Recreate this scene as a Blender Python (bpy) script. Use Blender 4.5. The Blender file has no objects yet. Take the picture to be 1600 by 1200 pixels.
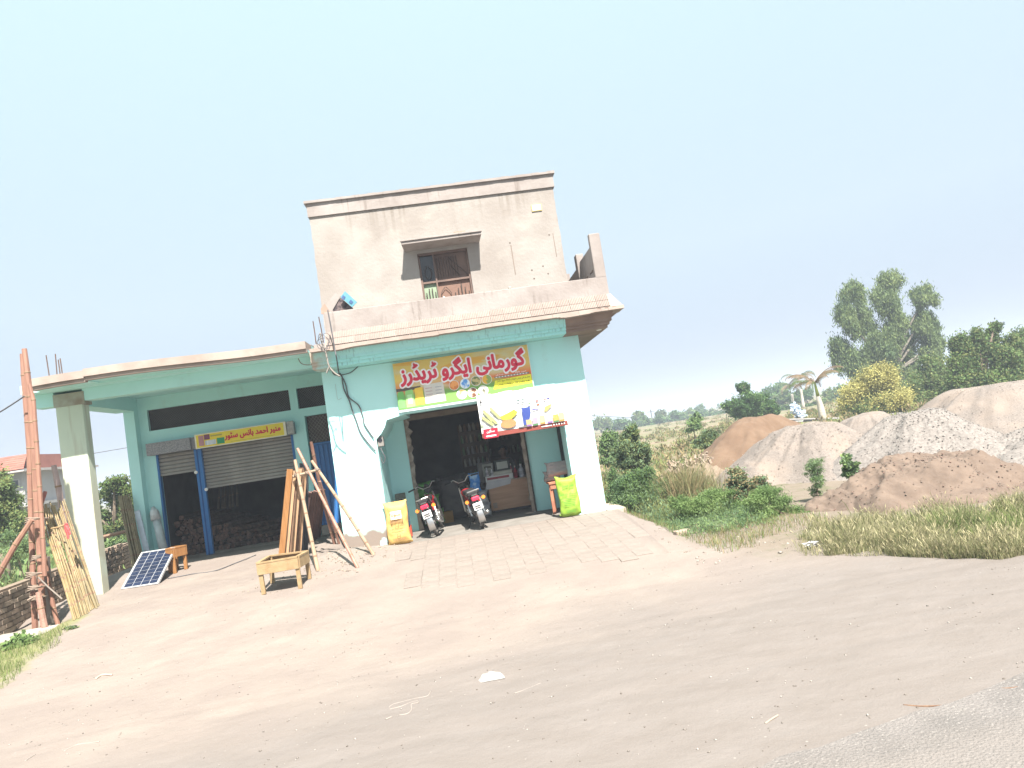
import bpy, bmesh, math, random
import numpy as np
from mathutils import Vector, Matrix
random.seed(7)
RNG = np.random.default_rng(11)
S = bpy.context.scene
COL = S.collection
# ------------------------------------------------------------------ camera
FPX, ROLL, PITCH, YAW, EYE = 1118.6, .15547, .07406, .09133, 1.68
def _basis():
    F = Vector((math.sin(YAW)*math.cos(PITCH), math.cos(YAW)*math.cos(PITCH), math.sin(PITCH)))
    R0 = Vector((math.cos(YAW), -math.sin(YAW), 0)); U0 = R0.cross(F)
    c, s = math.cos(ROLL), math.sin(ROLL)
    return F, R0*c - U0*s, R0*s + U0*c
cF, cR, cU = _basis()
cam = bpy.data.cameras.new('camera'); camo = bpy.data.objects.new('camera', cam); COL.objects.link(camo)
M = Matrix((cR, cU, -cF)).transposed().to_4x4(); M.translation = (0, 0, EYE)
camo.matrix_world = M
cam.sensor_width = 36; cam.lens = FPX/1600*36; cam.clip_start = .05; cam.clip_end = 6000
S.camera = camo
# ------------------------------------------------------------------ world, sun, exposure
SUN_EL, SUN_AZ = math.radians(55), math.radians(13)      # azimuth: to the right of straight behind the viewer
W = bpy.data.worlds.new('World'); S.world = W; W.use_nodes = True
nt = W.node_tree; bg = nt.nodes['Background']
sky = nt.nodes.new('ShaderNodeTexSky'); sky.sky_type = 'NISHITA'; sky.sun_disc = False
sky.sun_elevation = SUN_EL; sky.sun_rotation = math.pi - SUN_AZ
sky.air_density = 1.2; sky.dust_density = 4.0; sky.ozone_density = 2.0
mx = nt.nodes.new('ShaderNodeMix'); mx.data_type = 'RGBA'; mx.inputs[0].default_value = .86
tc = nt.nodes.new('ShaderNodeTexCoord'); sp = nt.nodes.new('ShaderNodeSeparateXYZ'); nt.links.new(tc.outputs['Generated'], sp.inputs[0])
cr = nt.nodes.new('ShaderNodeValToRGB'); nt.links.new(sp.outputs['Z'], cr.inputs[0])
cr.color_ramp.elements[0].position = 0; cr.color_ramp.elements[0].color = (.24, .275, .42, 1)
cr.color_ramp.elements[1].position = .55; cr.color_ramp.elements[1].color = (.54, .70, .69, 1)
e_ = cr.color_ramp.elements.new(.22); e_.color = (.465, .545, .60, 1)
e2_ = cr.color_ramp.elements.new(1.0); e2_.color = (.72, .90, .92, 1)
sc_ = nt.nodes.new('ShaderNodeVectorMath'); sc_.operation = 'SCALE'; sc_.inputs['Scale'].default_value = 4.1
nt.links.new(cr.outputs[0], sc_.inputs[0])
nt.links.new(sky.outputs[0], mx.inputs[6]); nt.links.new(sc_.outputs[0], mx.inputs[7]); nt.links.new(mx.outputs[2], bg.inputs[0])
bg.inputs[1].default_value = .1
sl = bpy.data.lights.new('sun', 'SUN'); sl.energy = 4.7; sl.angle = math.radians(.9); sl.color = (1, .93, .83)
so = bpy.data.objects.new('sun', sl); COL.objects.link(so)
SD = Vector((math.sin(SUN_AZ)*math.cos(SUN_EL), -math.cos(SUN_AZ)*math.cos(SUN_EL), math.sin(SUN_EL)))
so.rotation_euler = SD.to_track_quat('Z', 'Y').to_euler(); so.location = SD*40
S.view_settings.view_transform = 'Standard'; S.view_settings.look = 'None'
S.view_settings.exposure = 1.8; S.view_settings.gamma = 1
S.view_settings.use_curve_mapping = False
S.cycles.volume_bounces = 0; S.cycles.max_bounces = 6; S.cycles.volume_max_steps = 64
S.cycles.use_denoising = True
# ------------------------------------------------------------------ picture point -> world point at a chosen depth
def ray(px, py):
    x, y = (px-800)/FPX, (600-py)/FPX
    return cF + cR*x + cU*y
def P(px, py, Y):
    d = ray(px, py); return Vector((0, 0, EYE)) + d*(Y/d.y)
# ------------------------------------------------------------------ numpy value noise
_T = RNG.random((256, 256))
def vnoise(x, y, s):
    x = np.asarray(x)/s+71.3; y = np.asarray(y)/s+37.7
    xi = np.floor(x).astype(int); yi = np.floor(y).astype(int); fx = x-xi; fy = y-yi
    fx = fx*fx*(3-2*fx); fy = fy*fy*(3-2*fy)
    a = _T[xi % 256, yi % 256]; b = _T[(xi+1) % 256, yi % 256]; c = _T[xi % 256, (yi+1) % 256]; d = _T[(xi+1) % 256, (yi+1) % 256]
    return (a*(1-fx)+b*fx)*(1-fy)+(c*(1-fx)+d*fx)*fy - .5
def sstep(a, b, x):
    t = np.clip((np.asarray(x, float)-a)/(b-a), 0, 1); return t*t*(3-2*t)
def gz(x, y, fine=True):
    x = np.asarray(x, float); y = np.asarray(y, float)
    shop = -.30 + .33*sstep(7.2, 13.4, y)
    left = shop + .17*sstep(13.0, 15.6, y)
    z = np.where(x < -2.6, left, shop + (left-shop)*sstep(-1.2, -2.6, x))
    z = z + .16*np.exp(-((x+2.3)**2/.9+(y-13.1)**2/.5))              # earth heaped against the pillar foot
    rt = sstep(2.72, 3.5, x)*sstep(8.3, 10.0, y)
    z = z*(1-rt) + rt*(-.22 + .06*vnoise(x, y, 2.1))
    lf = sstep(-6.0, -7.0, x)*sstep(13.2, 12.2, y)
    z = z*(1-lf) + lf*(-.20)
    lf2 = sstep(-7.2, -8.0, x); z = z*(1-lf2) + lf2*(-.22)
    far = sstep(18, 30, y); z = z*(1-far) + far*(-.25+.25*vnoise(x, y, 9.))
    vf = sstep(150, 400, np.abs(x)+y); z = z*(1-vf)+vf*(-.3)
    if fine:
        for ry_, w_ in ((5.35, .10), (6.75, .11), (7.05, .09), (8.3, .12)): z = z - .008*np.exp(-((y-ry_-.12*np.sin(x*.35+ry_)-.04*x)/w_)**2)*(np.abs(x) < 30)
        near = sstep(3.9, 5.5, y)*sstep(17, 14, y)*sstep(12, 9, np.abs(x))
        paved = sstep(-1.9, -1.2, x)*sstep(3.0, 2.7, x)*sstep(9.0, 9.6, y)
        lump = .016*vnoise(x, y, .55)+.015*vnoise(x+9, y, .21)+.014*vnoise(x, y+5, .09)
        z = z + near*(1-.75*paved)*lump*np.where(y < 8.5, .55, 1)
    return z
def gh(x, y): return float(gz(x, y))
def G(px, py, dz=0):
    d = ray(px, py); o = Vector((0, 0, EYE)); t = 2.0
    for i in range(4000):
        p = o+d*t
        if p.z <= gh(p.x, p.y)+dz: return p
        t += .02 if t < 25 else .2
    return p
# ------------------------------------------------------------------ materials
def mat(name, c1, c2=None, rough=.85, scale=6, bump=.0, bscale=40, metal=0, detail=4, mixpos=(.35, .65), spec=.3, emit=None, alpha=None, stretch=None, thr=None):
    m = bpy.data.materials.new(name); m.use_nodes = True; n = m.node_tree.nodes; l = m.node_tree.links
    b = n['Principled BSDF']; b.inputs['Roughness'].default_value = rough; b.inputs['Metallic'].default_value = metal
    b.inputs['Specular IOR Level'].default_value = spec
    c2 = c2 or tuple(v*.82 for v in c1)
    t = n.new('ShaderNodeTexCoord'); src = t.outputs['Object']
    if stretch:
        mp = n.new('ShaderNodeMapping'); mp.inputs['Scale'].default_value = stretch; l.new(src, mp.inputs[0]); src = mp.outputs[0]
    z = n.new('ShaderNodeTexNoise'); z.inputs['Scale'].default_value = scale; z.inputs['Detail'].default_value = detail; l.new(src, z.inputs['Vector'])
    r = n.new('ShaderNodeValToRGB'); r.color_ramp.elements[0].position = mixpos[0]; r.color_ramp.elements[1].position = mixpos[1]
    r.color_ramp.elements[0].color = (*c2, 1); r.color_ramp.elements[1].color = (*c1, 1)
    l.new(z.outputs['Fac'], r.inputs[0]); l.new(r.outputs[0], b.inputs['Base Color'])
    m['ramp'] = 1
    if bump:
        z2 = n.new('ShaderNodeTexNoise'); z2.inputs['Scale'].default_value = bscale; z2.inputs['Detail'].default_value = 5; l.new(src, z2.inputs['Vector'])
        bp = n.new('ShaderNodeBump'); bp.inputs['Strength'].default_value = bump; bp.inputs['Distance'].default_value = .02
        l.new(z2.outputs['Fac'], bp.inputs['Height']); l.new(bp.outputs[0], b.inputs['Normal'])
    if emit: b.inputs['Emission Color'].default_value = (*emit, 1)
    return m
def overlay(m, color, fac_fn, name=None):
    """mix a second colour (stain, bare patch, painted sun tone) over the base colour by a node-built mask"""
    n = m.node_tree.nodes; l = m.node_tree.links; b = n['Principled BSDF']
    src = b.inputs['Base Color'].links[0].from_socket
    mxn = n.new('ShaderNodeMix'); mxn.data_type = 'RGBA'; l.new(src, mxn.inputs[6]); mxn.inputs[7].default_value = (*color, 1)
    l.new(fac_fn(n, l), mxn.inputs[0]); l.new(mxn.outputs[2], b.inputs['Base Color'])
def node_noise(n, l, scale, stretch=None, detail=4, lo=.45, hi=.6):
    t = n.new('ShaderNodeTexCoord'); src = t.outputs['Object']
    if stretch:
        mp = n.new('ShaderNodeMapping'); mp.inputs['Scale'].default_value = stretch; l.new(src, mp.inputs[0]); src = mp.outputs[0]
    z = n.new('ShaderNodeTexNoise'); z.inputs['Scale'].default_value = scale; z.inputs['Detail'].default_value = detail; l.new(src, z.inputs['Vector'])
    r = n.new('ShaderNodeMapRange'); r.inputs[1].default_value = lo; r.inputs[2].default_value = hi; l.new(z.outputs['Fac'], r.inputs[0]); return r.outputs[0]
def node_axis(n, l, axis, lo, hi, wob=0, wscale=3):
    t = n.new('ShaderNodeTexCoord'); s = n.new('ShaderNodeSeparateXYZ'); l.new(t.outputs['Object'], s.inputs[0]); v = s.outputs[axis]
    if wob:
        z = n.new('ShaderNodeTexNoise'); z.inputs['Scale'].default_value = wscale; z.inputs['Detail'].default_value = 5; l.new(t.outputs['Object'], z.inputs['Vector'])
        ma = n.new('ShaderNodeMath'); ma.operation = 'MULTIPLY_ADD'; l.new(z.outputs['Fac'], ma.inputs[0]); ma.inputs[1].default_value = wob; l.new(v, ma.inputs[2]); v = ma.outputs[0]
    r = n.new('ShaderNodeMapRange'); r.inputs[1].default_value = lo; r.inputs[2].default_value = hi; l.new(v, r.inputs[0]); return r.outputs[0]
def node_mul(n, l, a, b, k=1.0):
    m_ = n.new('ShaderNodeMath'); m_.operation = 'MULTIPLY'; l.new(a, m_.inputs[0]); l.new(b, m_.inputs[1]); m_.use_clamp = True
    if k != 1:
        m2 = n.new('ShaderNodeMath'); m2.operation = 'MULTIPLY'; l.new(m_.outputs[0], m2.inputs[0]); m2.inputs[1].default_value = k; return m2.outputs[0]
    return m_.outputs[0]

TEAL = mat('teal_paint', (.45, .76, .76), (.42, .73, .73), rough=.7, scale=1.5, bump=.12, bscale=30)
TEALP = TEAL.copy(); TEALP.name = 'teal_paint_worn_foot'
overlay(TEALP, (.20, .165, .142), lambda n, l: node_mul(n, l, node_axis(n, l, 'Z', .72, .60, .55, 3.0), node_noise(n, l, 3.5, None, 5, .30, .36)))
overlay(TEAL, (.30, .36, .33), lambda n, l: node_mul(n, l, node_noise(n, l, 2.2, (1, 1, .25), 6, .56, .72), node_noise(n, l, 11, None, 4, .35, .75), .35))
CORN = mat('teal_cornice_paint', (.36, .72, .72), (.33, .67, .68), rough=.7, scale=2, bump=.1)
overlay(CORN, (.16, .27, .27), lambda n, l: node_mul(n, l, node_noise(n, l, 26, (1, 1, .06), 2, .55, .66), node_noise(n, l, 1.6, None, 3, .42, .62), .45))
overlay(CORN, (.42, .33, .27), lambda n, l: node_mul(n, l, node_axis(n, l, 'X', -1.8, -2.15, .2, 4), node_noise(n, l, 3, None, 4, .3, .5), .9))
COLM = mat('column_whitewash', (.52, .60, .50), (.44, .52, .44), rough=.85, scale=2.2, bump=.2, stretch=(1, 1, .3))
overlay(COLM, (.29, .24, .17), lambda n, l: node_mul(n, l, node_noise(n, l, 7, (1, 1, .09), 5, .48, .68), node_axis(n, l, 'Z', 1.2, 3.4), .9))
overlay(COLM, (.40, .375, .29), lambda n, l: node_mul(n, l, node_axis(n, l, 'Z', 3.0, 1.7, .5, 3), node_noise(n, l, 2, None, 3, .2, .45), .75))  # sunlit cream tone below the canopy's shadow line, painted into the column
TAN = mat('bare_plaster', (0.297, 0.278, 0.264), (0.241, 0.218, 0.203), rough=.92, scale=1.3, bump=.3, bscale=18, detail=8)
overlay(TAN, (.20, .172, .152), lambda n, l: node_mul(n, l, node_noise(n, l, 2.6, None, 8, .55, .72), node_noise(n, l, .8, None, 3, .45, .65), .7))
overlay(TAN, (.33, .31, .285), lambda n, l: node_noise(n, l, 1.1, (1, 1, 1.6), 5, .55, .75))
PAR = mat('parapet_plaster', (0.301, 0.275, 0.266), (0.236, 0.208, 0.198), rough=.92, scale=1.8, bump=.3, bscale=18, detail=8)
overlay(PAR, (.17, .145, .133), lambda n, l: node_mul(n, l, node_noise(n, l, 2.0, None, 8, .52, .70), node_noise(n, l, .9, None, 3, .45, .6), .7))
overlay(TAN, (.17, .145, .125), lambda n, l: node_mul(n, l, node_mul(n, l, node_noise(n, l, 9, (1, 1, .05), 3, .50, .66), node_axis(n, l, 'Z', 5.9, 6.7)), node_noise(n, l, 1.1, None, 3, .4, .6), .8))
overlay(PAR, (.15, .125, .112), lambda n, l: node_mul(n, l, node_noise(n, l, 14, (1, 1, .08), 4, .56, .70), node_noise(n, l, 1.7, None, 3, .45, .6), .7))
BROWN = mat('unpainted_cement', (0.264, 0.198, 0.162), (0.204, 0.150, 0.126), rough=.9, scale=3, bump=.2)
TILE = [mat('terracotta_rib_%s' % k, c, tuple(v*.85 for v in c), scale=9, bump=.1) for k, c in enumerate(((.275, .228, .207), (.26, .214, .194), (.285, .238, .217)))]
for k_, m_ in zip('abc', TILE): m_.name = 'terracotta_rib_' + k_
CANP = mat('canopy_edge_cement', (0.338, 0.280, 0.251), (0.267, 0.215, 0.191), scale=3, bump=.25, bscale=14)
SAND = None
DARKW = mat('dark_interior_plaster', (.13, .125, .12), (.09, .085, .085), scale=2)  # even dark grey-brown for the inside walls
FLOORM = mat('dusty_cement_floor', (.26, .225, .195), (.20, .175, .155), scale=3, bump=.15)
STEELG = mat('weathered_shutter_steel', (.30, .29, .27), (.24, .235, .22), rough=.6, metal=.2, scale=3, stretch=(1, 1, .2))
overlay(STEELG, (.20, .13, .08), lambda n, l: node_mul(n, l, node_noise(n, l, 12, None, 5, .58, .75), node_noise(n, l, 2, None, 2, .45, .6), .5))
BLUE = mat('blue_gate_paint', (.035, .16, .42), (.03, .13, .34), rough=.5, scale=5, stretch=(1, 1, .2))
GRANITE = mat('speckled_granite', (.34, .34, .36), (.17, .17, .19), scale=60, mixpos=(.42, .58))
MESHM = mat('dark_wire_mesh', (.055, .05, .055), (.035, .03, .035), rough=.6)
BLACK = mat('black_rubber', (.025, .025, .027), rough=.7)
DARKM = mat('dark_grey_plastic', (.045, .045, .05), rough=.5)
CHROME = mat('dusty_chrome', (.55, .55, .55), (.42, .42, .42), rough=.28, metal=.9, scale=8)
RED = mat('red_enamel', (.34, .012, .02), rough=.3, spec=.5)
REDLENS = mat('red_lens', (.75, .03, .08), rough=.2, spec=.6)
ORANGEL = mat('orange_lens', (.85, .25, .03), rough=.25, spec=.6)
WHITEP = mat('white_print', (.74, .74, .72), (.66, .66, .65), rough=.6)
WIRE = mat('grey_cable', (.10, .10, .11), rough=.6)
PALECABLE = mat('pale_cable', (0.225, 0.207, 0.189), rough=.7)
RUST = mat('rusty_rebar', (.13, .075, .05), (.08, .05, .04), scale=20)
BAMR = mat('reddish_bamboo', (0.298, 0.163, 0.121), (0.216, 0.113, 0.085), rough=.55, scale=4, stretch=(3, 3, .6), spec=.35)
BAMP = mat('pale_bamboo', (0.292, 0.218, 0.150), (0.231, 0.163, 0.112), rough=.55, scale=5, spec=.35)
BAMY = mat('straw_yellow_cane', (0.285, 0.223, 0.118), (0.211, 0.155, 0.074), rough=.55, scale=6, spec=.35)
BAMD = mat('aged_olive_cane', (0.240, 0.199, 0.120), (0.165, 0.135, 0.079), rough=.6, scale=6)
NODEM = mat('bamboo_joint', (0.223, 0.143, 0.093), rough=.7)
ROPE = mat('grimy_rope', (.28, .22, .18), rough=.9, scale=30)
WOODO = mat('orange_sawn_wood', (0.273, 0.136, 0.050), (0.223, 0.102, 0.034), rough=.7, scale=5, stretch=(4, 4, .5))
WOODP = mat('pale_sawn_wood', (0.310, 0.223, 0.124), (0.248, 0.167, 0.087), rough=.75, scale=5, stretch=(2, 2, 2), bump=.1)
WOODB = mat('brown_plank_wood', (0.184, 0.112, 0.071), (0.122, 0.071, 0.048), rough=.8, scale=8, stretch=(5, 5, .3))
BARK = mat('log_bark', (.10, .06, .045), (.05, .03, .025), rough=.9, scale=12, bump=.4)
LOGEND = mat('log_cut_end', (.15, .08, .058), (.055, .032, .026), rough=.85, scale=20)
BRICKM = [mat('mud_brick_' + k, c, tuple(v*.75 for v in c), scale=14, bump=.4, bscale=40, rough=.95) for k, c in zip('abc', ((.31, .245, .195), (.27, .21, .165), (.34, .275, .22)))]
MORTAR = mat('mud_mortar', (0.216, 0.167, 0.127), rough=.95, scale=12, bump=.4)
GLASSD = mat('dark_glass', (.02, .02, .025), rough=.1, spec=.6)
# ------------------------------------------------------------------ mesh helpers
class MB:
    def __init__(s): s.v = []; s.f = []; s.m = []
    def add(s, vs, fs, mi=0):
        o = len(s.v); s.v += [tuple(v) for v in vs]; s.f += [tuple(i+o for i in f) for f in fs]; s.m += [mi]*len(fs); return s
    def box(s, x0, x1, y0, y1, z0, z1, mi=0):
        return s.add([(x, y, z) for z in (z0, z1) for y in (y0, y1) for x in (x0, x1)],
                     [(0, 2, 3, 1), (4, 5, 7, 6), (0, 1, 5, 4), (2, 6, 7, 3), (0, 4, 6, 2), (1, 3, 7, 5)], mi)
    def beam(s, a, b, w, t, up=(0, 0, 1), mi=0):
        """board from a to b, width w, thickness t; width runs along (b-a) x up"""
        a, b = Vector(a), Vector(b); d = (b-a).normalized(); sx = d.cross(Vector(up))
        if sx.length < 1e-4: sx = d.cross(Vector((0, 1, 0)))
        sx.normalize(); sy = d.cross(sx).normalized(); sx = sx*w/2; sy = sy*t/2
        vs = [p+sx*i+sy*j for p in (a, b) for i, j in ((-1, -1), (1, -1), (1, 1), (-1, 1))]
        return s.add(vs, [(3, 2, 1, 0), (4, 5, 6, 7), (0, 1, 5, 4), (1, 2, 6, 5), (2, 3, 7, 6), (3, 0, 4, 7)], mi)
    def tube(s, pts, r, n=8, mi=0, cap=True):
        pts = [Vector(p) for p in pts]; k = len(pts); rr = r if isinstance(r, (list, tuple)) else [r]*k
        vs = []; ref = None
        for i, p in enumerate(pts):
            d = (pts[min(i+1, k-1)]-pts[max(i-1, 0)]).normalized()
            if ref is None or abs(d.dot(ref)) > .97: ref = Vector((0, 0, 1)) if abs(d.z) < .9 else Vector((1, 0, 0))
            sx = d.cross(ref).normalized(); sy = d.cross(sx)
            ref = -sy if abs(d.dot(sy)) < .5 else ref
            vs += [p+(sx*math.cos(2*math.pi*j/n)+sy*math.sin(2*math.pi*j/n))*rr[i] for j in range(n)]
        fs = [(i*n+j, (i+1)*n+j, (i+1)*n+(j+1) % n, i*n+(j+1) % n) for i in range(k-1) for j in range(n)]
        if cap: fs += [tuple(range(n)), tuple(reversed(range((k-1)*n, k*n)))]
        return s.add(vs, fs, mi)
    def prism(s, poly, y0, y1, mi=0):
        """polygon in (x,z) extruded along y"""
        n = len(poly)
        return s.add([(x, y0, z) for x, z in poly]+[(x, y1, z) for x, z in poly],
                     [tuple(range(n)), tuple(reversed(range(n, 2*n)))]+[(i, i+n, (i+1) % n+n, (i+1) % n) for i in range(n)], mi)
    def disc(s, c, r, nrm, n=16, mi=0, th=.01):
        c = Vector(c); nrm = Vector(nrm).normalized(); return s.tube([c-nrm*th/2, c+nrm*th/2], r, n, mi)
    def ring(s, c, R, r, nrm, n=24, k=8, mi=0):
        c = Vector(c); q = Vector(nrm).to_track_quat('Z', 'Y').to_matrix(); vs = []
        for i in range(n):
            a = 2*math.pi*i/n
            for j in range(k):
                b = 2*math.pi*j/k; vs.append(c+q@Vector(((R+r*math.cos(b))*math.cos(a), (R+r*math.cos(b))*math.sin(a), r*math.sin(b))))
        return s.add(vs, [(i*k+j, ((i+1) % n)*k+j, ((i+1) % n)*k+(j+1) % k, i*k+(j+1) % k) for i in range(n) for j in range(k)], mi)
    def xf(s, Mx): s.v = [tuple(Mx@Vector(v)) for v in s.v]; return s
    def build(s, name, mats, parent=None, smooth=False, mesh=None):
        me = bpy.data.meshes.new(name); me.from_pydata(s.v, [], s.f)
        for m in (mats if isinstance(mats, (list, tuple)) else [mats]): me.materials.append(m)
        me.polygons.foreach_set('material_index', s.m)
        if smooth: me.polygons.foreach_set('use_smooth', [True]*len(s.f))
        me.update(); bm = bmesh.new(); bm.from_mesh(me); bmesh.ops.recalc_face_normals(bm, faces=bm.faces); bm.to_mesh(me); bm.free()
        return link(name, me, parent)
def link(name, data, parent=None):
    o = bpy.data.objects.new(name, data); COL.objects.link(o)
    if parent is not None:
        o.parent = parent; o.matrix_parent_inverse = Matrix.Translation(-Vector(parent.location)) if parent.type == 'EMPTY' and parent.parent is None else Matrix()
    return o
def bev(o, w=.01, seg=2):
    m = o.modifiers.new('bevel', 'BEVEL'); m.width = w; m.segments = seg; m.limit_method = 'ANGLE'; return o
def thing(name, label, cat, loc=(0, 0, 0), group=None):
    o = bpy.data.objects.new(name, None); COL.objects.link(o); o.location = loc; o.empty_display_size = .1
    return tag(o, label, cat, group)
def tag(o, label, cat=None, group=None, kind=None):
    if label: o['label'] = label
    if cat: o['category'] = cat
    if group: o['group'] = group
    if kind: o['kind'] = kind
    return o
def struct(o): o['kind'] = 'structure'; return o
def npmesh(name, verts, faces, mats, parent=None, midx=None, smooth=False):
    me = bpy.data.meshes.new(name); verts = np.asarray(verts, np.float32); faces = np.asarray(faces, np.int32)
    me.vertices.add(len(verts)); me.vertices.foreach_set('co', verts.ravel())
    k = faces.shape[1]; me.loops.add(faces.size); me.polygons.add(len(faces))
    me.loops.foreach_set('vertex_index', faces.ravel()); me.polygons.foreach_set('loop_start', np.arange(0, faces.size, k, dtype=np.int32))
    for m in (mats if isinstance(mats, (list, tuple)) else [mats]): me.materials.append(m)
    if midx is not None: me.polygons.foreach_set('material_index', np.asarray(midx, np.int32))
    if smooth: me.polygons.foreach_set('use_smooth', np.ones(len(faces), bool))
    me.update(calc_edges=True); me.validate()
    return link(name, me, parent)
def copy_tree(o, parent=None, dx=None):
    c = o.copy(); COL.objects.link(c); c.parent = parent
    if parent is not None: c.matrix_parent_inverse = o.matrix_parent_inverse.copy()
    for ch in list(o.children): copy_tree(ch, c)
    return c
# --- lettering
_L = [('ا',0xFE8D,2),('ب',0xFE8F,4),('ت',0xFE95,4),('ج',0xFE9D,4),('ح',0xFEA1,4),('خ',0xFEA5,4),('د',0xFEA9,2),('ر',0xFEAD,2),('ز',0xFEAF,2),('س',0xFEB1,4),('ش',0xFEB5,4),('ص',0xFEB9,4),('ع',0xFEC9,4),('غ',0xFECD,4),('ف',0xFED1,4),('ق',0xFED5,4),('ل',0xFEDD,4),('م',0xFEE1,4),('ن',0xFEE5,4),('و',0xFEED,2),('ی',0xFBFC,4),('گ',0xFB92,4),('ک',0xFB8E,4),('ٹ',0xFB66,4),('ڈ',0xFB88,2),('ہ',0xFBA6,4),('پ',0xFB56,4),('ے',0xFBAE,2)]
_LT = {c: (b, n) for c, b, n in _L}
def shape_urdu(s):
    out = []
    for i, c in enumerate(s):
        if c not in _LT: out.append(c); continue
        b, n = _LT[c]; prev = i > 0 and s[i-1] in _LT and _LT[s[i-1]][1] == 4; nxt = n == 4 and i+1 < len(s) and s[i+1] in _LT
        out.append(chr(b+(3 if prev and nxt else 1 if prev else 2 if nxt else 0)))
    return ''.join(reversed(out))
def text_thick(name, st, x0, x1, z0, z1, y, material, parent, spread=.01, n=8, **kw):
    """heavier lettering: the same flat text struck several times around a small circle, joined in one mesh"""
    vs, fs = [], []
    for k in range(n+1):
        dx, dz = (0, 0) if k == n else (spread*math.cos(2*math.pi*k/n), spread*math.sin(2*math.pi*k/n))
        o = text_mesh(name, st, x0+dx, x1+dx, z0+dz, z1+dz, y-k*.0002, material, None, lift=.00002, **kw); b0 = len(vs)
        vs += [tuple(v.co) for v in o.data.vertices]; fs += [tuple(i+b0 for i in p.vertices) for p in o.data.polygons]; bpy.data.objects.remove(o)
    me = bpy.data.meshes.new(name); me.from_pydata(vs, [], fs); me.materials.append(material); return link(name, me, parent)
def text_mesh(name, s, x0, x1, z0, z1, y, material, parent, bold=.0, urdu=True, lift=.0004, slant=0):
    """flat print facing -Y filling the rectangle x0..x1, z0..z1"""
    cu = bpy.data.curves.new(name, 'FONT'); cu.body = shape_urdu(s) if urdu else s; cu.offset = bold; cu.resolution_u = 3
    to = bpy.data.objects.new(name, cu); COL.objects.link(to); bpy.context.view_layer.update()
    me = bpy.data.meshes.new_from_object(to.evaluated_get(bpy.context.evaluated_depsgraph_get())); bpy.data.objects.remove(to)
    co = np.empty(len(me.vertices)*3); me.vertices.foreach_get('co', co); co = co.reshape(-1, 3)
    if len(co) == 0: return None
    # separate overlapping glyphs by a hair so no two faces share a plane
    par = list(range(len(co)))
    def fd(a):
        while par[a] != a: par[a] = par[par[a]]; a = par[a]
        return a
    for e in me.edges: par[fd(e.vertices[0])] = fd(e.vertices[1])
    roots = {}; lay = np.array([roots.setdefault(fd(i), len(roots)) for i in range(len(co))])
    mn, mx_ = co.min(0), co.max(0)
    X = x0+(co[:, 0]-mn[0])/(mx_[0]-mn[0])*(x1-x0); Z = z0+(co[:, 1]-mn[1])/(mx_[1]-mn[1])*(z1-z0)
    X = X + slant*(Z-z0)
    out = np.stack([X, y-(lay % 7)*lift, Z], 1); me.vertices.foreach_set('co', out.ravel()); me.materials.append(material); me.update()
    return link(name, me, parent)
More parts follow.
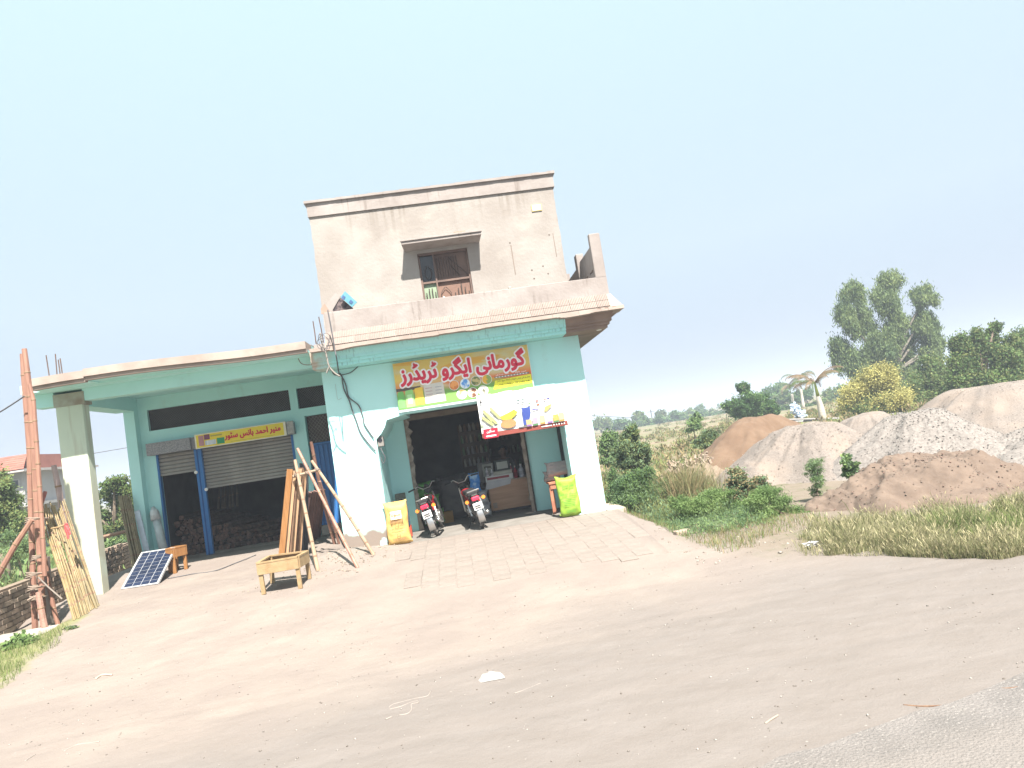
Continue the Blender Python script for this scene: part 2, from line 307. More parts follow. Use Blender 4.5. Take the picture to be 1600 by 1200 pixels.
# ================================================================== GROUND
def axis(lo, hi, step, far, grow=1.16):
    a = list(np.arange(lo, hi+1e-6, step)); s = step
    left = []; x = lo
    while x > -far: s *= grow; x -= s; left.append(x)
    s = step; x = hi; right = []
    while x < far: s *= grow; x += s; right.append(x)
    return np.array(left[::-1]+a+right)
gxs = axis(-9.5, 9.5, .055, 1500); gys = axis(3.0, 15.5, .055, 1500)
gys = np.unique(np.concatenate([gys[gys > -60], [-60.]]))
XX, YY = np.meshgrid(gxs, gys); ZZ = gz(XX, YY)
V = np.stack([XX.ravel(), YY.ravel(), ZZ.ravel()], 1); nx, ny = len(gxs), len(gys)
ii = (np.arange(ny-1)[:, None]*nx+np.arange(nx-1)[None, :]).ravel()
GROUND = bpy.data.materials.new('sandy_ground'); GROUND.use_nodes = True
def ground_mat(m):
    n = m.node_tree.nodes; l = m.node_tree.links; b = n['Principled BSDF']; b.inputs['Roughness'].default_value = .95; b.inputs['Specular IOR Level'].default_value = .15
    t = n.new('ShaderNodeTexCoord'); s = n.new('ShaderNodeSeparateXYZ'); l.new(t.outputs['Object'], s.inputs[0])
    def noise(sc, de=5, st=None):
        z = n.new('ShaderNodeTexNoise'); z.inputs['Scale'].default_value = sc; z.inputs['Detail'].default_value = de
        if st:
            mp = n.new('ShaderNodeMapping'); mp.inputs['Scale'].default_value = st; l.new(t.outputs['Object'], mp.inputs[0]); l.new(mp.outputs[0], z.inputs['Vector'])
        else: l.new(t.outputs['Object'], z.inputs['Vector'])
        return z.outputs['Fac']
    def rng(v, a, b_, c=0, d=1):
        r = n.new('ShaderNodeMapRange'); r.inputs[1].default_value = a; r.inputs[2].default_value = b_; r.inputs[3].default_value = c; r.inputs[4].default_value = d; l.new(v, r.inputs[0]); return r.outputs[0]
    def mix(f, a, c):
        x = n.new('ShaderNodeMix'); x.data_type = 'RGBA'
        l.new(f, x.inputs[0])
        for i, v in ((6, a), (7, c)):
            if isinstance(v, tuple): x.inputs[i].default_value = (*v, 1)
            else: l.new(v, x.inputs[i])
        return x.outputs[2]
    def math_(op, a, c):
        x = n.new('ShaderNodeMath'); x.operation = op
        for i, v in enumerate((a, c)):
            if isinstance(v, (int, float)): x.inputs[i].default_value = v
            else: l.new(v, x.inputs[i])
        return x.outputs[0]
    sand = mix(rng(noise(1.3, 6), .38, .66), (.190, .161, .146), (.216, .185, .165))
    sand = mix(rng(noise(9, 5), .54, .72, 0, .14), sand, (.150, .125, .108))
    dust = mix(rng(noise(2.2, 6, (1, 2.5, 1)), .35, .7), (.154, .136, .126), (.169, .151, .142))
    # worn vehicle apron: greyer dust nearer the road and towards the right
    k = math_('ADD', math_('MULTIPLY', s.outputs['Y'], -1.0), math_('MULTIPLY', s.outputs['X'], .40))
    k = math_('ADD', k, math_('MULTIPLY', noise(.7, 6), 2.4))
    base = mix(rng(k, -6.6, -4.9), sand, dust)
    # field soil beyond, patches of scrub green
    far = mix(rng(noise(.12, 6), .42, .60), (.20, .155, .11), mix(rng(noise(.5, 6), .4, .6), (.10, .125, .055), (.16, .165, .08)))
    fy = rng(math_('ADD', s.outputs['Y'], math_('MULTIPLY', noise(.5, 4), 6)), 19, 24)
    fx = math_('MULTIPLY', rng(math_('ADD', s.outputs['X'], math_('MULTIPLY', noise(1.2, 5), 1.2)), 3.6, 4.4), rng(s.outputs['Y'], 8.2, 9.2))
    green = mix(rng(noise(2.5, 6), .52, .66), (.165, .138, .112), (.12, .115, .075))
    base = mix(fx, base, green)
    lx = math_('MULTIPLY', rng(math_('ADD', s.outputs['X'], math_('MULTIPLY', noise(2.5, 5), .9)), -5.6, -6.2), rng(math_('ADD', s.outputs['Y'], math_('MULTIPLY', s.outputs['X'], .55)), 8.9, 8.3))
    lx = math_('MULTIPLY', rng(math_('ADD', math_('ADD', s.outputs['X'], math_('MULTIPLY', s.outputs['Y'], .174)), math_('MULTIPLY', noise(3, 5), .7)), -3.55, -3.75), rng(s.outputs['Y'], 12.6, 12.0))
    base = mix(lx, base, (.17, .17, .085))
    base = mix(fy, base, far)
    # small light pebbles and dark crumbs
    vo = n.new('ShaderNodeTexVoronoi'); vo.inputs['Scale'].default_value = 9; l.new(t.outputs['Object'], vo.inputs['Vector'])
    base = mix(math_('MULTIPLY', rng(vo.outputs['Distance'], .09, .04), rng(noise(3, 2), .5, .55)), base, (.24, .22, .205))
    l.new(base, b.inputs['Base Color'])
    bp = n.new('ShaderNodeBump'); bp.inputs['Strength'].default_value = .42; bp.inputs['Distance'].default_value = .03
    h = math_('ADD', math_('MULTIPLY', noise(12, 6), .8), math_('MULTIPLY', noise(70, 4), .25)); l.new(h, bp.inputs['Height']); l.new(bp.outputs[0], b.inputs['Normal'])
ground_mat(GROUND)
g_ = npmesh('ground', V, np.stack([ii, ii+1, ii+nx+1, ii+nx], 1), GROUND, smooth=True); struct(g_)
# road: a sheet 4 mm above the ground, worn edge
ASPH = mat('dusty_asphalt', (.165, .152, .147), (.128, .119, .115), rough=.95, scale=3, bump=.8, bscale=55, detail=7)
overlay(ASPH, (.23, .215, .205), lambda n, l: node_noise(n, l, 60, None, 2, .60, .68))
overlay(ASPH, (.175, .157, .147), lambda n, l: node_noise(n, l, .9, (.25, 1, 1), 6, .40, .58))
rxs = np.concatenate([np.linspace(-200, -10, 40), np.arange(-9.9, 10, .12), np.linspace(10.2, 200, 40)])
vs = []; fs = []
for i, x in enumerate(rxs):
    edge = 3.55+.26*x*(abs(x) < 12)+(.26*12*np.sign(x) if abs(x) >= 12 else 0)
    edge = min(edge, 5.6); edge = max(edge, 2.2) + .25*float(vnoise(x, 3.3, .9)) + .10*float(vnoise(x, 8.3, .23))
    for j, t in enumerate(np.linspace(0, 1, 14)):
        y = edge-(1-(1-t)**1.0)*(edge+5)*t
        vs.append((x, y, float(gz(x, y))+.004 if False else float(gz(x, y, False))+.012))
n_ = 14
fs = [(i*n_+j, i*n_+j+1, (i+1)*n_+j+1, (i+1)*n_+j) for i in range(len(rxs)-1) for j in range(n_-1)]
struct(npmesh('road', vs, fs, ASPH, smooth=True))

# ================================================================== PAVED RAMP (separate pavers)
PX0, PX1, PY0, PY1 = -1.75, 2.72, 9.35, 13.62
RAMPM = mat('ramp_sand_bed', (.33, .275, .23), (.27, .22, .18), rough=.95, scale=5, bump=.4)
PAVM = [mat('concrete_paver_' + k, c, tuple(v*.86 for v in c), rough=.92, scale=7, bump=.35, bscale=30) for k, c in zip('abc', ((.204, .174, .156), (.196, .168, .150), (.210, .180, .161)))]
def rz(y): return float(-.30+.33*sstep(7.2, 13.4, y))+.030
mb = MB(); ys = np.linspace(PY0-.3, PY1, 30)
def rx1(y): return 2.86-.055*(13.6-y)
bx_s = np.concatenate([np.linspace(PX0-.2, -.6, 10), np.linspace(-.4, 2.4, 8), [2.7]])
def bedz(x, y): return rz(y)-.016-.05*float(sstep(-.5, -1.5, x))-.06*float(sstep(9.9, 9.1, y))
rows_ = []
for y in ys: rows_.append(len(mb.v)); mb.v += [(min(x, rx1(y)) if x < 2.6 else rx1(y), y, bedz(x, y)) for x in bx_s]
nb_ = len(bx_s)
for k in range(len(ys)-1):
    for i in range(nb_-1): a = rows_[k]+i; mb.f.append((a, a+1, a+1+nb_, a+nb_)); mb.m.append(0)
    a = rows_[k]+nb_-1; q = len(mb.v); mb.v += [(mb.v[a][0]+.03, mb.v[a][1], mb.v[a][2]-.3), (mb.v[a+nb_][0]+.03, mb.v[a+nb_][1], mb.v[a+nb_][2]-.3)]; mb.f.append((a, q, q+1, a+nb_)); mb.m.append(0)
ramp = struct(mb.build('paved_ramp', GROUND, smooth=True))
pv = []
for k in range(3):
    w, d, h = .240/2, .268/2, .05
    b_ = MB(); c = .005
    b_.add([(-w, -d, -h), (w, -d, -h), (w, d, -h), (-w, d, -h), (-w, -d, -c), (w, -d, -c), (w, d, -c), (-w, d, -c), (-w+c*1.5, -d+c*1.5, 0), (w-c*1.5, -d+c*1.5, 0), (w-c*1.5, d-c*1.5, 0), (-w+c*1.5, d-c*1.5, 0)],
           [(0, 1, 5, 4), (1, 2, 6, 5), (2, 3, 7, 6), (3, 0, 4, 7), (4, 5, 9, 8), (5, 6, 10, 9), (6, 7, 11, 10), (7, 4, 8, 11), (8, 9, 10, 11)])
    me = bpy.data.meshes.new('paver'); me.from_pydata(b_.v, [], b_.f); me.materials.append(PAVM[k]); pv.append(me)
cnt = 0
for i in range(19):
    x = PX0+.14+i*.2465
    for j in range(16):
        y = PY1-.15-(j+(.5 if i % 2 else 0))*.276
        if x+.12 > rx1(y) or y < 9.5: continue
        # sand drifts over the pavers on the left and along the bottom
        if y < 10.0+.8*float(vnoise(x, 1, .9)) or x < -1.0+1.1*float(vnoise(x*3, y, .8))-.4*(y-11.5)*.3 or random.random() < .03: continue
        o = link('paver', random.choice(pv), ramp)
        s_ = (rz(y+.25)-rz(y-.25))/.5
        o.location = (x+random.uniform(-.004, .004), y, rz(y)-.010+random.uniform(-.005, .003)); o.rotation_euler = (math.atan(s_)+random.uniform(-.01, .01), random.uniform(-.012, .012), random.uniform(-.012, .012)); cnt += 1

# ================================================================== SHOP BUILDING
XL, XR, YF, YD = -2.28, 2.67, 13.64, 15.3      # front corners, pillar plane, door wall plane
FZ = .06
shop = thing('shop_building', 'two storey shop with aqua ground floor and bare tan plaster upper room beside the canopy', 'building', (.2, 16, 0))
def wallp(poly, y0, y1, m, name='wall', parent=None, smooth=False): return MB().prism(poly, y0, y1).build(name, m, parent or shop)
# front wall outline with chamfered arch opening (one polygon split in convex prisms)
mb = MB()
mb.prism([(XL, -.5), (-1.44, -.5), (-1.44, 2.04), (-1.33, 2.14), (-1.25, 2.25), (-1.20, 2.37), (-.85, 2.43), (-.85, 3.45), (XL, 3.45)], YF, YD)
mb2 = MB().prism([(-.85, 2.435), (1.55, 2.435), (1.55, 3.45), (-.85, 3.45)], YF, YF+.28)
mb3 = MB().prism([(1.55, 3.45), (1.55, 2.43), (1.88, 2.37), (1.93, 2.25), (2.01, 2.14), (2.12, 2.04), (2.12, -.5), (XR, -.5), (XR, 3.45)], YF, YF+.60)
# side faces use the same paint; thick left pillar return
front = mb.build('front_pillar', TEALP, shop); mb2.build('front_lintel', TEAL, shop); mb3.build('front_pillar', TEAL, shop)
bev(front, .008)
# return wall of the right pillar; a dark strip stands in for the shaded gap
MB().box(2.345, XR, YF+.602, 19.4, -.5, 3.45).build('side_wall', TEAL, shop)
MB().box(XL, XL+.22, YD+.002, 19.4, -.5, 3.45).build('side_wall', TEAL, shop)
# door wall, left and right of the opening, head above
DX0, DX1, DZ = -.97, 1.45, 2.50
MB().box(XL+.222, DX0, YD+.002, YD+.22, -.3, 3.3).build('door_wall', TEAL, shop)
MB().box(2.202, 2.343, YD-.04, YD+.2, -.3, 3.3).build('gap_shade_strip', mat('gap_shade_tone', (.05, .06, .06)), shop)  # solid box whose dark colour paints the shade of a gap
MB().box(DX1, 2.20, YD, YD+.2, -.3, 3.3).build('door_wall', TEAL, shop)
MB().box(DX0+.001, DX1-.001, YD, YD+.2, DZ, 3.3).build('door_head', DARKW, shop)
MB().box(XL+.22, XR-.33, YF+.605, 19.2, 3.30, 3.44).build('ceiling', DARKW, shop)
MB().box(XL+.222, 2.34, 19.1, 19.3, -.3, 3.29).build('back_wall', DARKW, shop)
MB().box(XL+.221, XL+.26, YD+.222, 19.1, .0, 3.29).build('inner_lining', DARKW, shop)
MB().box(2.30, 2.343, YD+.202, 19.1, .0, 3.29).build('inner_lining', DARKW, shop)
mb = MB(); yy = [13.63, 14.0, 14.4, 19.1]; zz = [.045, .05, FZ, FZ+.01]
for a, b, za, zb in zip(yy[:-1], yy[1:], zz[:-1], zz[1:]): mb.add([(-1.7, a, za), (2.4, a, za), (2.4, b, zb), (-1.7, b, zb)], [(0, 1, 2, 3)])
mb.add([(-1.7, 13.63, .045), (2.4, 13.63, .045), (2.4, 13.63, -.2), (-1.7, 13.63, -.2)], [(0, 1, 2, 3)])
mb.build('floor', mat('shade_toned_cement_floor', (.19, .178, .165), (.15, .14, .128), rough=.95, scale=3, bump=.15), shop)  # cement toned darker to stand in for the doorway's shade
MB().box(XR-.02, XR+.33, 13.45, 14.6, -.4, .055).build('foundation_toe', mat('toe_cement', (.42, .35, .30), (.33, .27, .23), scale=3, bump=.5), shop)
# ragged plaster jambs of the doorway (old frame torn out)
JAMB = mat('torn_jamb_plaster', (.36, .31, .26), (.19, .15, .13), scale=9, bump=.6, bscale=25)
for nm, x, s in (('door_jamb', DX0, 1), ('door_jamb', DX1, -1)):
    mb = MB(); zs = np.arange(FZ+.01, DZ-.01, .09)
    pr_ = [.035+.035*abs(random.gauss(0, 1))*(1 if s > 0 else .3) for _ in zs]
    for a in range(len(zs)-1):
        mb.add([(x-.03*s, YD-.012, zs[a]), (x+pr_[a]*s, YD-.016, zs[a]), (x+pr_[a+1]*s, YD-.016, zs[a+1]), (x-.03*s, YD-.012, zs[a+1]),
                (x-.03*s, YD+.1, zs[a]), (x+pr_[a]*s, YD+.1, zs[a]), (x+pr_[a+1]*s, YD+.1, zs[a+1]), (x-.03*s, YD+.1, zs[a+1])],
               [(0, 1, 2, 3), (1, 5, 6, 2), (0, 3, 7, 4)])
    mb.build(nm, JAMB, shop)
MB().box(DX0+.05, 1.38, YD-.03, YD-.002, DZ-.13, DZ-.02).build('door_lintel', mat('lintel_brown', (.20, .15, .115), scale=6), shop)
MB().box(DX1+.028, DX1+.055, YD-.06, YD-.002, FZ, 2.4).build('jamb_shadow_strip', mat('jamb_shadow_tone', (.05, .045, .045)), shop)  # dark strip drawn as the jamb's shadow, put into colour
# --- cornice swept round the front right corner; profile = (outward distance, z)
def sweep(name, prof, m, x0=XL, parent=shop, yb=19.4, part='all', xs=2.40):
    mb = MB(); k = len(prof); rings = []
    # stations: front left, split point, corner, back
    st = {'front': [('x', x0), ('x', xs)], 'side': [('x', xs), ('c', 0), ('y', yb)], 'all': [('x', x0), ('c', 0), ('y', yb)]}[part]
    for t, v in st:
        rings.append([(v, YF-d, z) for d, z in prof] if t == 'x' else [(XR+d, YF-d, z) for d, z in prof] if t == 'c' else [(XR+d, v, z) for d, z in prof])
    for r in rings: mb.v += r
    for i in range(len(rings)-1):
        for j in range(k-1): mb.f.append((i*k+j, i*k+j+1, (i+1)*k+j+1, (i+1)*k+j)); mb.m.append(0)
    mb.f.append(tuple(range(k))); mb.m.append(0)
    mb.f.append(tuple(reversed(range((len(rings)-1)*k, len(rings)*k)))); mb.m.append(0)
    return mb.build(name, m, parent)
PROF = [(0, 3.452), (.49, 3.452), (.49, 3.505), (.53, 3.510), (.53, 3.560), (.57, 3.565), (.57, 3.615), (.595, 3.68), (.61, 3.745), (0, 3.745)]
sweep('cornice', PROF, CORN, x0=XL-.06, part='front', xs=2.36)
sweep('cornice_end', PROF, BROWN, part='side', xs=2.36)
# ragged render lip over the paint
mb = MB(); xs_ = np.concatenate([np.arange(XL-.02, XR+.78, .07), [XR+.785]])
for a, b in zip(xs_[:-1], xs_[1:]):
    d = .775; zb = 3.745-.018-.035*max(0, float(vnoise(a, 1.1, .35)))*2
    mb.box(a, b+.0005, YF-d-.012*random.random(), YF-.3, zb, 3.79)
mb.build('cornice_lip', CANP, shop)
sweep('side_lip', [(0, 3.747), (.77, 3.735), (.78, 3.785), (0, 3.785)], BROWN, part='side', xs=XR-.01)
# slope behind the ribbed tiles and the tiles one by one
TS0, TS1 = (.765, 3.80), (.615, 4.06)
sweep('tile_bed', [(0, 3.791), (.765, 3.791), (.612, 4.06), (0, 4.06)], CANP, x0=-2.02, part='all', yb=19.3)
def ribtile(mi):
    w, h = .245, .142; b_ = MB(); nr = 8
    for i in range(nr):
        a = (i/nr-.5)*w; e = ((i+1)/nr-.5)*w; q = (e-a)
        b_.add([(a, 0, 0), (a+q*.2, -.012, 0), (a+q*.62, -.012, 0), (e-q*.18, 0, 0), (e, 0, 0)]+[(a, 0, h), (a+q*.2, -.012, h), (a+q*.62, -.012, h), (e-q*.18, 0, h), (e, 0, h)],
               [(0, 1, 6, 5), (1, 2, 7, 6), (2, 3, 8, 7), (3, 4, 9, 8)])
        b_.add([(a, 0, 0), (a+q*.2, -.012, 0), (a+q*.62, -.012, 0), (e-q*.18, 0, 0)], [(0, 3, 2, 1)])
    me = bpy.data.meshes.new('ribbed_tile'); me.from_pydata(b_.v, [], b_.f); me.materials.append(TILE[mi]); return me
rt = [ribtile(i) for i in range(3)]; slope = math.atan2(TS0[0]-TS1[0], TS1[1]-TS0[1])
for row in range(2):
    for i in range(21):
        x = -1.88+i*.2485
        if x > XR+.70-.12*row: continue
        f = row*.5+.02; d = TS0[0]+(TS1[0]-TS0[0])*f; z = TS0[1]+(TS1[1]-TS0[1])*f
        o = link('ribbed_tile', random.choice(rt), shop); o.location = (x, YF-d-.008, z); o.rotation_euler = (-slope, random.uniform(-.006, .006), 0)
        o.matrix_parent_inverse = Matrix.Translation(-Vector(shop.location))
# terrace slab, parapet, corner posts, side balustrade boards
MB().box(XL+.02, XR+.5, YF-.5, 19.3, 3.80, 3.90).build('terrace_slab', PAR, shop)
PF = YF-.60
bev(MB().prism([(-1.99, 4.045), (XR+.60, 4.045), (XR+.60, 4.40), (-1.99, 4.44)], PF, PF+.11).build('parapet', PAR, shop), .01)
MB().box(-1.99, -1.88, PF+.112, 14.28, 3.9, 4.42).build('parapet_return', PAR, shop)
bev(MB().box(XR+.39, XR+.60, PF-.003, PF+.12, 4.385, 5.24).build('parapet_post', PAR, shop), .015)
X2 = XR+.52
for y0, y1, top in ((PF+.125, 14.62, 5.10), (14.86, 16.4, 5.06)):
    for zb, zt in ((3.9, 4.28), (4.325, 4.62), (4.665, top)):
        MB().box(X2-.04, X2+.04, y0, y1, zb, zt).build('balustrade_board', PAR, shop)
    for yj in (y0+.02, (y0+y1)/2, y1-.22):
        for zb, zt in ((4.281, 4.324), (4.621, 4.664)): MB().box(X2-.038, X2+.038, yj, yj+.2, zb, zt).build('balustrade_spacer', PAR, shop)
bev(MB().box(X2-.10, X2+.06, 14.63, 14.85, 3.9, 5.28).build('parapet_post', PAR, shop), .015)
MB().box(X2-.10, X2+.06, 16.41, 16.6, 3.9, 5.28).build('parapet_post', PAR, shop)
# upper room
UY, UX0, UX1, UZ = 14.3, -2.2, 2.78, 6.98
WX0, WX1, WZ0, WZ1 = -.19, .83, 4.42, 5.64
def rough_edge(x, z0, z1, amp=.012, n=26, side=1):
    return [(x+side*amp*random.uniform(-1, .3), z0+(z1-z0)*i/n) for i in range(n+1)]
mbl = MB().prism(list(reversed(rough_edge(UX0, 3.88, 6.66)))+[(WX0, 3.88), (WX0, 6.66)], UY, UY+.22)
mbl.prism([(WX1, 6.66), (WX1, 3.88)]+rough_edge(UX1, 3.88, 6.66, side=1), UY, UY+.22)
mbl.box(WX0, WX1, UY, UY+.22, 3.88, WZ0); mbl.box(WX0, WX1, UY, UY+.22, WZ1, 6.66)
up = mbl.build('upper_wall', TAN, shop)
MB().box(UX0, UX0+.2, UY+.222, 19.2, 3.88, 6.66).build('upper_side_wall', TAN, shop)
MB().box(UX1-.22, UX1-.01, UY+.222, 19.2, 3.88, 6.66).build('upper_side_wall', TAN, shop)
MB().box(UX0, UX1-.01, 19.0, 19.2, 3.9, 6.66).build('upper_back_wall', TAN, shop)
MB().box(UX0-.03, UX1+.03, UY-.035, 19.25, 6.662, 6.93).build('roof_band', PAR, shop)
mb = MB(); xs_ = list(np.arange(UX0-.07, UX1+.07, .16))+[UX1+.07]
for a, b in zip(xs_[:-1], xs_[1:]): mb.box(a, b+.0005, UY-.075-.008*random.random(), UY+.3, 6.932, 6.975+.012*random.random())
mb.box(UX0-.07, UX1+.07, UY+.301, 19.3, 6.932, 6.97)
mb.build('roof_cap', PAR, shop)
# window awning, brick left on it
mb = MB(); AX0, AX1 = -.46, 1.13; AY = 13.88
mb.add([(AX0, AY, 5.745), (AX1, AY, 5.745), (AX1-.03, UY, 5.71), (AX0+.03, UY, 5.71), (AX0, AY, 5.80), (AX1, AY, 5.80), (AX1-.03, UY, 5.83), (AX0+.03, UY, 5.83)],
       [(0, 1, 2, 3), (4, 7, 6, 5), (0, 4, 5, 1), (1, 5, 6, 2), (3, 7, 4, 0), (2, 6, 7, 3)])
mb.box(AX0-.015, AX1+.015, AY-.025, AY+.03, 5.802, 5.835)
bev(mb.build('window_awning', PAR, shop), .006)
ba = MB().box(.60, .83, 14.0, 14.12, 5.838, 5.905).build('brick', BRICKM[0]); tag(ba, 'single reddish brick lying on top of the window awning', 'brick')
# window: metal leaf doors behind a decorative grille
WIN = MB().box(WX0+.001, WX1-.001, UY+.03, UY+.06, WZ1-.05, WZ1-.001)
for x0, x1 in ((WX0+.001, WX0+.04), (WX1-.04, WX1-.001), (WX0+.30, WX0+.33)): WIN.box(x0, x1, UY+.028, UY+.062, WZ0, WZ1-.052)
WIN.box(WX0+.042, WX0+.298, UY+.029, UY+.061, 5.01, 5.05); WIN.box(WX0+.332, WX1-.042, UY+.029, UY+.061, 5.01, 5.05)
WBR = mat('window_brown_paint', (.16, .105, .085), (.11, .075, .065), rough=.6, scale=4)
win = WIN.build('window_frame', WBR, shop)
PKB = mat('peach_painted_sheet', (.20, .125, .095), (.165, .10, .08), scale=4); GRN = mat('pale_green_sheet', (.24, .31, .22), scale=4)
MB().box(WX0+.04, WX0+.30, UY+.08, UY+.09, 5.05, WZ1-.05).build('glass', GLASSD, win)
MB().box(WX0+.04, WX0+.30, UY+.08, UY+.09, WZ0, 5.01).build('shutter_leaf', GRN, win)
MB().box(WX0+.33, WX1-.04, UY+.08, UY+.09, 5.05, WZ1-.05).build('shutter_leaf', WBR, win)
MB().box(WX0+.33, WX1-.04, UY+.08, UY+.09, WZ0, 5.01).build('shutter_leaf', PKB, win)
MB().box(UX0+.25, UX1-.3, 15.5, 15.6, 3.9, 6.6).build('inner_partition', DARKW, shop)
GR = mat('dark_grille_iron', (.06, .045, .04), rough=.5)
def arch_bars(x0, x1, z0, z1, n=5):
    m_ = MB(); c = (x0+x1)/2
    for i in range(n):
        x = x0+(i+.5)*(x1-x0)/n; h = z1-.05-abs(i-(n-1)/2)*.085
        m_.tube([(x, UY+.045, z0), (x, UY+.045, h)], .011, 5)
    for k in range((n+1)//2):
        r = (x1-x0)/n*(k+.5); zc = z1-.05-(k)*.085
        m_.tube([(c-r, UY+.045, zc)]+[(c+r*math.cos(a), UY+.045, zc+min(r, .05)*math.sin(a)) for a in np.linspace(math.pi, 0, 7)]+[(c+r, UY+.045, zc)], .011, 5)
    return m_
arch_bars(WX0+.05, WX0+.29, WZ0, 5.0, 4).build('grille', GR, win); arch_bars(WX0+.62, WX1-.05, WZ0, 4.98, 5).build('grille', GR, win)
m_ = MB()
for cx, s in ((WX0+.17, .5), (WX0+.47, .85)):
    for sg in (-1, 1):
        pts = [(cx+sg*(.02+.10*s*math.sin(a*1.1)), UY+.045, (5.10 if s < .8 else 4.60)+.30*a/3.0*(.9 if s < .8 else 1)) for a in np.linspace(0, 3.0, 10)]
        m_.tube(pts, .007, 5)
for i in range(9): m_.tube([(WX0+.37+i*.05, UY+.05, 5.10), (WX0+.37+i*.05, UY+.05, 5.52)], .006, 4)
m_.tube([(WX0+.62, UY+.05, 5.50), (WX1-.06, UY+.05, 5.10)], .007, 4); m_.tube([(WX0+.62, UY+.05, 5.35), (WX1-.22, UY+.05, 5.10)], .007, 4)
m_.build('grille', GR, win)
MB().add([(WX0+.36, UY+.02, 4.45), (WX0+.46, UY+.02, 4.44), (WX0+.47, UY+.022, 4.66), (WX0+.40, UY+.02, 4.72)], [(0, 1, 2, 3)]).build('stuffed_paper', mat('mint_paper', (.55, .68, .62)), win)
# upper wall marks: thin dark boxes on the face for putlog slots and chipped grooves
DK = mat('hole_dark', (.12, .095, .08))
for x, z, w, h in ((1.72, 4.95, .016, .62), (2.62, 5.2, .012, .5)):
    MB().box(x, x+w, UY-.004, UY+.01, z, z+h).build('wall_groove', mat('groove_dark', (.20, .155, .13)), shop)
for x, z in ((2.06, 4.98), (2.30, 5.03), (2.38, 4.86), (2.08, 4.80), (1.70, 5.60), (2.53, 5.66)):
    MB().box(x, x+.03, UY-.003, UY+.01, z, z+.028).build('putlog_hole', DK, shop)
pq = thing('wall_plaque', 'small pale plaque with yellow border high on the right of the upper wall', 'plaque', (2.37, UY, 6.2))
MB().box(2.27, 2.48, UY-.02, UY-.002, 6.20, 6.34).build('border', mat('plaque_yellow', (.62, .52, .22)), pq)
MB().box(2.29, 2.46, UY-.026, UY-.021, 6.215, 6.325).build('face', WHITEP, pq)
text_mesh('inscription', 'ماشا ہللا', 2.32, 2.43, 6.24, 6.30, UY-.0275, mat('plaque_ink', (.35, .38, .36)), pq)
# small lamp holder on the brown soffit
lh = MB().disc((3.02, 13.30, 3.444), .05, (0, 0, 1), 14, 0, .012).build('ceiling_rose', WHITEP); tag(lh, 'small round pale cap on the brown soffit of the right corner cornice', 'lamp holder')
# ================================================================== CANOPY STORE
CZ = .20
can = thing('canopy_store', 'single storey store with deep aqua canopy on a streaked pale column left of the shop', 'building', (-4.6, 15, 0))
CXL = -7.08; CYF = 12.80; BW = 16.2
def zoff(x): t = (x+7.08)/4.8; return .035*math.sin(t*5.2)+.02*float(vnoise(x, 2, .8))+ (.0 if x < -6.12 else .025)
def strip(y0, y1, zb, zt, m, name, x0=CXL, x1=XL-.065, step=.16):
    mb = MB(); xs = list(np.arange(x0, x1, step))+[x1]
    for (a, b) in zip(xs[:-1], xs[1:]):
        za, zb_ = zoff(a), zoff(b)
        if a < -6.12 <= b: zb_ = za
        mb.add([(a, y0, zb+za), (b, y0, zb+zb_), (b, y1, zb+zb_), (a, y1, zb+za), (a, y0, zt+za), (b, y0, zt+zb_), (b, y1, zt+zb_), (a, y1, zt+za)],
               [(0, 1, 5, 4), (0, 3, 2, 1), (4, 5, 6, 7), (1, 2, 6, 5), (0, 4, 7, 3), (2, 3, 7, 6)])
    return mb.build(name, m, can)
strip(CYF+.03, CYF+.13, 3.74, 3.80, CANP, 'edge_moulding'); strip(CYF-.01, CYF+.52, 3.802, 3.935, CANP, 'edge_fascia')
mb = MB().box(-7.46, XL-.07, CYF+.521, 20.5, 3.78, 3.93); mb.build('roof_slab', TEAL, can)
strip(CYF+.131, CYF+.519, 3.765, 3.801, TEAL, 'soffit')
MB().box(CXL+.03, XL-.075, CYF+.6, 20.4, 3.937, 3.96).build('roof_screed', CANP, can)
MB().box(-7.42, -7.082, YF, YF+.26, 3.53, 3.778).build('cantilever_end', TEAL, can)
MB().box(-6.58, XL-.003, YF, YF+.26, 3.56, 3.779).build('front_beam', TEAL, can)
MB().box(-7.07, -6.70, YF+.262, 15.99, 3.50, 3.779).build('side_beam', TEAL, can)
bev(MB().box(-7.07, -6.60, YF, YF+.25, -.3, 3.735).build('column', COLM, can), .015)
MB().box(-7.12, -6.52, YF-.07, YF+.3, -.3, .03).build('column_foot', mat('foot_cement', (.45, .40, .34), scale=6, bump=.5), can)
MB().box(-7.09, -6.55, YF-.012, YF+.262, 3.50, 3.734).build('column_head', mat('stained_head', (.34, .36, .31), (.24, .20, .16), scale=4), can)
MB().box(-6.93, -6.71, 16.0, 16.35, -.2, 3.779).build('rear_pillar', TEAL, can)
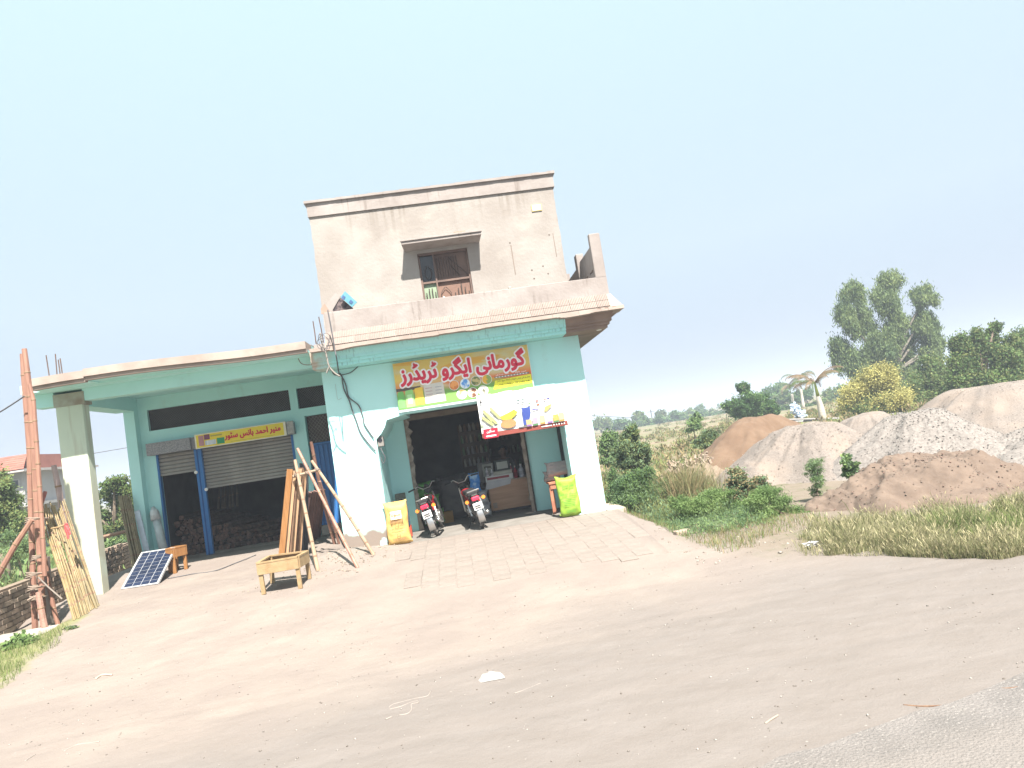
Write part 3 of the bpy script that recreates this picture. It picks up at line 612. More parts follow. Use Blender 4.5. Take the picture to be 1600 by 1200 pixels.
# rear wall pieces round the openings
VX0, VX1 = -6.52, -3.47
OX0, OXM0, OXM1, OX1 = -6.44, -5.62, -5.47, -3.52
def rw(x0, x1, z0, z1, m=TEAL, name='rear_wall', y0=BW, y1=BW+.22): return MB().box(x0, x1, y0, y1, z0, z1).build(name, m, can)
rw(-6.708, OX0, CZ-.3, 3.04); rw(-6.708, VX0, 3.041, 3.5); rw(-6.708, XL-.002, 3.501, 3.779); rw(OX0+.001, -3.20, 2.60, 3.04); rw(VX1+.001, -3.30, 3.041, 3.5)
rw(OX1, -3.20, CZ-.3, 2.599); rw(-3.199, XL-.002, 2.86, 3.04)
for x0, x1, lab in ((VX0+.001, VX1, 0), (-3.299, XL-.003, 1)):
    v = MB().box(x0, x1, BW+.10, BW+.11, 3.041, 3.5)
    v = v.build('vent_opening', mat('vent_dark', (.04, .037, .04)), can)
    mb = MB(); k = 0
    for i in range(int((x1-x0+.46)/.055)):
        for sg in (1, -1):
            a = x0+i*.055-(.46 if sg > 0 else 0)
            p0 = [a, 3.042]; p1 = [a+.46, 3.499]
            if sg < 0: p0, p1 = [a+.46, 3.042], [a, 3.499]; 
            (ax, az), (bx, bz) = p0, p1
            def cl(ax, az, bx, bz):
                d = bx-ax; t0, t1 = 0, 1
                for lo, hi in ((x0, x1),):
                    ta, tb = (lo-ax)/d, (hi-ax)/d
                    if ta > tb: ta, tb = tb, ta
                    t0, t1 = max(t0, ta), min(t1, tb)
                return None if t1 <= t0+.02 else (ax+d*t0, az+(bz-az)*t0, ax+d*t1, az+(bz-az)*t1)
            c = cl(ax, az, bx, bz)
            if c: mb.tube([(c[0], BW+.03, c[1]), (c[2], BW+.03, c[3])], .0022, 3, cap=False)
    mb.build('wire_mesh', mat('grey_wire', (.16, .15, .15)), v)
# shutters
def shutter(x0, x1, zb, zt, y):
    mb = MB(); n = int((zt-zb)/.075); h = (zt-zb)/n
    for i in range(n):
        z = zb+i*h; dz = h
        prof = [(0, z), (-.018, z+dz*.18), (-.024, z+dz*.5), (-.018, z+dz*.82), (0, z+dz*.96)]
        mb.add([(x0, y+d, q) for d, q in prof]+[(x1, y+d, q) for d, q in prof], [(j, j+5, j+6, j+1) for j in range(4)])
    o = mb.build('roller_shutter', STEELG, can)
    MB().box(x0, x1, y-.03, y+.02, zb-.05, zb-.001).build('bottom_bar', STEELG, o); return o
shutter(OX0+.04, OXM0, 2.08, 2.50, BW+.06); shutter(OXM1, OX1-.03, 1.66, 2.50, BW+.06)
MB().box(OX0+.002, OX1-.002, BW+.02, BW+.2, 2.50, 2.599).build('shutter_housing', STEELG, can)
bev(MB().box(-6.54, -5.62, BW-.22, BW-.002, 2.50, 2.76).build('shutter_box', GRANITE, can), .006)
bev(MB().box(-5.615, -3.42, BW-.15, BW-.002, 2.50, 2.76).build('shutter_box', GRANITE, can), .006)
MB().box(OXM0, OXM1, BW-.06, BW+.03, CZ-.02, 2.498).build('shutter_post', BLUE, can)
mb = MB().box(OXM0+.055, OXM0+.075, BW-.072, BW-.061, CZ-.02, 2.49)
mb.build('post_rib', mat('deep_blue_seam', (.02, .09, .26)), can)
MB().box(OX0+.001, OX0+.04, BW-.012, BW+.1, CZ, 2.498).build('shutter_guide', BLUE, can)
MB().box(OX1-.03, OX1+.02, BW-.012, BW-.002, CZ, 2.498).build('shutter_guide', BLUE, can)
for x, z in ((OXM0+.0, 2.0), (OXM1+.02, 1.6)): MB().disc((x, BW-.075, z), .035, (0, 1, 0), 10, 0, .03).build('lock_hook', WHITEP, can)
# blue gate right of the shutters
GX0, GX1 = -3.16, XL-.003
MB().box(GX0, GX1, BW+.02, BW+.22, CZ-.3, .42).build('gate_sill', mat('sill_cement', (.30, .26, .23), scale=5, bump=.4), can)
gate = MB().box(GX0, GX1, BW+.10, BW+.11, .421, 2.2).build('gate_panel', BLUE, can)
for i in range(9):
    x = GX0+.01+i*.098; MB().box(x, x+.05, BW+.07, BW+.099, .43, 2.18).build('gate_rib', BLUE, gate)
MB().box(GX0, GX1, BW+.06, BW+.12, 2.201, 2.24).build('gate_rail', BLUE, can)
MB().box(GX0, GX1, BW+.16, BW+.17, 2.241, 2.859).build('gate_vent', mat('gate_vent_dark', (.10, .075, .07)), can)
mb = MB()
for i in range(14):
    a = GX0+i*.075-.35
    for sg in (0, 1):
        q = [(a, 2.25), (a+.5, 2.85)] if sg else [(a+.5, 2.25), (a, 2.85)]
        q2 = []
        (ax, az), (bx, bz) = q; d = bx-ax; ta, tb = sorted(((GX0-ax)/d, (GX1-ax)/d)); t0, t1 = max(0, ta), min(1, tb)
        if t1 > t0+.03: mb.tube([(ax+d*t0, BW+.08, az+(bz-az)*t0), (ax+d*t1, BW+.08, az+(bz-az)*t1)], .005, 4, cap=False)
mb.build('gate_lattice', mat('lattice_grey', (.22, .19, .17)), can)
# interior
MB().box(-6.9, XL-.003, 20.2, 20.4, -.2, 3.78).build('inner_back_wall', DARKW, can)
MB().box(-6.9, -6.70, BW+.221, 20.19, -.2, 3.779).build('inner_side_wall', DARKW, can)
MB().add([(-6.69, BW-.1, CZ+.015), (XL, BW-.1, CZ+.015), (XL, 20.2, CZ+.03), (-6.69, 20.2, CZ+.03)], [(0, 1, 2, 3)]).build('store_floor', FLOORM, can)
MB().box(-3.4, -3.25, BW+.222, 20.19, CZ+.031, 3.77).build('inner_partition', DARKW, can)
for i, (x, h) in enumerate(((-5.98, .5), (-4.9, .45))):
    f = MB().disc((x+.5, CYF+.9, 3.726), .045, (0, 0, 1), 10, 0, .016).build('lamp_socket', DARKM); tag(f, ('small dark socket on the canopy soffit right of the column', 'small dark socket on the canopy soffit nearer the middle of the canopy')[i], 'lamp holder', 'lamp sockets under the canopy')
# rebar left sticking up from the roof
for k, (px, py, px2, py2, lab) in enumerate(((72, 555, 77, 580, 'leftmost leaning thin rebar on the canopy roof above the column'), (86.5, 553, 87.5, 578, 'upright tallest thin rebar on the canopy roof above the column'), (91, 562, 93.5, 577, 'short thin rebar on the canopy roof above the column, second from the right'), (94, 560, 97, 577, 'rightmost thin rebar of the cluster above the column'),
                                        (489, 502, 493.5, 530, 'shorter rebar stub where the canopy roof meets the shop'), (498, 495, 505, 527, 'taller rebar rising beside the parapet of the shop'), )):
    Y_ = 14.4 if px < 200 else 13.3
    a, b = P(px2, py2+4, Y_), P(px, py, Y_); a.z = min(a.z, 3.94); a.z = 3.94 if px < 200 or px > 0 else a.z
    r = MB().tube([a, (a+b)/2+Vector((.004, 0, 0)), b], .010, 6).build('rebar', RUST); tag(r, lab, 'rebar', 'rebar stubs on the canopy roof')
# ================================================================== SIGNS
def flat(name, pts, y, m, parent, lift=0):
    return MB().add([(x, y, z) for x, z in pts], [tuple(range(len(pts)))]).build(name, m, parent)
def rect(name, x0, x1, z0, z1, y, m, parent): return flat(name, [(x0, z0), (x1, z0), (x1, z1), (x0, z1)], y, m, parent)
def plain(name, c, rough=.55):
    if name.startswith('banner'): c = tuple(v*.55 for v in c)
    return mat(name, c, tuple(v*.9 for v in c), rough=rough, scale=8)
SY = YF-.075
SX0, SX1, SZ0, SZ1 = -.94, 1.64, 2.52, 3.40
sg = thing('shop_sign', 'wide yellow and orange printed shop board with large red lettering over the doorway', 'sign', (.35, SY, 2.5))
PRN = mat('sign_sunset_print', (.66, .48, .12), (.60, .42, .12), rough=.45, scale=1.2)
overlay(PRN, (.62, .13, .05), lambda n, l: node_axis(n, l, 'Z', 3.12, 2.93, .12, 2))
overlay(PRN, (.55, .50, .30), lambda n, l: node_noise(n, l, .9, (1, 1, 3), 3, .50, .62))
overlay(PRN, (.62, .34, .06), lambda n, l: node_noise(n, l, 1.3, (1, 1, 5), 4, .56, .62))
overlay(PRN, (.17, .34, .09), lambda n, l: node_axis(n, l, 'Z', 2.93, 2.84, .14, 3))
board = MB().box(SX0, SX1, SY, YF-.002, SZ0, SZ1).build('board', PRN, sg)
MB().box(SX1+.001, SX1+.012, SY-.004, YF-.003, SZ0, SZ1).build('frame_side', WHITEP, sg)
MB().box(SX0, SX1, SY+.006, YF-.003, SZ0-.05, SZ0-.001).build('frame_bottom', mat('frame_blue_grey', (.50, .58, .62)), sg)
y1 = SY-.002
rect('dark_band', SX0+.001, SX0+.46, 2.86, 2.915, y1, plain('print_charcoal', (.10, .08, .07)), sg)
SRED = plain('sign_red', (.62, .03, .07)); SPINK = plain('sign_pale_pink', (.84, .80, .82)); MAR = plain('sign_maroon', (.20, .015, .05))
text_thick('lettering_outline', 'گورمانی ایگرو ٹریڈرز', SX0+.11, SX1-.09, 2.945, 3.345, y1-.002, SPINK, sg, spread=.042, n=16, bold=.01)
text_thick('lettering', 'گورمانی ایگرو ٹریڈرز', SX0+.11, SX1-.09, 2.945, 3.345, y1-.008, SRED, sg, spread=.013, n=8, bold=.01)
# sacks pictured on the left
y2 = y1-.002
for x0, x1, z0, z1, c, nm in ((-.93, -.80, 2.54, 2.86, (.16, .45, .13), 'picture_sack'), (-.79, -.62, 2.54, 2.87, (.28, .58, .20), 'picture_sack'), (-.61, -.44, 2.56, 2.89, (.80, .55, .07), 'picture_sack'), (-.43, -.04, 2.56, 2.93, (.62, .60, .56), 'picture_sack')):
    flat(nm, [(x0, z0), (x1, z0), (x1-.01, z1-.02), (x1-.03, z1), (x0+.02, z1-.01), (x0+.01, z1-.03)], y2, plain('print_%s' % random.randrange(999), c), sg)
rect('picture_panel', -.75, -.66, 2.60, 2.78, y2-.002, plain('print_pale_green', (.45, .72, .38)), sg)
for i in range(4): rect('picture_line', -.40, -.27, 2.84-i*.06, 2.855-i*.06, y2-.002, plain('print_grey%d' % i, (.50, .36, .36)), sg); rect('picture_line', -.21, -.09, 2.84-i*.06, 2.855-i*.06, y2-.002, plain('print_greyb%d' % i, (.36, .36, .40)), sg)
CIRC = [((.15, 2.83), (.75, .32, .10), (.55, .18, .05)), ((.36, 2.83), (.70, .80, .88), (.10, .30, .70)), ((.57, 2.85), (.12, .16, .06), (.50, .42, .20)), ((.78, 2.85), (.70, .40, .05), (.25, .35, .10)),
        ((.27, 2.64), (.78, .58, .18), (.30, .55, .80)), ((.48, 2.64), (.62, .56, .48), (.16, .07, .04)), ((.68, 2.65), (.70, .70, .62), (.14, .14, .10))]
for (x, z), c1, c2 in CIRC:
    MB().disc((x, y2-.001, z), .098, (0, 1, 0), 24, 0, .001).build('roundel_rim', WHITEP, sg)
    m_ = mat('roundel_print', c1, c2, rough=.5, scale=9, mixpos=(.47, .53)); MB().disc((x, y2-.004, z), .088, (0, 1, 0), 24, 0, .001).build('roundel_picture', m_, sg)
rect('label_strip', .98, SX1-.04, 2.66, 2.86, y1-.001, plain('print_lemon', (.82, .80, .05)), sg) if False else flat('label_strip', [(.88, 2.64), (1.63, 2.66), (1.63, 2.83), (.93, 2.80)], y1-.001, plain('print_lemon', (.82, .80, .05)), sg)
INK = plain('print_black', (.06, .06, .04))
text_mesh('lettering', 'ہمارے ہاں زرعی ادویات کھاد بیج مکمل', .96, 1.60, 2.755, 2.805, y1-.004, INK, sg, bold=.012)
text_mesh('lettering', 'وغیرہ مناسب بازار سے بارعایت خریدیں', .95, 1.60, 2.685, 2.735, y1-.004, INK, sg, bold=.012)
rect('number_band', .93, 1.60, 2.845, 2.875, y1-.001, plain('print_slate', (.12, .16, .14)), sg)
for k in range(11): rect('number_mark', .95+k*.058, .985+k*.058, 2.85, 2.868, y1-.003, WHITEP, sg)
for x0, x1 in ((.96, 1.22), (1.33, 1.55)): text_mesh('lettering', 'غلہ منڈی' if x0 < 1.2 else 'مین بازار', x0, x1, 2.885, 2.925, y1-.003, plain('print_white', (.8, .8, .8)), sg, bold=.02)
# second banner, hung lower and to the right
BY = SY-.09
bn = thing('hanging_banner', 'white product banner with fruit and red bottom band hanging below the shop board', 'banner', (1.35, BY, 1.75))
BX0, BX1 = .53, 2.17; BW_ = 12
def bz(x, z): return z+.02*math.sin((x-BX0)*2.1)
mb = MB(); mb2 = MB()
for i in range(BW_):
    a = BX0+(BX1-BX0)*i/BW_; b = BX0+(BX1-BX0)*(i+1)/BW_
    ya, yb = BY+.012*math.sin(i*1.3), BY+.012*math.sin((i+1)*1.3)
    mb.add([(a, ya, 1.84), (b, yb, 1.84), (b, yb+.004, 2.56+.012*math.sin(i*2.+1)), (a, ya+.004, 2.56+.012*math.sin(i*2.))], [(0, 1, 2, 3)])
    mb2.add([(a, ya, 1.755), (b, yb, 1.755), (b, yb, 1.839), (a, ya, 1.839)], [(0, 1, 2, 3)])
BAN = mat('banner_print_white', (.74, .74, .74), (.70, .71, .72), rough=.5, scale=2)
overlay(BAN, (.10, .14, .075), lambda n, l: node_mul(n, l, node_mul(n, l, node_axis(n, l, 'Z', 2.44, 2.12, .3, 7), node_axis(n, l, 'X', 1.35, 1.10)), node_noise(n, l, 8, None, 5, .40, .62)))
mb.build('banner_sheet', BAN, bn); mb2.build('red_band', plain('banner_red', (.40, .10, .08)), bn)
MB().box(BX0, BX1, BY+.02, BY+.04, 1.75, 1.77).build('batten', WOODB, bn); MB().box(BX0, BX1, BY+.02, BY+.04, 2.52, 2.545).build('batten', WOODB, bn)
for x in (.9, 1.9): MB().box(x, x+.02, BY+.041, YF-.003, 2.46, 2.48).build('bracket', RUST, bn)
by = BY-.022
rect('brand_box', .56, .83, 1.735, 1.915, by-.004, plain('banner_crimson', (.65, .02, .06)), bn)
text_mesh('lettering', 'سنگین', .62, .77, 1.83, 1.895, by-.007, WHITEP, bn, bold=.03); rect('small_text_line', .60, .79, 1.765, 1.79, by-.007, WHITEP, bn)
text_mesh('lettering', 'AUXITA', .64, .76, 2.42, 2.455, by-.004, plain('banner_logo', (.18, .05, .08)), bn, urdu=False, bold=.01)
flat('logo_mark', [(.575, 2.42), (.60, 2.40), (.63, 2.41), (.60, 2.44), (.60, 2.48), (.58, 2.47)], by-.004, plain('banner_logo_black', (.05, .05, .06)), bn)
text_mesh('lettering', 'مناسب اور سہولت', 1.10, 1.62, 2.44, 2.50, by-.004, plain('banner_grey_ink', (.34, .33, .36)), bn, bold=.01)
text_mesh('lettering', 'سنگین گروپ', 1.0, 1.50, 2.34, 2.40, by-.004, plain('banner_rose_ink', (.50, .36, .38)), bn, bold=.01)
CORNC = plain('banner_corn', (.80, .66, .22))
for k, (x, z, a) in enumerate(((.68, 2.16, -1.0), (.74, 2.10, -.9), (.66, 2.06, -.75), (.82, 2.19, -.95))):
    c, s = math.cos(a), math.sin(a); flat('printed_stem', [(x-.13*c-.03*s, z-.13*s+.03*c), (x+.14*c-.03*s, z+.14*s+.03*c), (x+.14*c+.02*s, z+.14*s-.02*c), (x-.13*c+.02*s, z-.13*s-.02*c)], by-.004-.001*k, plain('banner_cane%d' % k, (.62, .66, .28)), bn)
MB().disc((0, 0, 0), .15, (0, 1, 0), 24, 0, .001).xf(Matrix.Translation((1.05, by-.012, 1.95))@Matrix.Diagonal((1, 1, .55, 1))).build('printed_melon', plain('banner_melon', (.80, .36, .16)), bn)
for k in range(4): flat('printed_banana', [(.9+k*.06, 2.10+k*.01), (1.1+k*.03, 2.16+k*.015), (1.2+k*.02, 2.08+k*.02), (1.12, 2.03), (.95, 2.03)], by-.008-.0008*k, plain('banner_banana%d' % k, (.82, .60+.03*k, .08)), bn)
flat('printed_bottle', [(1.24, 1.86), (1.33, 1.86), (1.33, 2.05), (1.30, 2.12), (1.27, 2.12), (1.24, 2.05)], by-.005, plain('banner_bottle', (.75, .78, .85)), bn)
flat('printed_packet', [(1.33, 1.88), (1.41, 1.88), (1.50, 2.09), (1.50, 2.21), (1.34, 2.20)], by-.006, plain('banner_blue', (.07, .12, .48)), bn)
rect('printed_packet', 1.53, 1.66, 2.13, 2.155, by-.006, plain('banner_blueline', (.15, .14, .45)), bn)
for k, (x, c) in enumerate(((1.44, (.66, .56, .30)), (1.56, (.60, .45, .62)), (1.70, (.55, .66, .40)), (1.84, (.75, .70, .60)), (1.96, (.80, .52, .15)), (2.07, (.78, .56, .40)))):
    rect('printed_packet', x-.055, x+.05, 1.86, 1.97+.02*(k % 3), by-.007, plain('banner_pack%d' % k, c), bn)
    rect('printed_packet', x-.05, x+.045, 1.845, 1.875, by-.009, plain('banner_packbase%d' % k, ((.35, .18, .52), (.12, .32, .14), (.75, .35, .1))[k % 3]), bn)
for x, z, c in ((1.30, 2.36, (.2, .3, .3)), (1.39, 2.37, (.2, .3, .3)), (1.65, 2.30, (.6, .2, .2)), (1.80, 2.30, (.6, .3, .3)), (1.87, 2.31, (.1, .1, .4)), (1.36, 2.27, (.4, .4, .4)), (1.5, 2.27, (.3, .5, .3)), (1.66, 2.23, (.6, .2, .1))):
    rect('small_mark', x-.025, x+.025, z-.018, z+.012, by-.006, plain('banner_mark', c), bn)
flat('printed_corn', [(1.75, 2.08), (1.80, 2.07), (1.92, 2.17), (1.90, 2.20), (1.78, 2.16)], by-.007, CORNC, bn)
for k in range(5): MB().disc((1.90+k*.05, BY-.022, 1.80), .012, (0, 1, 0), 10, 0, .001).build('printed_icon', WHITEP, bn)
rect('small_text_line', 1.66, 1.86, 1.79, 1.806, BY-.022, WHITEP, bn)
# small yellow sign on the shutter box
s2 = thing('bamboo_store_sign', 'long narrow yellow sign with red lettering fixed on the granite shutter box', 'sign', (-4.5, BW-.2, 2.5))
NX0, NX1, NZ0, NZ1, NY = -5.52, -3.58, 2.49, 2.80, BW-.205
MB().box(NX0, NX1, NY, NY+.05, NZ0, NZ1).build('board', plain('small_sign_cream', (.74, .70, .58)), s2)
YEL = mat('small_sign_yellow', (.78, .62, .05), (.72, .56, .05), rough=.5)
rect('yellow_field', NX0+.03, NX1-.05, NZ0+.02, NZ1-.02, NY-.002, YEL, s2)
text_thick('lettering', 'منیر احمد بانس سٹور', NX0+.63, NX1-.12, NZ0+.09, NZ1-.055, NY-.005, plain('small_sign_red', (.62, .02, .05)), s2, spread=.006, n=6, bold=.01)
rect('green_box', NX0+.46, NX0+.62, NZ0+.04, NZ0+.17, NY-.004, plain('small_sign_green', (.03, .30, .13)), s2)
rect('picture', NX0+.08, NX0+.19, NZ0+.05, NZ1-.04, NY-.004, plain('small_sign_pink', (.48, .24, .26)), s2); rect('picture', NX0+.20, NX0+.32, NZ0+.17, NZ1-.03, NY-.004, plain('small_sign_plum', (.22, .07, .12)), s2)
rect('picture', NX0+.21, NX0+.44, NZ0+.05, NZ0+.15, NY-.004, mat('small_sign_pipes', (.66, .70, .74), (.38, .45, .55), scale=30, stretch=(1, 1, .1)), s2)
rect('small_text_line', NX0+.34, NX0+.58, NZ0+.22, NZ0+.25, NY-.004, plain('small_sign_olive', (.42, .36, .08)), s2)
rect('small_text_line', NX0+.75, NX1-.25, NZ0+.045, NZ0+.057, NY-.004, plain('small_sign_olive2', (.50, .42, .06)), s2)
# wrapped torn plastic at the sign's right end
wp = MB().box(NX1+.015, NX1+.17, NY-.005, NY+.06, NZ0+.02, NZ1-.01); bev(wp.build('plastic_wrap', mat('crumpled_plastic', (.42, .41, .40), (.30, .29, .28), scale=14, bump=.9, bscale=18), s2), .02)

# ================================================================== CABLES ON THE FACADE
def cable(name, pts, r, m, label, cat='cable', group=None):
    q = []
    for i in range(len(pts)-1):                                          # Catmull-Rom
        p0, p1, p2, p3 = pts[max(i-1, 0)], pts[i], pts[i+1], pts[min(i+2, len(pts)-1)]
        for t in np.linspace(0, 1, 7)[:-1]:
            q.append(.5*((2*p1)+(p2-p0)*t+(2*p0-5*p1+4*p2-p3)*t*t+(3*p1-p0-3*p2+p3)*t**3))
    q.append(pts[-1]); return tag(MB().tube(q, r, 5).build(name, m, smooth=True), label, cat, group)
F_ = YF-.03
cable('cable', [P(x, y, 12.7 if y < 575 else F_) for x, y in ((512, 484), (517, 510), (523, 545), (526, 560), (530, 585), (534, 588), (537, 607), (546, 627), (550, 640), (556, 655), (563, 675), (575, 692), (587, 705))], .012, WIRE, 'dark cable running down the wall from the parapet to the meter, left of the two')
cable('cable', [P(x, y, F_) for x, y in ((531, 583), (540, 600), (545, 620), (560, 633), (567, 650), (569, 662), (577, 675), (584, 685))], .012, WIRE, 'dark cable curving to the right down the white pillar above the meter')
cable('cable', [P(x, y, F_) for x, y in ((517, 576), (522, 585), (532, 586), (548, 582), (560, 572), (567, 565), (575, 565))], .009, WIRE, 'thin sagging cable just under the cornice left of the shop board')
cable('cable', [P(x, y, 12.72) for x, y in ((500, 520), (503, 535), (508, 548), (511, 560), (514, 572), (522, 582), (531, 588))], .016, PALECABLE, 'thick pale cable hanging from the cable coil at the corner')
cable('cable', [P(x, y, 12.71) for x, y in ((515, 572), (512, 578), (510, 583))], .014, PALECABLE, 'short pale cable stub ending below the cornice corner')
cable('cable_coil', [P(506+9*math.cos(a*1.7)+2*math.sin(a*3), 535+11*math.sin(a*1.7)+4*math.cos(a*2.3), 12.70-.01*a) for a in np.linspace(0, 11, 26)], .005, WIRE, 'tangled coil of cable at the joint of canopy and cornice', 'cable coil')
cable('cable', [P(x, y, 13.2) for x, y in ((466, 560), (470, 567), (478, 570), (490, 568), (500, 555))], .009, PALECABLE, 'pale cable drooping under the right end of the canopy')
cable('wall_wire', [P(x, y, F_) for x, y in ((524, 600), (526, 615), (528, 624), (534, 622))], .004, mat('pale_wire', (.45, .55, .55)), 'thin pale wire loop on the aqua wall left of the dark cables', 'cable')
mt = thing('electric_meter', 'small grey electric meter on the edge of the left doorway pillar', 'electric meter', tuple(P(589, 690, YF)))
c = P(591, 690, YF+.1)
bev(MB().box(-1.435, -1.32, YF+.06, YF+.20, c.z-.10, c.z+.09).build('case', mat('meter_grey', (.20, .19, .18)), mt), .012)
MB().disc((-1.378, YF+.055, c.z+.02), .04, (0, 1, 0), 12, 0, .008).build('dial', GLASSD, mt)
cable('cable', [Vector((-1.40, YF+.1, c.z-.1)), Vector((-1.36, YF+.05, c.z-.22)), Vector((-1.33, YF+.05, c.z-.32)), Vector((-1.38, YF+.06, c.z-.42)), Vector((-1.41, YF+.05, c.z-.30))], .008, WIRE, 'short looped cable hanging below the electric meter')
bx = thing('wall_box', 'small grey green metal box low on the aqua wall above the yellow sack', 'wall box')
a = P(626, 776, YD-.06)
bev(MB().box(a.x-.11, a.x+.10, YD-.13, YD-.002, a.z-.05, a.z+.07).build('case', mat('box_greygreen', (.17, .18, .15), (.12, .12, .10), scale=9), bx), .01)
MB().tube([(a.x, YD-.08, a.z-.05), (a.x+.01, YD-.08, a.z-.16)], .035, 8).build('outlet', DARKM, bx)
# overhead wires
def wire(a, b, sag, r, label): 
    pts = [a.lerp(b, t)-Vector((0, 0, sag*4*t*(1-t))) for t in np.linspace(0, 1, 14)]
    return tag(MB().tube(pts, r, 4).build('overhead_wire', WIRE), label, 'wire')
wire(P(-60, 675, 12.0), P(38, 619, 12.0), .03, .012, 'dark wire running from the left edge of the view to the bamboo mast')
wire(P(-40, 735, 55), P(470, 640, 75), .5, .03, 'faint distant overhead wire crossing behind the left column')
wire(P(900, 648, 150), P(1260, 652, 230), 1.0, .07, 'faint distant power line low over the far trees')

# ================================================================== JUNK ON THE TERRACE
jk = thing('metal_box', 'open battered metal box with pale blue lid on the left end of the terrace', 'metal box', tuple(P(530, 480, 13.5)))
def quadp(name, pts, m, parent, Y=13.5, th=.02):
    v = [P(x, y, Y) for x, y in pts]; nrm = Vector((0, th, 0))
    n = len(v); return MB().add(v+[p+nrm for p in v], [tuple(range(n)), tuple(reversed(range(n, 2*n)))]+[(i, (i+1) % n, (i+1) % n+n, i+n) for i in range(n)]).build(name, m, parent)
quadp('blue_lid', [(532, 464), (539, 455), (558, 472), (550, 480)], mat('pale_blue_lid', (.11, .27, .34), (.09, .23, .30)), jk, 13.38)
quadp('dark_inside', [(521, 479), (532, 465), (551, 481), (549, 489), (520, 489)], mat('dark_clutter', (.13, .10, .10), (.05, .04, .045), scale=12, mixpos=(.45, .55)), jk, 13.48, .1)
quadp('side_sheet', [(507, 480), (524, 457), (532, 463), (517, 489)], PAR, jk, 13.46)
quadp('end_sheet', [(501, 482), (507, 474), (517, 489), (502, 491)], mat('box_tan', (.30, .22, .18)), jk, 13.44)
for pts in (((533, 466), (536, 461), (540, 464), (537, 469)), ((545, 472), (548, 468), (552, 472), (549, 475))): quadp('dark_paint_mark', pts, plain('navy_mark', (.05, .10, .22)), jk, 13.372, .002)
for k in range(12):
    x = 2.1-k*.31+random.uniform(-.1, .1)
    if k not in (2, 9): continue
    r = MB().box(-.03, .03, -.03, .03, 0, .05); r.xf(Matrix.Translation((x, PF+.05, 4.412))); tag(bev(r.build('mortar_lump', TAN), .015), 'small mortar lump on the parapet top %s' % ('right of the window' if k == 2 else 'left of the window'), 'mortar lump')

# ================================================================== SHOP CONTENTS
def lathe(c, prof, n=14):
    b_ = MB(); k = len(prof); c = Vector(c)
    b_.add([c+Vector((r*math.cos(2*math.pi*j/n), r*math.sin(2*math.pi*j/n), z)) for r, z in prof for j in range(n)],
           [(i*n+j, i*n+(j+1) % n, (i+1)*n+(j+1) % n, (i+1)*n+j) for i in range(k-1) for j in range(n)]+[tuple(range(n)), tuple(reversed(range((k-1)*n, k*n)))]); return b_
cy = 16.2; A = P(764, 757, cy); B = P(826, 741, cy); cz1 = (A.z+B.z)/2
ct = thing('shop_counter', 'brown wood fronted shop counter just inside the doorway', 'counter', ((A.x+B.x)/2, cy+.25, FZ))
VEN = mat('counter_veneer', (0.600, 0.360, 0.225), (0.480, 0.270, 0.165), rough=.55, scale=3, stretch=(.4, 1, 6), spec=.4)
CX0, CX1 = P(769, 800, cy).x, 1.52
MB().box(CX0, CX1, cy, cy+.5, FZ+.07, cz1-.03).build('front_panel', VEN, ct); MB().box(CX0-.01, CX1, cy-.015, cy+.52, cz1-.029, cz1).build('counter_top', mat('pale_edge', (.48, .34, .24)), ct)
MB().box(CX0+.05, CX1-.02, cy+.04, cy+.48, FZ+.02, FZ+.069).build('plinth', DARKM, ct)
MB().box(CX0+.05, CX0+.14, cy-.003, cy-.0005, FZ+.12, FZ+.24).build('white_sticker', mat('dull_sticker', (.44, .34, .28)), ct)
def boxthing(name, label, cat, p, w, d, h, m, rot=0, extra=None):
    t = thing(name, label, cat, tuple(p)); b_ = MB().box(-w/2, w/2, -d/2, d/2, 0, h); o = b_.build('body', m); o.parent = t; bev(o, .006)
    t.rotation_euler.z = rot
    if extra: extra(t)
    return t
def lbl(w, h, z, d, m, name='label', x=0):
    def f(t):
        o = MB().box(x-w/2, x+w/2, -d/2-.004, -d/2-.001, z, z+h).build(name, m); o.parent = t
    return f
c0 = CX0+.06
boxthing('carton', 'long white carton with dark red stripe at the left end of the counter', 'carton', (CX0+.28, cy+.16, cz1+.001), .62, .26, .13, WHITEP, 0, lbl(.50, .05, .05, .26, plain('stripe_red', (.30, .05, .06)), 'stripe', -.03))
boxthing('carton', 'low pale carton lying on the long white carton on the counter', 'carton', (CX0+.36, cy+.16, cz1+.133), .44, .22, .08, mat('carton_cream', (.52, .52, .46)), .05)
boxthing('carton', 'square boxed item with dark border on top of the carton pile on the counter', 'carton', (CX0+.38, cy+.18, cz1+.215), .34, .16, .24, mat('black_border_print', (.07, .08, .08)), .08, lbl(.25, .16, .04, .16, plain('pale_screen_print', (.46, .50, .47))))
boxthing('carton', 'pale carton standing at the left of the counter pile behind small bottles', 'carton', (CX0+.06, cy+.2, cz1+.133), .24, .14, .28, mat('carton_grey', (.33, .34, .31)), -.1, lbl(.16, .05, .18, .14, INK))
def bottle(name, label, p, h, c1, cap=(.7, .7, .7), r=.045):
    t = thing(name, label, 'bottle', tuple(p)); o = lathe((0, 0, 0), [(r*.9, 0), (r, .02), (r, h*.6), (r*.35, h*.78), (r*.32, h*.86)]).build('body', plain('bottle_c', c1)); o.parent = t
    o = lathe((0, 0, 0), [(r*.4, h*.862), (r*.4, h)]).build('cap', plain('cap_c', cap)); o.parent = t
    o = lathe((0, 0, 0), [(r*1.03, h*.18), (r*1.03, h*.48)]).build('label_band', plain('band_c', tuple(v*.6 for v in c1))); o.parent = t
bottle('bottle', 'small white bottle at the front left of the counter pile', (CX0+.02, cy+.06, cz1+.133), .20, (.62, .60, .66), r=.035)
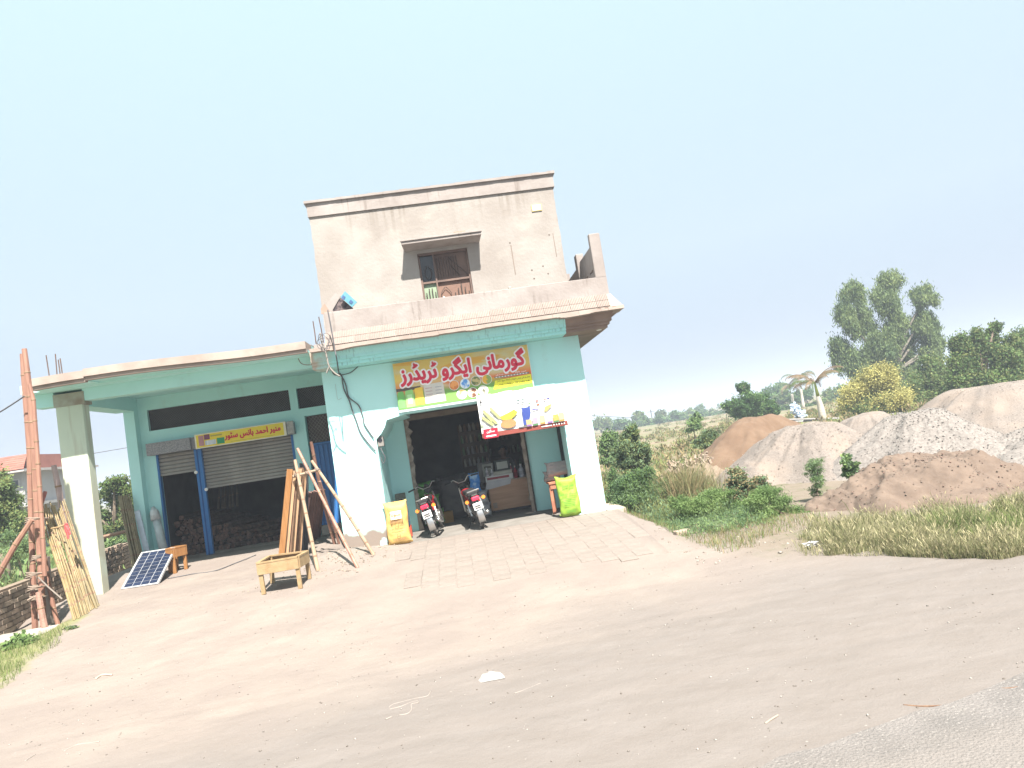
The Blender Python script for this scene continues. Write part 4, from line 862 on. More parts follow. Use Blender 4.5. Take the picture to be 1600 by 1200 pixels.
bottle('bottle', 'small white bottle second from the left on the counter pile', (CX0+.13, cy+.06, cz1+.133), .15, (.60, .60, .64), r=.035)
bottle('bottle', 'white jug bottle with blue band at the right end of the counter', (CX1-.12, cy+.14, cz1), .30, (.60, .62, .70), r=.06)
bottle('bottle', 'dark red bottle with slanted cap left of the blue banded jug on the counter', (CX1-.26, cy+.12, cz1), .28, (.35, .03, .05), (.6, .55, .55), r=.045)
bottle('bottle', 'tall red and white bottle between the jug and the dark red bottle', (CX1-.34, cy+.2, cz1), .34, (.45, .18, .2), r=.03)
# sheet hanging over the counter edge
sh = MB().add([(CX0-.08, cy-.02, cz1-.16), (CX0+.50, cy-.02, cz1-.10), (CX0+.54, cy-.02, cz1+.03), (CX0-.02, cy-.02, cz1+.02)], [(0, 1, 2, 3)]).build('printed_sheet', mat('white_sheet', (.62, .62, .64), (.52, .52, .55), scale=5)); tag(sh, 'white printed sheet hanging over the front left edge of the counter', 'sheet')
# blue printed packet, white bags, dark sack
def sack(name, label, cat, base, w, h, d, m, rot=0, lean=0, roll=0, ears=.03, group=None, seed=0, deco=None, slump=0):
    rn = random.Random(seed); nu, nv = 40, 30; vs = []
    for j in range(nv+1):
        v = j/nv; edge = min(v, 1-v)
        th = (d/2)*min(1, (edge/.16))**.55 if edge < .16 else d/2*(1+.06*math.sin(v*9+seed))
        th = max(th, .006); ww = w/2*(1-.05*math.sin(math.pi*v))*(1+(.05 if edge < .04 else 0))
        for i in range(nu):
            a = 2*math.pi*i/nu; ca, sa = math.cos(a), math.sin(a)
            x = ww*math.copysign(abs(ca)**.55, ca); y = th*math.copysign(abs(sa)**.8, sa)
            z = v*h
            if v > .93: z -= ears*(1-abs(x)/ww)**.7*(1+.4*math.sin(x*40+seed))
            if v < .06: z += ears*.4*(abs(x)/ww)**3
            wr = .012*math.sin(7*v*math.pi+3*x/w+seed)*math.sin(4*math.pi*(x/w+.5)+seed)
            y += wr*(1 if sa < 0 else .4)+ (slump*math.sin(v*math.pi)*d if slump else 0)
            vs.append((x+.01*math.sin(v*8+seed), y, z))
    fs = [(j*nu+i, j*nu+(i+1) % nu, (j+1)*nu+(i+1) % nu, (j+1)*nu+i) for j in range(nv) for i in range(nu)]+[tuple(reversed(range(nu))), tuple(range(nv*nu, nv*nu+nu))]
    t = thing(name, label, cat, tuple(base), group); o = MB().add(vs, fs).build('sack_body', m, smooth=True); o.parent = t
    t.rotation_euler = (lean, roll, rot)
    if deco: deco(t, w, h, d)
    return t
def onbag(t, name, x0, x1, z0, z1, d, m):   # print lying on the bulged front
    n = 6; vs = []
    for j in (0, 1):
        for i in range(n+1): vs.append((x0+(x1-x0)*i/n, -d/2*1.12-.012, (z0, z1)[j]))
    o = MB().add(vs, [(i, i+1, n+2+i, n+1+i) for i in range(n)]).build(name, m); o.parent = t; return o
YS = mat('yellow_woven_sack', (0.488, 0.320, 0.110), (0.449, 0.288, 0.094), rough=.6, scale=8, bump=.4, bscale=9)
overlay(YS, (.45, .30, .14), lambda n, l: node_noise(n, l, 5, None, 5, .62, .78))
def ydeco(t, w, h, d):
    ink = plain('sack_brown_ink', (.22, .12, .06)); pale = plain('sack_pale_ink', (.82, .72, .45))
    m_ = MB(); z0, z1, x0, x1 = h*.50, h*.77, -w*.27, w*.25; y = -d/2*1.12-.016
    m_.box(x0, x1, y, y+.002, z1, z1+.008); m_.box(x0, x0+.008, y, y+.002, z0, z1); m_.box(x1-.008, x1, y, y+.002, z0, z1); m_.box(x0, x1, y, y+.002, z0+.05, z0+.056)
    o = m_.build('printed_frame', ink); o.parent = t
    onbag(t, 'printed_panel', x0+.01, x1-.01, z0+.06, z1-.004, d, pale)
    for s_, a, b, c_, e in (('سونا', -.10, .08, .63, .73), ('ڈی اے پی', -.15, .13, .40, .47), ):
        o = text_mesh('lettering', s_, a*w*2.2, b*w*2.2, h*c_, h*e, y-.006, ink, None, bold=.02)
        if o: o.parent = t
    for z in (.34, .125, .10): 
        o = MB().box(-w*.28, w*.26, y, y+.002, h*z, h*z+.008).build('printed_line', ink); o.parent = t
    for k in range(9):
        o = MB().box(-w*.26+k*.025, -w*.26+k*.025+.016, y, y+.002, z0-.002, z0+.035).build('printed_mark', ink); o.parent = t
    o = MB().ring((0, y, h*.21), .028, .004, (0, 1, 0), 14, 4).build('printed_emblem', ink); o.parent = t
b = G(626, 858); b = Vector((P(627, 857, 13.50).x, 13.50, .005+rz(13.4)))
sack('fertilizer_sack', 'full yellow fertilizer sack with brown print standing against the left doorway pillar', 'sack', b, .43, .80, .20, YS, rot=.05, lean=-.10, roll=-.01, seed=2, deco=ydeco)
GS = mat('lime_woven_sack', (.235, .375, .045), (.20, .33, .038), rough=.55, scale=8, bump=.4, bscale=9)
def gdeco(t, w, h, d):
    ink = plain('sack_green_ink', (.07, .26, .03)); y = -d/2*1.12-.016
    for s_, a, b_, c_, e in (('کھاد زرخیز', -.17, .17, .50, .56), ('سر سبز', -.10, .12, .68, .76)):
        o = text_mesh('lettering', s_, a, b_, h*c_, h*e, y-.004, ink, None, bold=.02); o.parent = t
    for k, z in enumerate((.42, .38, .34, .30, .26, .10, .13)):
        o = MB().box(-.13+.01*k, .13-.008*k, y, y+.002, h*z, h*z+.007).build('printed_line', ink); o.parent = t
b = Vector((P(893, 805, 13.45).x, 13.45, rz(13.4)+.0))
sack('fertilizer_sack', 'full lime green sack with dark green print leaning against the right doorway pillar', 'sack', b, .40, .78, .20, GS, rot=-.1, lean=-.10, roll=.0, ears=.09, seed=5, deco=gdeco)
# wooden stool with grey sacks, right of the doorway
ROUGHW = mat('red_brown_rough_wood', (.40, .17, .10), (.28, .11, .07), scale=9, rough=.8)
a = P(868, 748, 14.2); st = thing('wooden_stool', 'rough reddish wooden bench with straight legs behind the green sack', 'bench', (a.x, 14.2, .1))
sx0, sx1, sz = P(855, 752, 14.2).x, P(890, 752, 14.2).x, P(866, 752, 14.2).z
for x, y in ((sx0+.03, 14.05), (sx1-.1, 14.0), (sx0+.10, 14.42), (sx1-.03, 14.42)): MB().beam((x, y, .08), (x, y, sz-.03), .06, .05, up=(0, 1, 0)).build('leg', WOODO if x > sx0+.05 and y < 14.2 else ROUGHW, st)
MB().box(sx0, sx1, 13.98, 14.46, sz-.035, sz).build('seat', ROUGHW, st); MB().box(sx0+.02, sx1-.02, 14.0, 14.03, sz-.13, sz-.036).build('apron', ROUGHW, st)
GREYB = mat('greyish_paper_bag', (.34, .29, .28), (.27, .23, .23), rough=.7, scale=7, bump=.7, bscale=12)
sack('folded_sack', 'grey paper sack lying on the wooden bench beside the right pillar', 'sack', ((sx0+sx1)/2+.05, 14.2, sz+.10), .50, .30, .18, GREYB, rot=.05, lean=-.35, seed=8)
sack('folded_sack', 'dark cornered lower grey sack on the left of the wooden bench', 'sack', (sx0+.12, 14.26, sz), .34, .22, .16, mat('darker_paper_bag', (.25, .22, .21), scale=6, bump=.6, bscale=12), rot=-.2, lean=-.15, seed=9)
# inside: blue packet, white bags, big dark sack, green sacks, yellow box, rack, shelf stock
BLUEP = mat('blue_foil_packet', (.04, .22, .62), (.30, .50, .75), rough=.35, scale=4, mixpos=(.40, .46))
q = P(744, 768, 15.85); sack('seed_packet', 'bright blue printed packet standing on the white bags beside the counter', 'packet', (q.x, 15.85, q.z), .24, .42, .10, BLUEP, seed=3, ears=.015)
WB = mat('white_plastic_bag', (.50, .50, .52), (.40, .40, .43), rough=.5, scale=6, bump=.8, bscale=10)
q = P(752, 802, 15.85); zt = P(744, 768, 15.85).z
for k, (lab, dx, w) in enumerate((('lower white plastic bag on the floor in front of the counter corner', .02, .42), ('upper white plastic bag stacked under the blue packet', -.02, .44))):
    hh = (zt-FZ-.01)/2; sack('plastic_bag', lab, 'bag', (q.x+dx, 15.85, FZ+.005+k*hh), w, hh+.02, .30, WB, seed=12+k, ears=.01)
DKB = mat('dark_grey_bag', (.085, .08, .08), (.06, .055, .06), rough=.8, scale=5, bump=.6, bscale=9)
q = P(712, 800, 16.3); sack('dark_sack', 'big round dark grey sack behind the right motorcycle', 'sack', (q.x, 16.3, FZ+.02), .62, 1.0, .5, DKB, seed=20)
GREEND = mat('green_woven_bag', (.11, .36, .06), (.08, .27, .045), rough=.6, scale=4, bump=.8, bscale=8)
for k, (px, py, w, h, lab) in enumerate(((662, 782, .42, .34, 'top green bag of the heap just inside the left jamb'), (672, 795, .46, .34, 'middle green bag of the heap behind the left motorcycle'), (678, 812, .46, .32, 'lowest green bag of the heap behind the left motorcycle'))):
    q = P(px, py, 15.8); sack('green_bag', lab, 'bag', (q.x, 15.8+.05*k, max(FZ, [FZ+.62, FZ+.31, FZ+.01][k])), w, h+.02, .34, GREEND, seed=30+k, rot=.2*k, group='green bags stacked inside the shop door')
q = P(697, 812, 16.0); boxthing('carton', 'small orange yellow carton on the shop floor between the motorcycles', 'carton', (q.x, 16.0, FZ+.005), .34, .22, .24, mat('orange_carton', (.30, .17, .05)), 0)
q = P(693, 790, 16.9); sack('dark_sack', 'pale print dark sack deep inside the shop behind the green bags', 'sack', (q.x, 16.9, FZ+.01), .5, .8, .3, mat('dim_sack', (.14, .13, .13), (.09, .085, .085), scale=5), seed=23)
# wall rack with hanging stock
rk = thing('display_rack', 'tall brown shop rack with rows of bottles on the far side of the doorway', 'rack', (P(745, 760, 17.3).x, 17.3, FZ))
x0, x1 = P(722, 720, 17.3).x, P(760, 720, 17.3).x+.1; zt = P(735, 662, 17.3).z
RW = mat('rack_brown', (.15, .115, .09), (.10, .08, .065), scale=5)
MB().box(x0, x1, 17.45, 17.48, FZ, zt).build('back_panel', RW, rk)
for x in (x0, x1-.03): MB().box(x, x+.03, 17.2, 17.449, FZ, zt).build('upright', RW, rk)
for k in range(7):
    z = FZ+.25+k*(zt-FZ-.3)/6.5; s_ = MB().box(x0+.031, x1-.031, 17.2, 17.449, z, z+.02).build('shelf', RW, rk)
bcol = [plain('rack_stock_%s' % n_, c_) for n_, c_ in (('cream', (.36, .34, .28)), ('green', (.12, .20, .10)), ('grey', (.26, .26, .27)), ('brown', (.20, .12, .08)))]
bm_ = [lathe((0, 0, 0), [(.028, 0), (.032, .02), (.032, .12), (.014, .155), (.014, .185)], 8) for _ in range(1)][0]
me_ = []
for m_ in bcol:
    me = bpy.data.meshes.new('bottle'); me.from_pydata(bm_.v, [], bm_.f); me.materials.append(m_); me_.append(me)
for k in range(7):
    z = FZ+.27+k*(zt-FZ-.3)/6.5
    for i in range(6):
        if random.random() < .15: continue
        o = bpy.data.objects.new('bottle', random.choice(me_)); COL.objects.link(o); o.location = (x0+.07+i*(x1-x0-.14)/5, 17.30, z)
        tag(o, 'small stock bottle in the rows of the brown shop rack', 'bottle', 'stock bottles on the brown rack')
# right-hand shelves behind the shopkeeper
sh2 = thing('wall_shelf', 'dark shelving full of bottles on the back wall behind the shopkeeper', 'shelf', (1.3, 18.4, FZ))
hx0, hx1 = P(765, 720, 18.4).x, 2.28
for k in range(6): MB().box(hx0, hx1, 18.3, 18.55, FZ+.5+k*.36, FZ+.52+k*.36).build('shelf_board', RW, sh2)
MB().box(hx0, hx1, 18.56, 18.59, FZ, 2.6).build('back_panel', RW, sh2)
for k in range(6):
    for i in range(12):
        if random.random() < .2: continue
        o = bpy.data.objects.new('bottle', random.choice(me_)); COL.objects.link(o); o.location = (hx0+.06+i*(hx1-hx0-.1)/11.5, 18.4, FZ+.522+k*.36)
        tag(o, 'dim stock bottle on the dark shelving behind the shopkeeper', 'bottle', 'stock bottles on the back shelving')
# shopkeeper seated behind the counter: one skinned body
def person():
    pc = P(790, 735, 17.1); bx_, zb = pc.x, FZ
    def z(v): return zb+v
    J = {'pelvis': (0, 0, .55, .17), 'waist': (0, -.01, .72, .15), 'chest': (0, -.03, .95, .17), 'neckb': (0, -.03, 1.13, .10), 'neck': (0, -.04, 1.18, .055), 'head0': (0, -.06, 1.25, .075), 'head1': (0, -.06, 1.36, .088), 'head2': (0, -.05, 1.43, .06),
         'shl': (-.17, -.03, 1.08, .075), 'ell': (-.23, -.08, .82, .055), 'wrl': (-.12, -.30, .80, .035), 'hal': (-.08, -.37, .80, .04),
         'shr': (.17, -.03, 1.08, .075), 'elr': (.24, -.06, .82, .055), 'wrr': (.14, -.30, .80, .035), 'har': (.10, -.37, .80, .04),
         'hipl': (-.10, -.05, .52, .11), 'knl': (-.14, -.45, .52, .08), 'anl': (-.14, -.47, .09, .05), 'ftl': (-.14, -.60, .05, .045),
         'hipr': (.10, -.05, .52, .11), 'knr': (.14, -.45, .52, .08), 'anr': (.14, -.47, .09, .05), 'ftr': (.14, -.60, .05, .045)}
    E_ = [('pelvis', 'waist'), ('waist', 'chest'), ('chest', 'neckb'), ('neckb', 'neck'), ('neck', 'head0'), ('head0', 'head1'), ('head1', 'head2'), ('neckb', 'shl'), ('shl', 'ell'), ('ell', 'wrl'), ('wrl', 'hal'), ('neckb', 'shr'), ('shr', 'elr'), ('elr', 'wrr'), ('wrr', 'har'),
          ('pelvis', 'hipl'), ('hipl', 'knl'), ('knl', 'anl'), ('anl', 'ftl'), ('pelvis', 'hipr'), ('hipr', 'knr'), ('knr', 'anr'), ('anr', 'ftr')]
    # five finger chains rooted in each palm
    for sd, s in (('l', -1), ('r', 1)):
        hx, hy, hz, _ = J['ha'+sd]
        for k in range(4):
            J['f%s%da' % (sd, k)] = (hx+(k-1.5)*.018, hy-.035, hz-.004, .010); J['f%s%db' % (sd, k)] = (hx+(k-1.5)*.021, hy-.07-.006*(k in (1, 2)), hz-.018, .008)
            E_ += [('ha'+sd, 'f%s%da' % (sd, k)), ('f%s%da' % (sd, k), 'f%s%db' % (sd, k))]
        J['t%sa' % sd] = (hx-s*.04, hy-.01, hz, .011); J['t%sb' % sd] = (hx-s*.055, hy-.04, hz-.01, .009); E_ += [('ha'+sd, 't%sa' % sd), ('t%sa' % sd, 't%sb' % sd)]
    K = list(J); me = bpy.data.meshes.new('person'); me.from_pydata([J[k][:3] for k in K], [(K.index(a_), K.index(b_)) for a_, b_ in E_], [])
    o = link('person', me); sk = o.modifiers.new('skin', 'SKIN'); o.modifiers.new('sub', 'SUBSURF').levels = 1; o.modifiers['sub'].render_levels = 1
    for i, k in enumerate(K):
        r = J[k][3]; me.skin_vertices[0].data[i].radius = (r*(1.25 if k in ('chest', 'waist', 'pelvis') else 1), r); me.skin_vertices[0].data[i].use_root = (k == 'pelvis')
    bpy.context.view_layer.update(); dg = bpy.context.evaluated_depsgraph_get(); m2 = bpy.data.meshes.new_from_object(o.evaluated_get(dg)); bpy.data.objects.remove(o)
    cloth = mat('grey_shirt_cloth', (.17, .165, .17), scale=6); skin = mat('brown_skin', (.22, .12, .08), rough=.6); m2.materials.clear(); m2.materials.append(cloth); m2.materials.append(skin)
    for p in m2.polygons:
        p.use_smooth = True; c = p.center; p.material_index = 1 if (c.z > 1.16 or c.y < -.32 and c.z > .7) else 0
    o = link('person', m2); o.location = (bx_, 17.1, zb); tag(o, 'person in plain grey shirt seated behind the shop counter', 'person')
    def part(mb_, nm, m): q = mb_.build(nm, m, smooth=True); q.parent = o; return q
    hair = mat('black_hair', (.02, .018, .016), rough=.6)
    h = MB(); n = 12
    for i in range(6):
        ph = i/5*math.pi*.55
        for j in range(n): a_ = 2*math.pi*j/n; h.v.append((.10*math.sin(ph)*math.cos(a_), -.045+.105*math.sin(ph)*math.sin(a_)+.01, 1.385+.105*math.cos(ph)+(.05 if math.sin(a_) < -.3 and i > 3 else 0)))
    for i in range(5):
        for j in range(n): h.f.append((i*n+j, i*n+(j+1) % n, (i+1)*n+(j+1) % n, (i+1)*n+j)); h.m.append(0)
    part(h, 'hair', hair)
    for s in (-1, 1): part(lathe((s*.033, -.148, 1.335), [(.003, -.008), (.012, 0), (.003, .008)], 8), 'eye', INK); part(MB().box(s*.098-.008, s*.098+.008, -.07, -.04, 1.30, 1.35), 'ear', skin)
    part(MB().add([(-.014, -.14, 1.295), (.014, -.14, 1.295), (0, -.172, 1.30), (0, -.145, 1.345)], [(0, 1, 2), (1, 3, 2), (0, 2, 3)]), 'nose', skin)
    part(MB().box(-.025, .025, -.150, -.14, 1.265, 1.273), 'mouth', plain('lip', (.18, .07, .06)))
    stl = thing('plastic_chair', 'dark chair under the seated shopkeeper behind the counter', 'chair', (bx_, 17.1, zb))
    for nm, bxx in (('seat', (-.22, .22, -.20, .22, .36, .40)), ('backrest', (-.2, .2, .24, .27, .5, .95))):
        q = MB().box(*bxx).build(nm, DARKM); q.parent = stl
    for sx in (-.19, .19):
        for sy in (-.17, .22): q = MB().box(sx-.02, sx+.02, sy-.02, sy+.02, .012, .5 if sy > 0 else .359).build('leg', DARKM); q.parent = stl
person()
# grey boxed machine near the rack (weighing scale) standing on the counter back
q = P(754, 728, 16.5); boxthing('weighing_scale', 'dull grey boxy weighing scale standing on the back of the counter', 'scale', (q.x+.03, 16.50, cz1+.001), .30, .22, .46, mat('scale_grey', (.16, .155, .155)), .1, lbl(.12, .12, .2, .22, DARKM, 'dial', .06))
# ================================================================== MOTORCYCLES
GREYP = mat('dusty_black_plastic', (.06, .058, .055), (.04, .038, .037), rough=.6, scale=9)
TYRE = mat('dusty_tyre', (.085, .078, .07), (.05, .047, .045), rough=.9, scale=20)
SEATB = mat('black_vinyl', (.03, .03, .032), rough=.45)
ENG = mat('dull_engine_alloy', (.30, .29, .28), (.20, .19, .19), rough=.45, metal=.5, scale=12)
def motorcycle(label, tankm):
    t = thing('motorcycle', label, 'motorcycle', (0, 0, 0))
    def part(mb, nm, m, par=None, sm=False):
        o = mb.build(nm, m, smooth=sm); o.parent = par or t; return o
    R = .285; L = 1.20                                    # rear axle at y=0, front axle at y=L, forward = +y
    for nm, y in (('rear_wheel', 0), ('front_wheel', L)):
        rim = part(MB().ring((0, y, R), R-.045, .014, (1, 0, 0), 28, 6), nm, CHROME, sm=True)
        part(MB().ring((0, y, R), R-.028, .032, (1, 0, 0), 32, 8), 'tyre', TYRE, rim, True)
        sp_ = MB()
        for k in range(18):
            a_ = 2*math.pi*k/18; s_ = .02 if k % 2 else -.02
            sp_.tube([(s_, y+.03*math.cos(a_+.5), R+.03*math.sin(a_+.5)), (0, y+(R-.05)*math.cos(a_), R+(R-.05)*math.sin(a_))], .0022, 4)
        part(sp_, 'spokes', CHROME, rim); part(MB().disc((0, y, R), .055, (1, 0, 0), 14, 0, .10), 'hub', ENG, rim)
    fr = MB().tube([(0, .98, .78), (0, .60, .62), (0, .25, .62), (0, -.10, .66)], .018).tube([(0, .98, .74), (0, .82, .42), (0, .55, .24), (0, .38, .30), (0, .30, .60)], .018)
    for s in (-1, 1): fr.tube([(s*.09, .36, .32), (s*.09, 0, R)], .017).tube([(s*.10, .25, .60), (s*.11, -.28, .66)], .011)
    part(fr, 'frame', SEATB)
    tk = MB(); prof = [(.56, .06, .62, .68), (.62, .10, .60, .74), (.75, .115, .60, .775), (.88, .105, .62, .77), (.96, .06, .66, .73)]
    for y, w, z0, z1 in prof:
        for j in range(12):
            a_ = 2*math.pi*j/12; tk.v.append((w*math.cos(a_), y, (z0+z1)/2+(z1-z0)/2*math.sin(a_)))
    for i in range(4):
        for j in range(12): tk.f.append((i*12+j, i*12+(j+1) % 12, (i+1)*12+(j+1) % 12, (i+1)*12+j)); tk.m.append(0)
    tk.f += [tuple(range(12)), tuple(reversed(range(48, 60)))]; tk.m += [0, 0]
    part(tk, 'fuel_tank', tankm, sm=True)
    se = MB().box(-.11, .11, -.22, .56, .665, .765); o = part(se, 'seat', SEATB); bev(o, .03, 3)
    for s in (-1, 1):
        o = part(MB().add([(s*.115, .02, .48), (s*.115, .42, .46), (s*.11, .48, .64), (s*.11, .0, .66), (s*.09, .02, .48), (s*.09, .42, .46), (s*.09, .48, .64), (s*.09, 0, .66)],
                 [(0, 1, 2, 3), (4, 7, 6, 5), (0, 4, 5, 1), (1, 5, 6, 2), (2, 6, 7, 3), (3, 7, 4, 0)]), 'side_cover', tankm)
        part(MB().tube([(s*.13, 0, R), (s*.125, .10, .58)], .014).tube([(s*.13, .02, .36), (s*.127, .085, .54)], .028, 10), 'rear_shock', CHROME)
        part(MB().tube([(s*.085, L, R), (s*.085, 1.03, .80)], [.026, .018], 8), 'front_fork', CHROME)
        part(MB().tube([(s*.12, -.20, .585), (s*.165, -.20, .585)], .008).tube([(s*.165, -.235, .585), (s*.165, -.18, .585)], [.036, .022], 12), 'indicator', ORANGEL)
        part(MB().tube([(s*.02, 1.0, .90), (s*.18, .97, 1.02)], .010).tube([(s*.22, .94, .97), (s*.36, .88, .96)], .016), 'handlebar_grip', BLACK)
        part(MB().tube([(s*.05, .42, .30), (s*.20, .42, .29)], .013), 'footrest', BLACK)
    part(MB().tube([(-.24, .93, .97), (-.16, .97, .99), (-.07, .99, .90), (.07, .99, .90), (.16, .97, .99), (.24, .93, .97)], .011), 'handlebar', CHROME)
    h = part(MB().tube([(0, 1.04, .86), (0, 1.10, .86), (0, 1.16, .86)], [.05, .085, .075], 14), 'headlight', GREYP, sm=True)
    part(MB().tube([(0, 1.0, .92), (0, 1.05, .95)], .05, 12), 'speedometer', GREYP)
    # rear fender arc, plate, tail light, grab rail
    fe = MB(); arc = [math.radians(a_) for a_ in range(60, 205, 12)]
    for a_ in arc:
        y, z = -.0+.33*math.cos(a_), R+.33*math.sin(a_)
        for xx, dz in ((-.062, -.02), (-.045, 0), (.045, 0), (.062, -.02)): fe.v.append((xx, y-dz*0, z+dz))
    k = len(arc)
    for i in range(k-1):
        for j in range(3): fe.f.append((i*4+j, i*4+j+1, (i+1)*4+j+1, (i+1)*4+j)); fe.m.append(0)
    o = part(fe, 'rear_fender', CHROME, sm=True); o.modifiers.new('solid', 'SOLIDIFY').thickness = .004
    fe = MB(); arc = [math.radians(a_) for a_ in range(-10, 150, 12)]
    for a_ in arc:
        y, z = L+.325*math.cos(a_), R+.325*math.sin(a_)
        for xx, dz in ((-.055, -.02), (-.04, 0), (.04, 0), (.055, -.02)): fe.v.append((xx, y, z+dz))
    k = len(arc)
    for i in range(k-1):
        for j in range(3): fe.f.append((i*4+j, i*4+j+1, (i+1)*4+j+1, (i+1)*4+j)); fe.m.append(0)
    o = part(fe, 'front_fender', CHROME, sm=True); o.modifiers.new('solid', 'SOLIDIFY').thickness = .004
    pl = part(MB().add([(-.085, -.335, .40), (.085, -.335, .40), (.085, -.315, .53), (-.085, -.315, .53), (-.085, -.328, .40), (.085, -.328, .40), (.085, -.308, .53), (-.085, -.308, .53)], [(0, 1, 2, 3), (4, 7, 6, 5), (0, 4, 5, 1), (3, 2, 6, 7), (0, 3, 7, 4), (1, 5, 6, 2)]), 'number_plate', WHITEP)
    for z in (.475, .435): part(MB().box(-.06, .055, -.338, -.336, z-.012, z+.008), 'plate_mark', GREYP, pl)
    tl = MB().box(-.075, .075, -.34, -.24, .575, .655); o = part(tl, 'tail_light', REDLENS); bev(o, .02, 2)
    o = part(MB().box(-.06, .06, -.33, -.23, .66, .695), 'tail_cowl', GREYP); bev(o, .015)
    part(MB().tube([(-.115, .02, .66), (-.125, -.18, .74), (-.11, -.30, .765), (0, -.335, .77), (.11, -.30, .765), (.125, -.18, .74), (.115, .02, .66)], .012), 'grab_rail', CHROME)
    o = part(MB().box(-.12, .12, .38, .66, .24, .44), 'engine', ENG); bev(o, .03, 2)
    part(MB().tube([(0, .60, .40), (0, .80, .46)], [.085, .07], 10), 'cylinder_head', ENG)
    part(MB().disc((.13, .50, .33), .085, (1, 0, 0), 16, 0, .03).disc((-.13, .46, .33), .095, (1, 0, 0), 16, 0, .03), 'engine_cover', CHROME)
    part(MB().tube([(.09, .80, .42), (.12, .72, .22), (.14, .40, .20), (.15, -.25, .30)], [.016, .018, .03, .036], 10), 'exhaust', CHROME, sm=True)
    part(MB().box(-.12, -.10, 0, .38, .26, .34), 'chain_case', GREYP)
    part(MB().tube([(-.08, .38, .22), (-.24, .33, .02)], .011), 'side_stand', BLACK)
    part(MB().tube([(-.18, .96, .98), (-.10, 1.06, .86), (-.02, 1.03, .70)], .005).tube([(.16, .96, .98), (.10, 1.06, .88), (.02, 1.03, .72)], .005), 'control_cables', BLACK)
    return t
def place_bike(t, wheel_px, heading, lean):
    q = wheel_px; t.rotation_mode = 'YXZ'
    t.rotation_euler = Matrix.Rotation(heading, 4, 'Z').to_euler('YXZ')
    mx_ = Matrix.Translation(q)@Matrix.Rotation(heading, 4, 'Z')@Matrix.Rotation(lean, 4, 'Y')
    t.rotation_mode = 'QUATERNION'; t.location = mx_.to_translation(); t.rotation_quaternion = mx_.to_quaternion()
b1 = motorcycle('red and chrome motorcycle leaning on its stand beside the yellow sack, left of the two', RED)
q = P(684, 836, 13.98); place_bike(b1, Vector((q.x, 14.0, .053)), math.radians(-4), math.radians(-13))
b2 = copy_tree(b1); b2['label'] = 'red and chrome motorcycle parked in front of the counter corner, right of the two'
q = P(755, 826, 13.98); place_bike(b2, Vector((q.x, 14.0, .053)), math.radians(7), math.radians(-10))
for b_ in (b1, b2): b_['group'] = 'motorcycles parked at the shop door'
hp = thing('sprayer_pump', 'small red and black hand pump standing behind the yellow sack', 'pump', tuple(P(642, 838, 14.35)))
q = P(641, 838, 14.35); q.z = .10
MB().box(q.x-.07, q.x+.05, 14.3, 14.42, .09, .30).build('pump_body', plain('pump_red', (.42, .07, .04)), hp)
MB().tube([(q.x+.02, 14.3, .30), (q.x+.02, 14.3, .62), (q.x-.02, 14.3, .70), (q.x-.09, 14.3, .70)], .02).build('handle', plain('pump_navy', (.03, .05, .09)), hp)

# ================================================================== YARD IN FRONT OF THE CANOPY
def cane(a, b, r, m, n=5, jm=None, bend=.0, seg=.28, tip=.8):
    """bamboo with swollen joints as one mesh: material 0 cane, 1 joint"""
    a, b = Vector(a), Vector(b); L = (b-a).length; k = max(2, int(L/seg)); pts = []; rr = []
    sd = Vector((random.gauss(0, 1), random.gauss(0, 1), 0))*bend
    def at(t): return a.lerp(b, t)+sd*math.sin(t*math.pi)
    for i in range(k+1):
        t = i/k; r_ = r*(1-(1-tip)*t)
        if 0 < i < k:
            for dt, f in ((-.016/L, 1), (0, 1.16), (.016/L, 1)): pts.append(at(t+dt)); rr.append(r_*f)
        else: pts.append(at(t)); rr.append(r_)
    mb = MB().tube(pts, rr, n)
    for fi in range(len(pts)-1):
        if rr[fi] > r*1.05*(1-(1-tip)*fi/len(pts)) or rr[fi+1] > r*1.05*(1-(1-tip)*fi/len(pts)):
            for j in range(n): mb.m[fi*n+j] = 1
    return mb
def bamboo(name, a, b, r, m, parent=None, n=7, bend=0, seg=.28, tip=.8): return cane(a, b, r, m, n, None, bend, seg, tip).build(name, [m, NODEM], parent, smooth=False)
# tall tied mast of reddish poles
MY = 12.2
mast = thing('bamboo_mast', 'tall mast of reddish bamboo poles tied together at the left edge with a slanting prop', 'bamboo mast', tuple(G(62, 990)))
def pole_px(name, pts, r, m, parent, Y0, Y1=None, n=8):
    Y1 = Y0 if Y1 is None else Y1; k = len(pts); q = [P(x, y, Y0+(Y1-Y0)*i/(k-1)) for i, (x, y) in enumerate(pts)]
    full = []; rr = []
    for i in range(k-1):
        s_ = max(1, int((q[i+1]-q[i]).length/.30))
        for j in range(s_):
            full.append(q[i].lerp(q[i+1], j/s_)); rr.append(r)
            if j or i: full[-1:] = [full[-1]-(q[i+1]-q[i]).normalized()*.015, full[-1], full[-1]+(q[i+1]-q[i]).normalized()*.015]; rr[-1:] = [r, r*1.13, r]
    full.append(q[-1]); rr.append(r*.85); mb = MB().tube(full, rr, n)
    for i in range(len(full)-1):
        if max(rr[i], rr[i+1]) > r*1.1:
            for j in range(n): mb.m[i*n+j] = 1
    return mb.build(name, [m, NODEM], parent)
pole_px('pole', [(55, 985), (51, 880), (48, 780), (46, 700), (40, 620), (35, 553)], .045, BAMR, mast, MY)
pole_px('pole', [(69, 992), (64, 900), (58, 800), (53, 700), (47, 620), (38, 545)], .046, BAMR, mast, MY-.1)
pole_px('pole', [(70, 900), (67, 840), (62, 760), (57, 690), (52, 625), (46, 600)], .034, BAMR, mast, MY-.2)
pole_px('pole', [(93, 985), (84, 950), (76, 910), (70, 870)], .035, BAMR, mast, MY+.05)
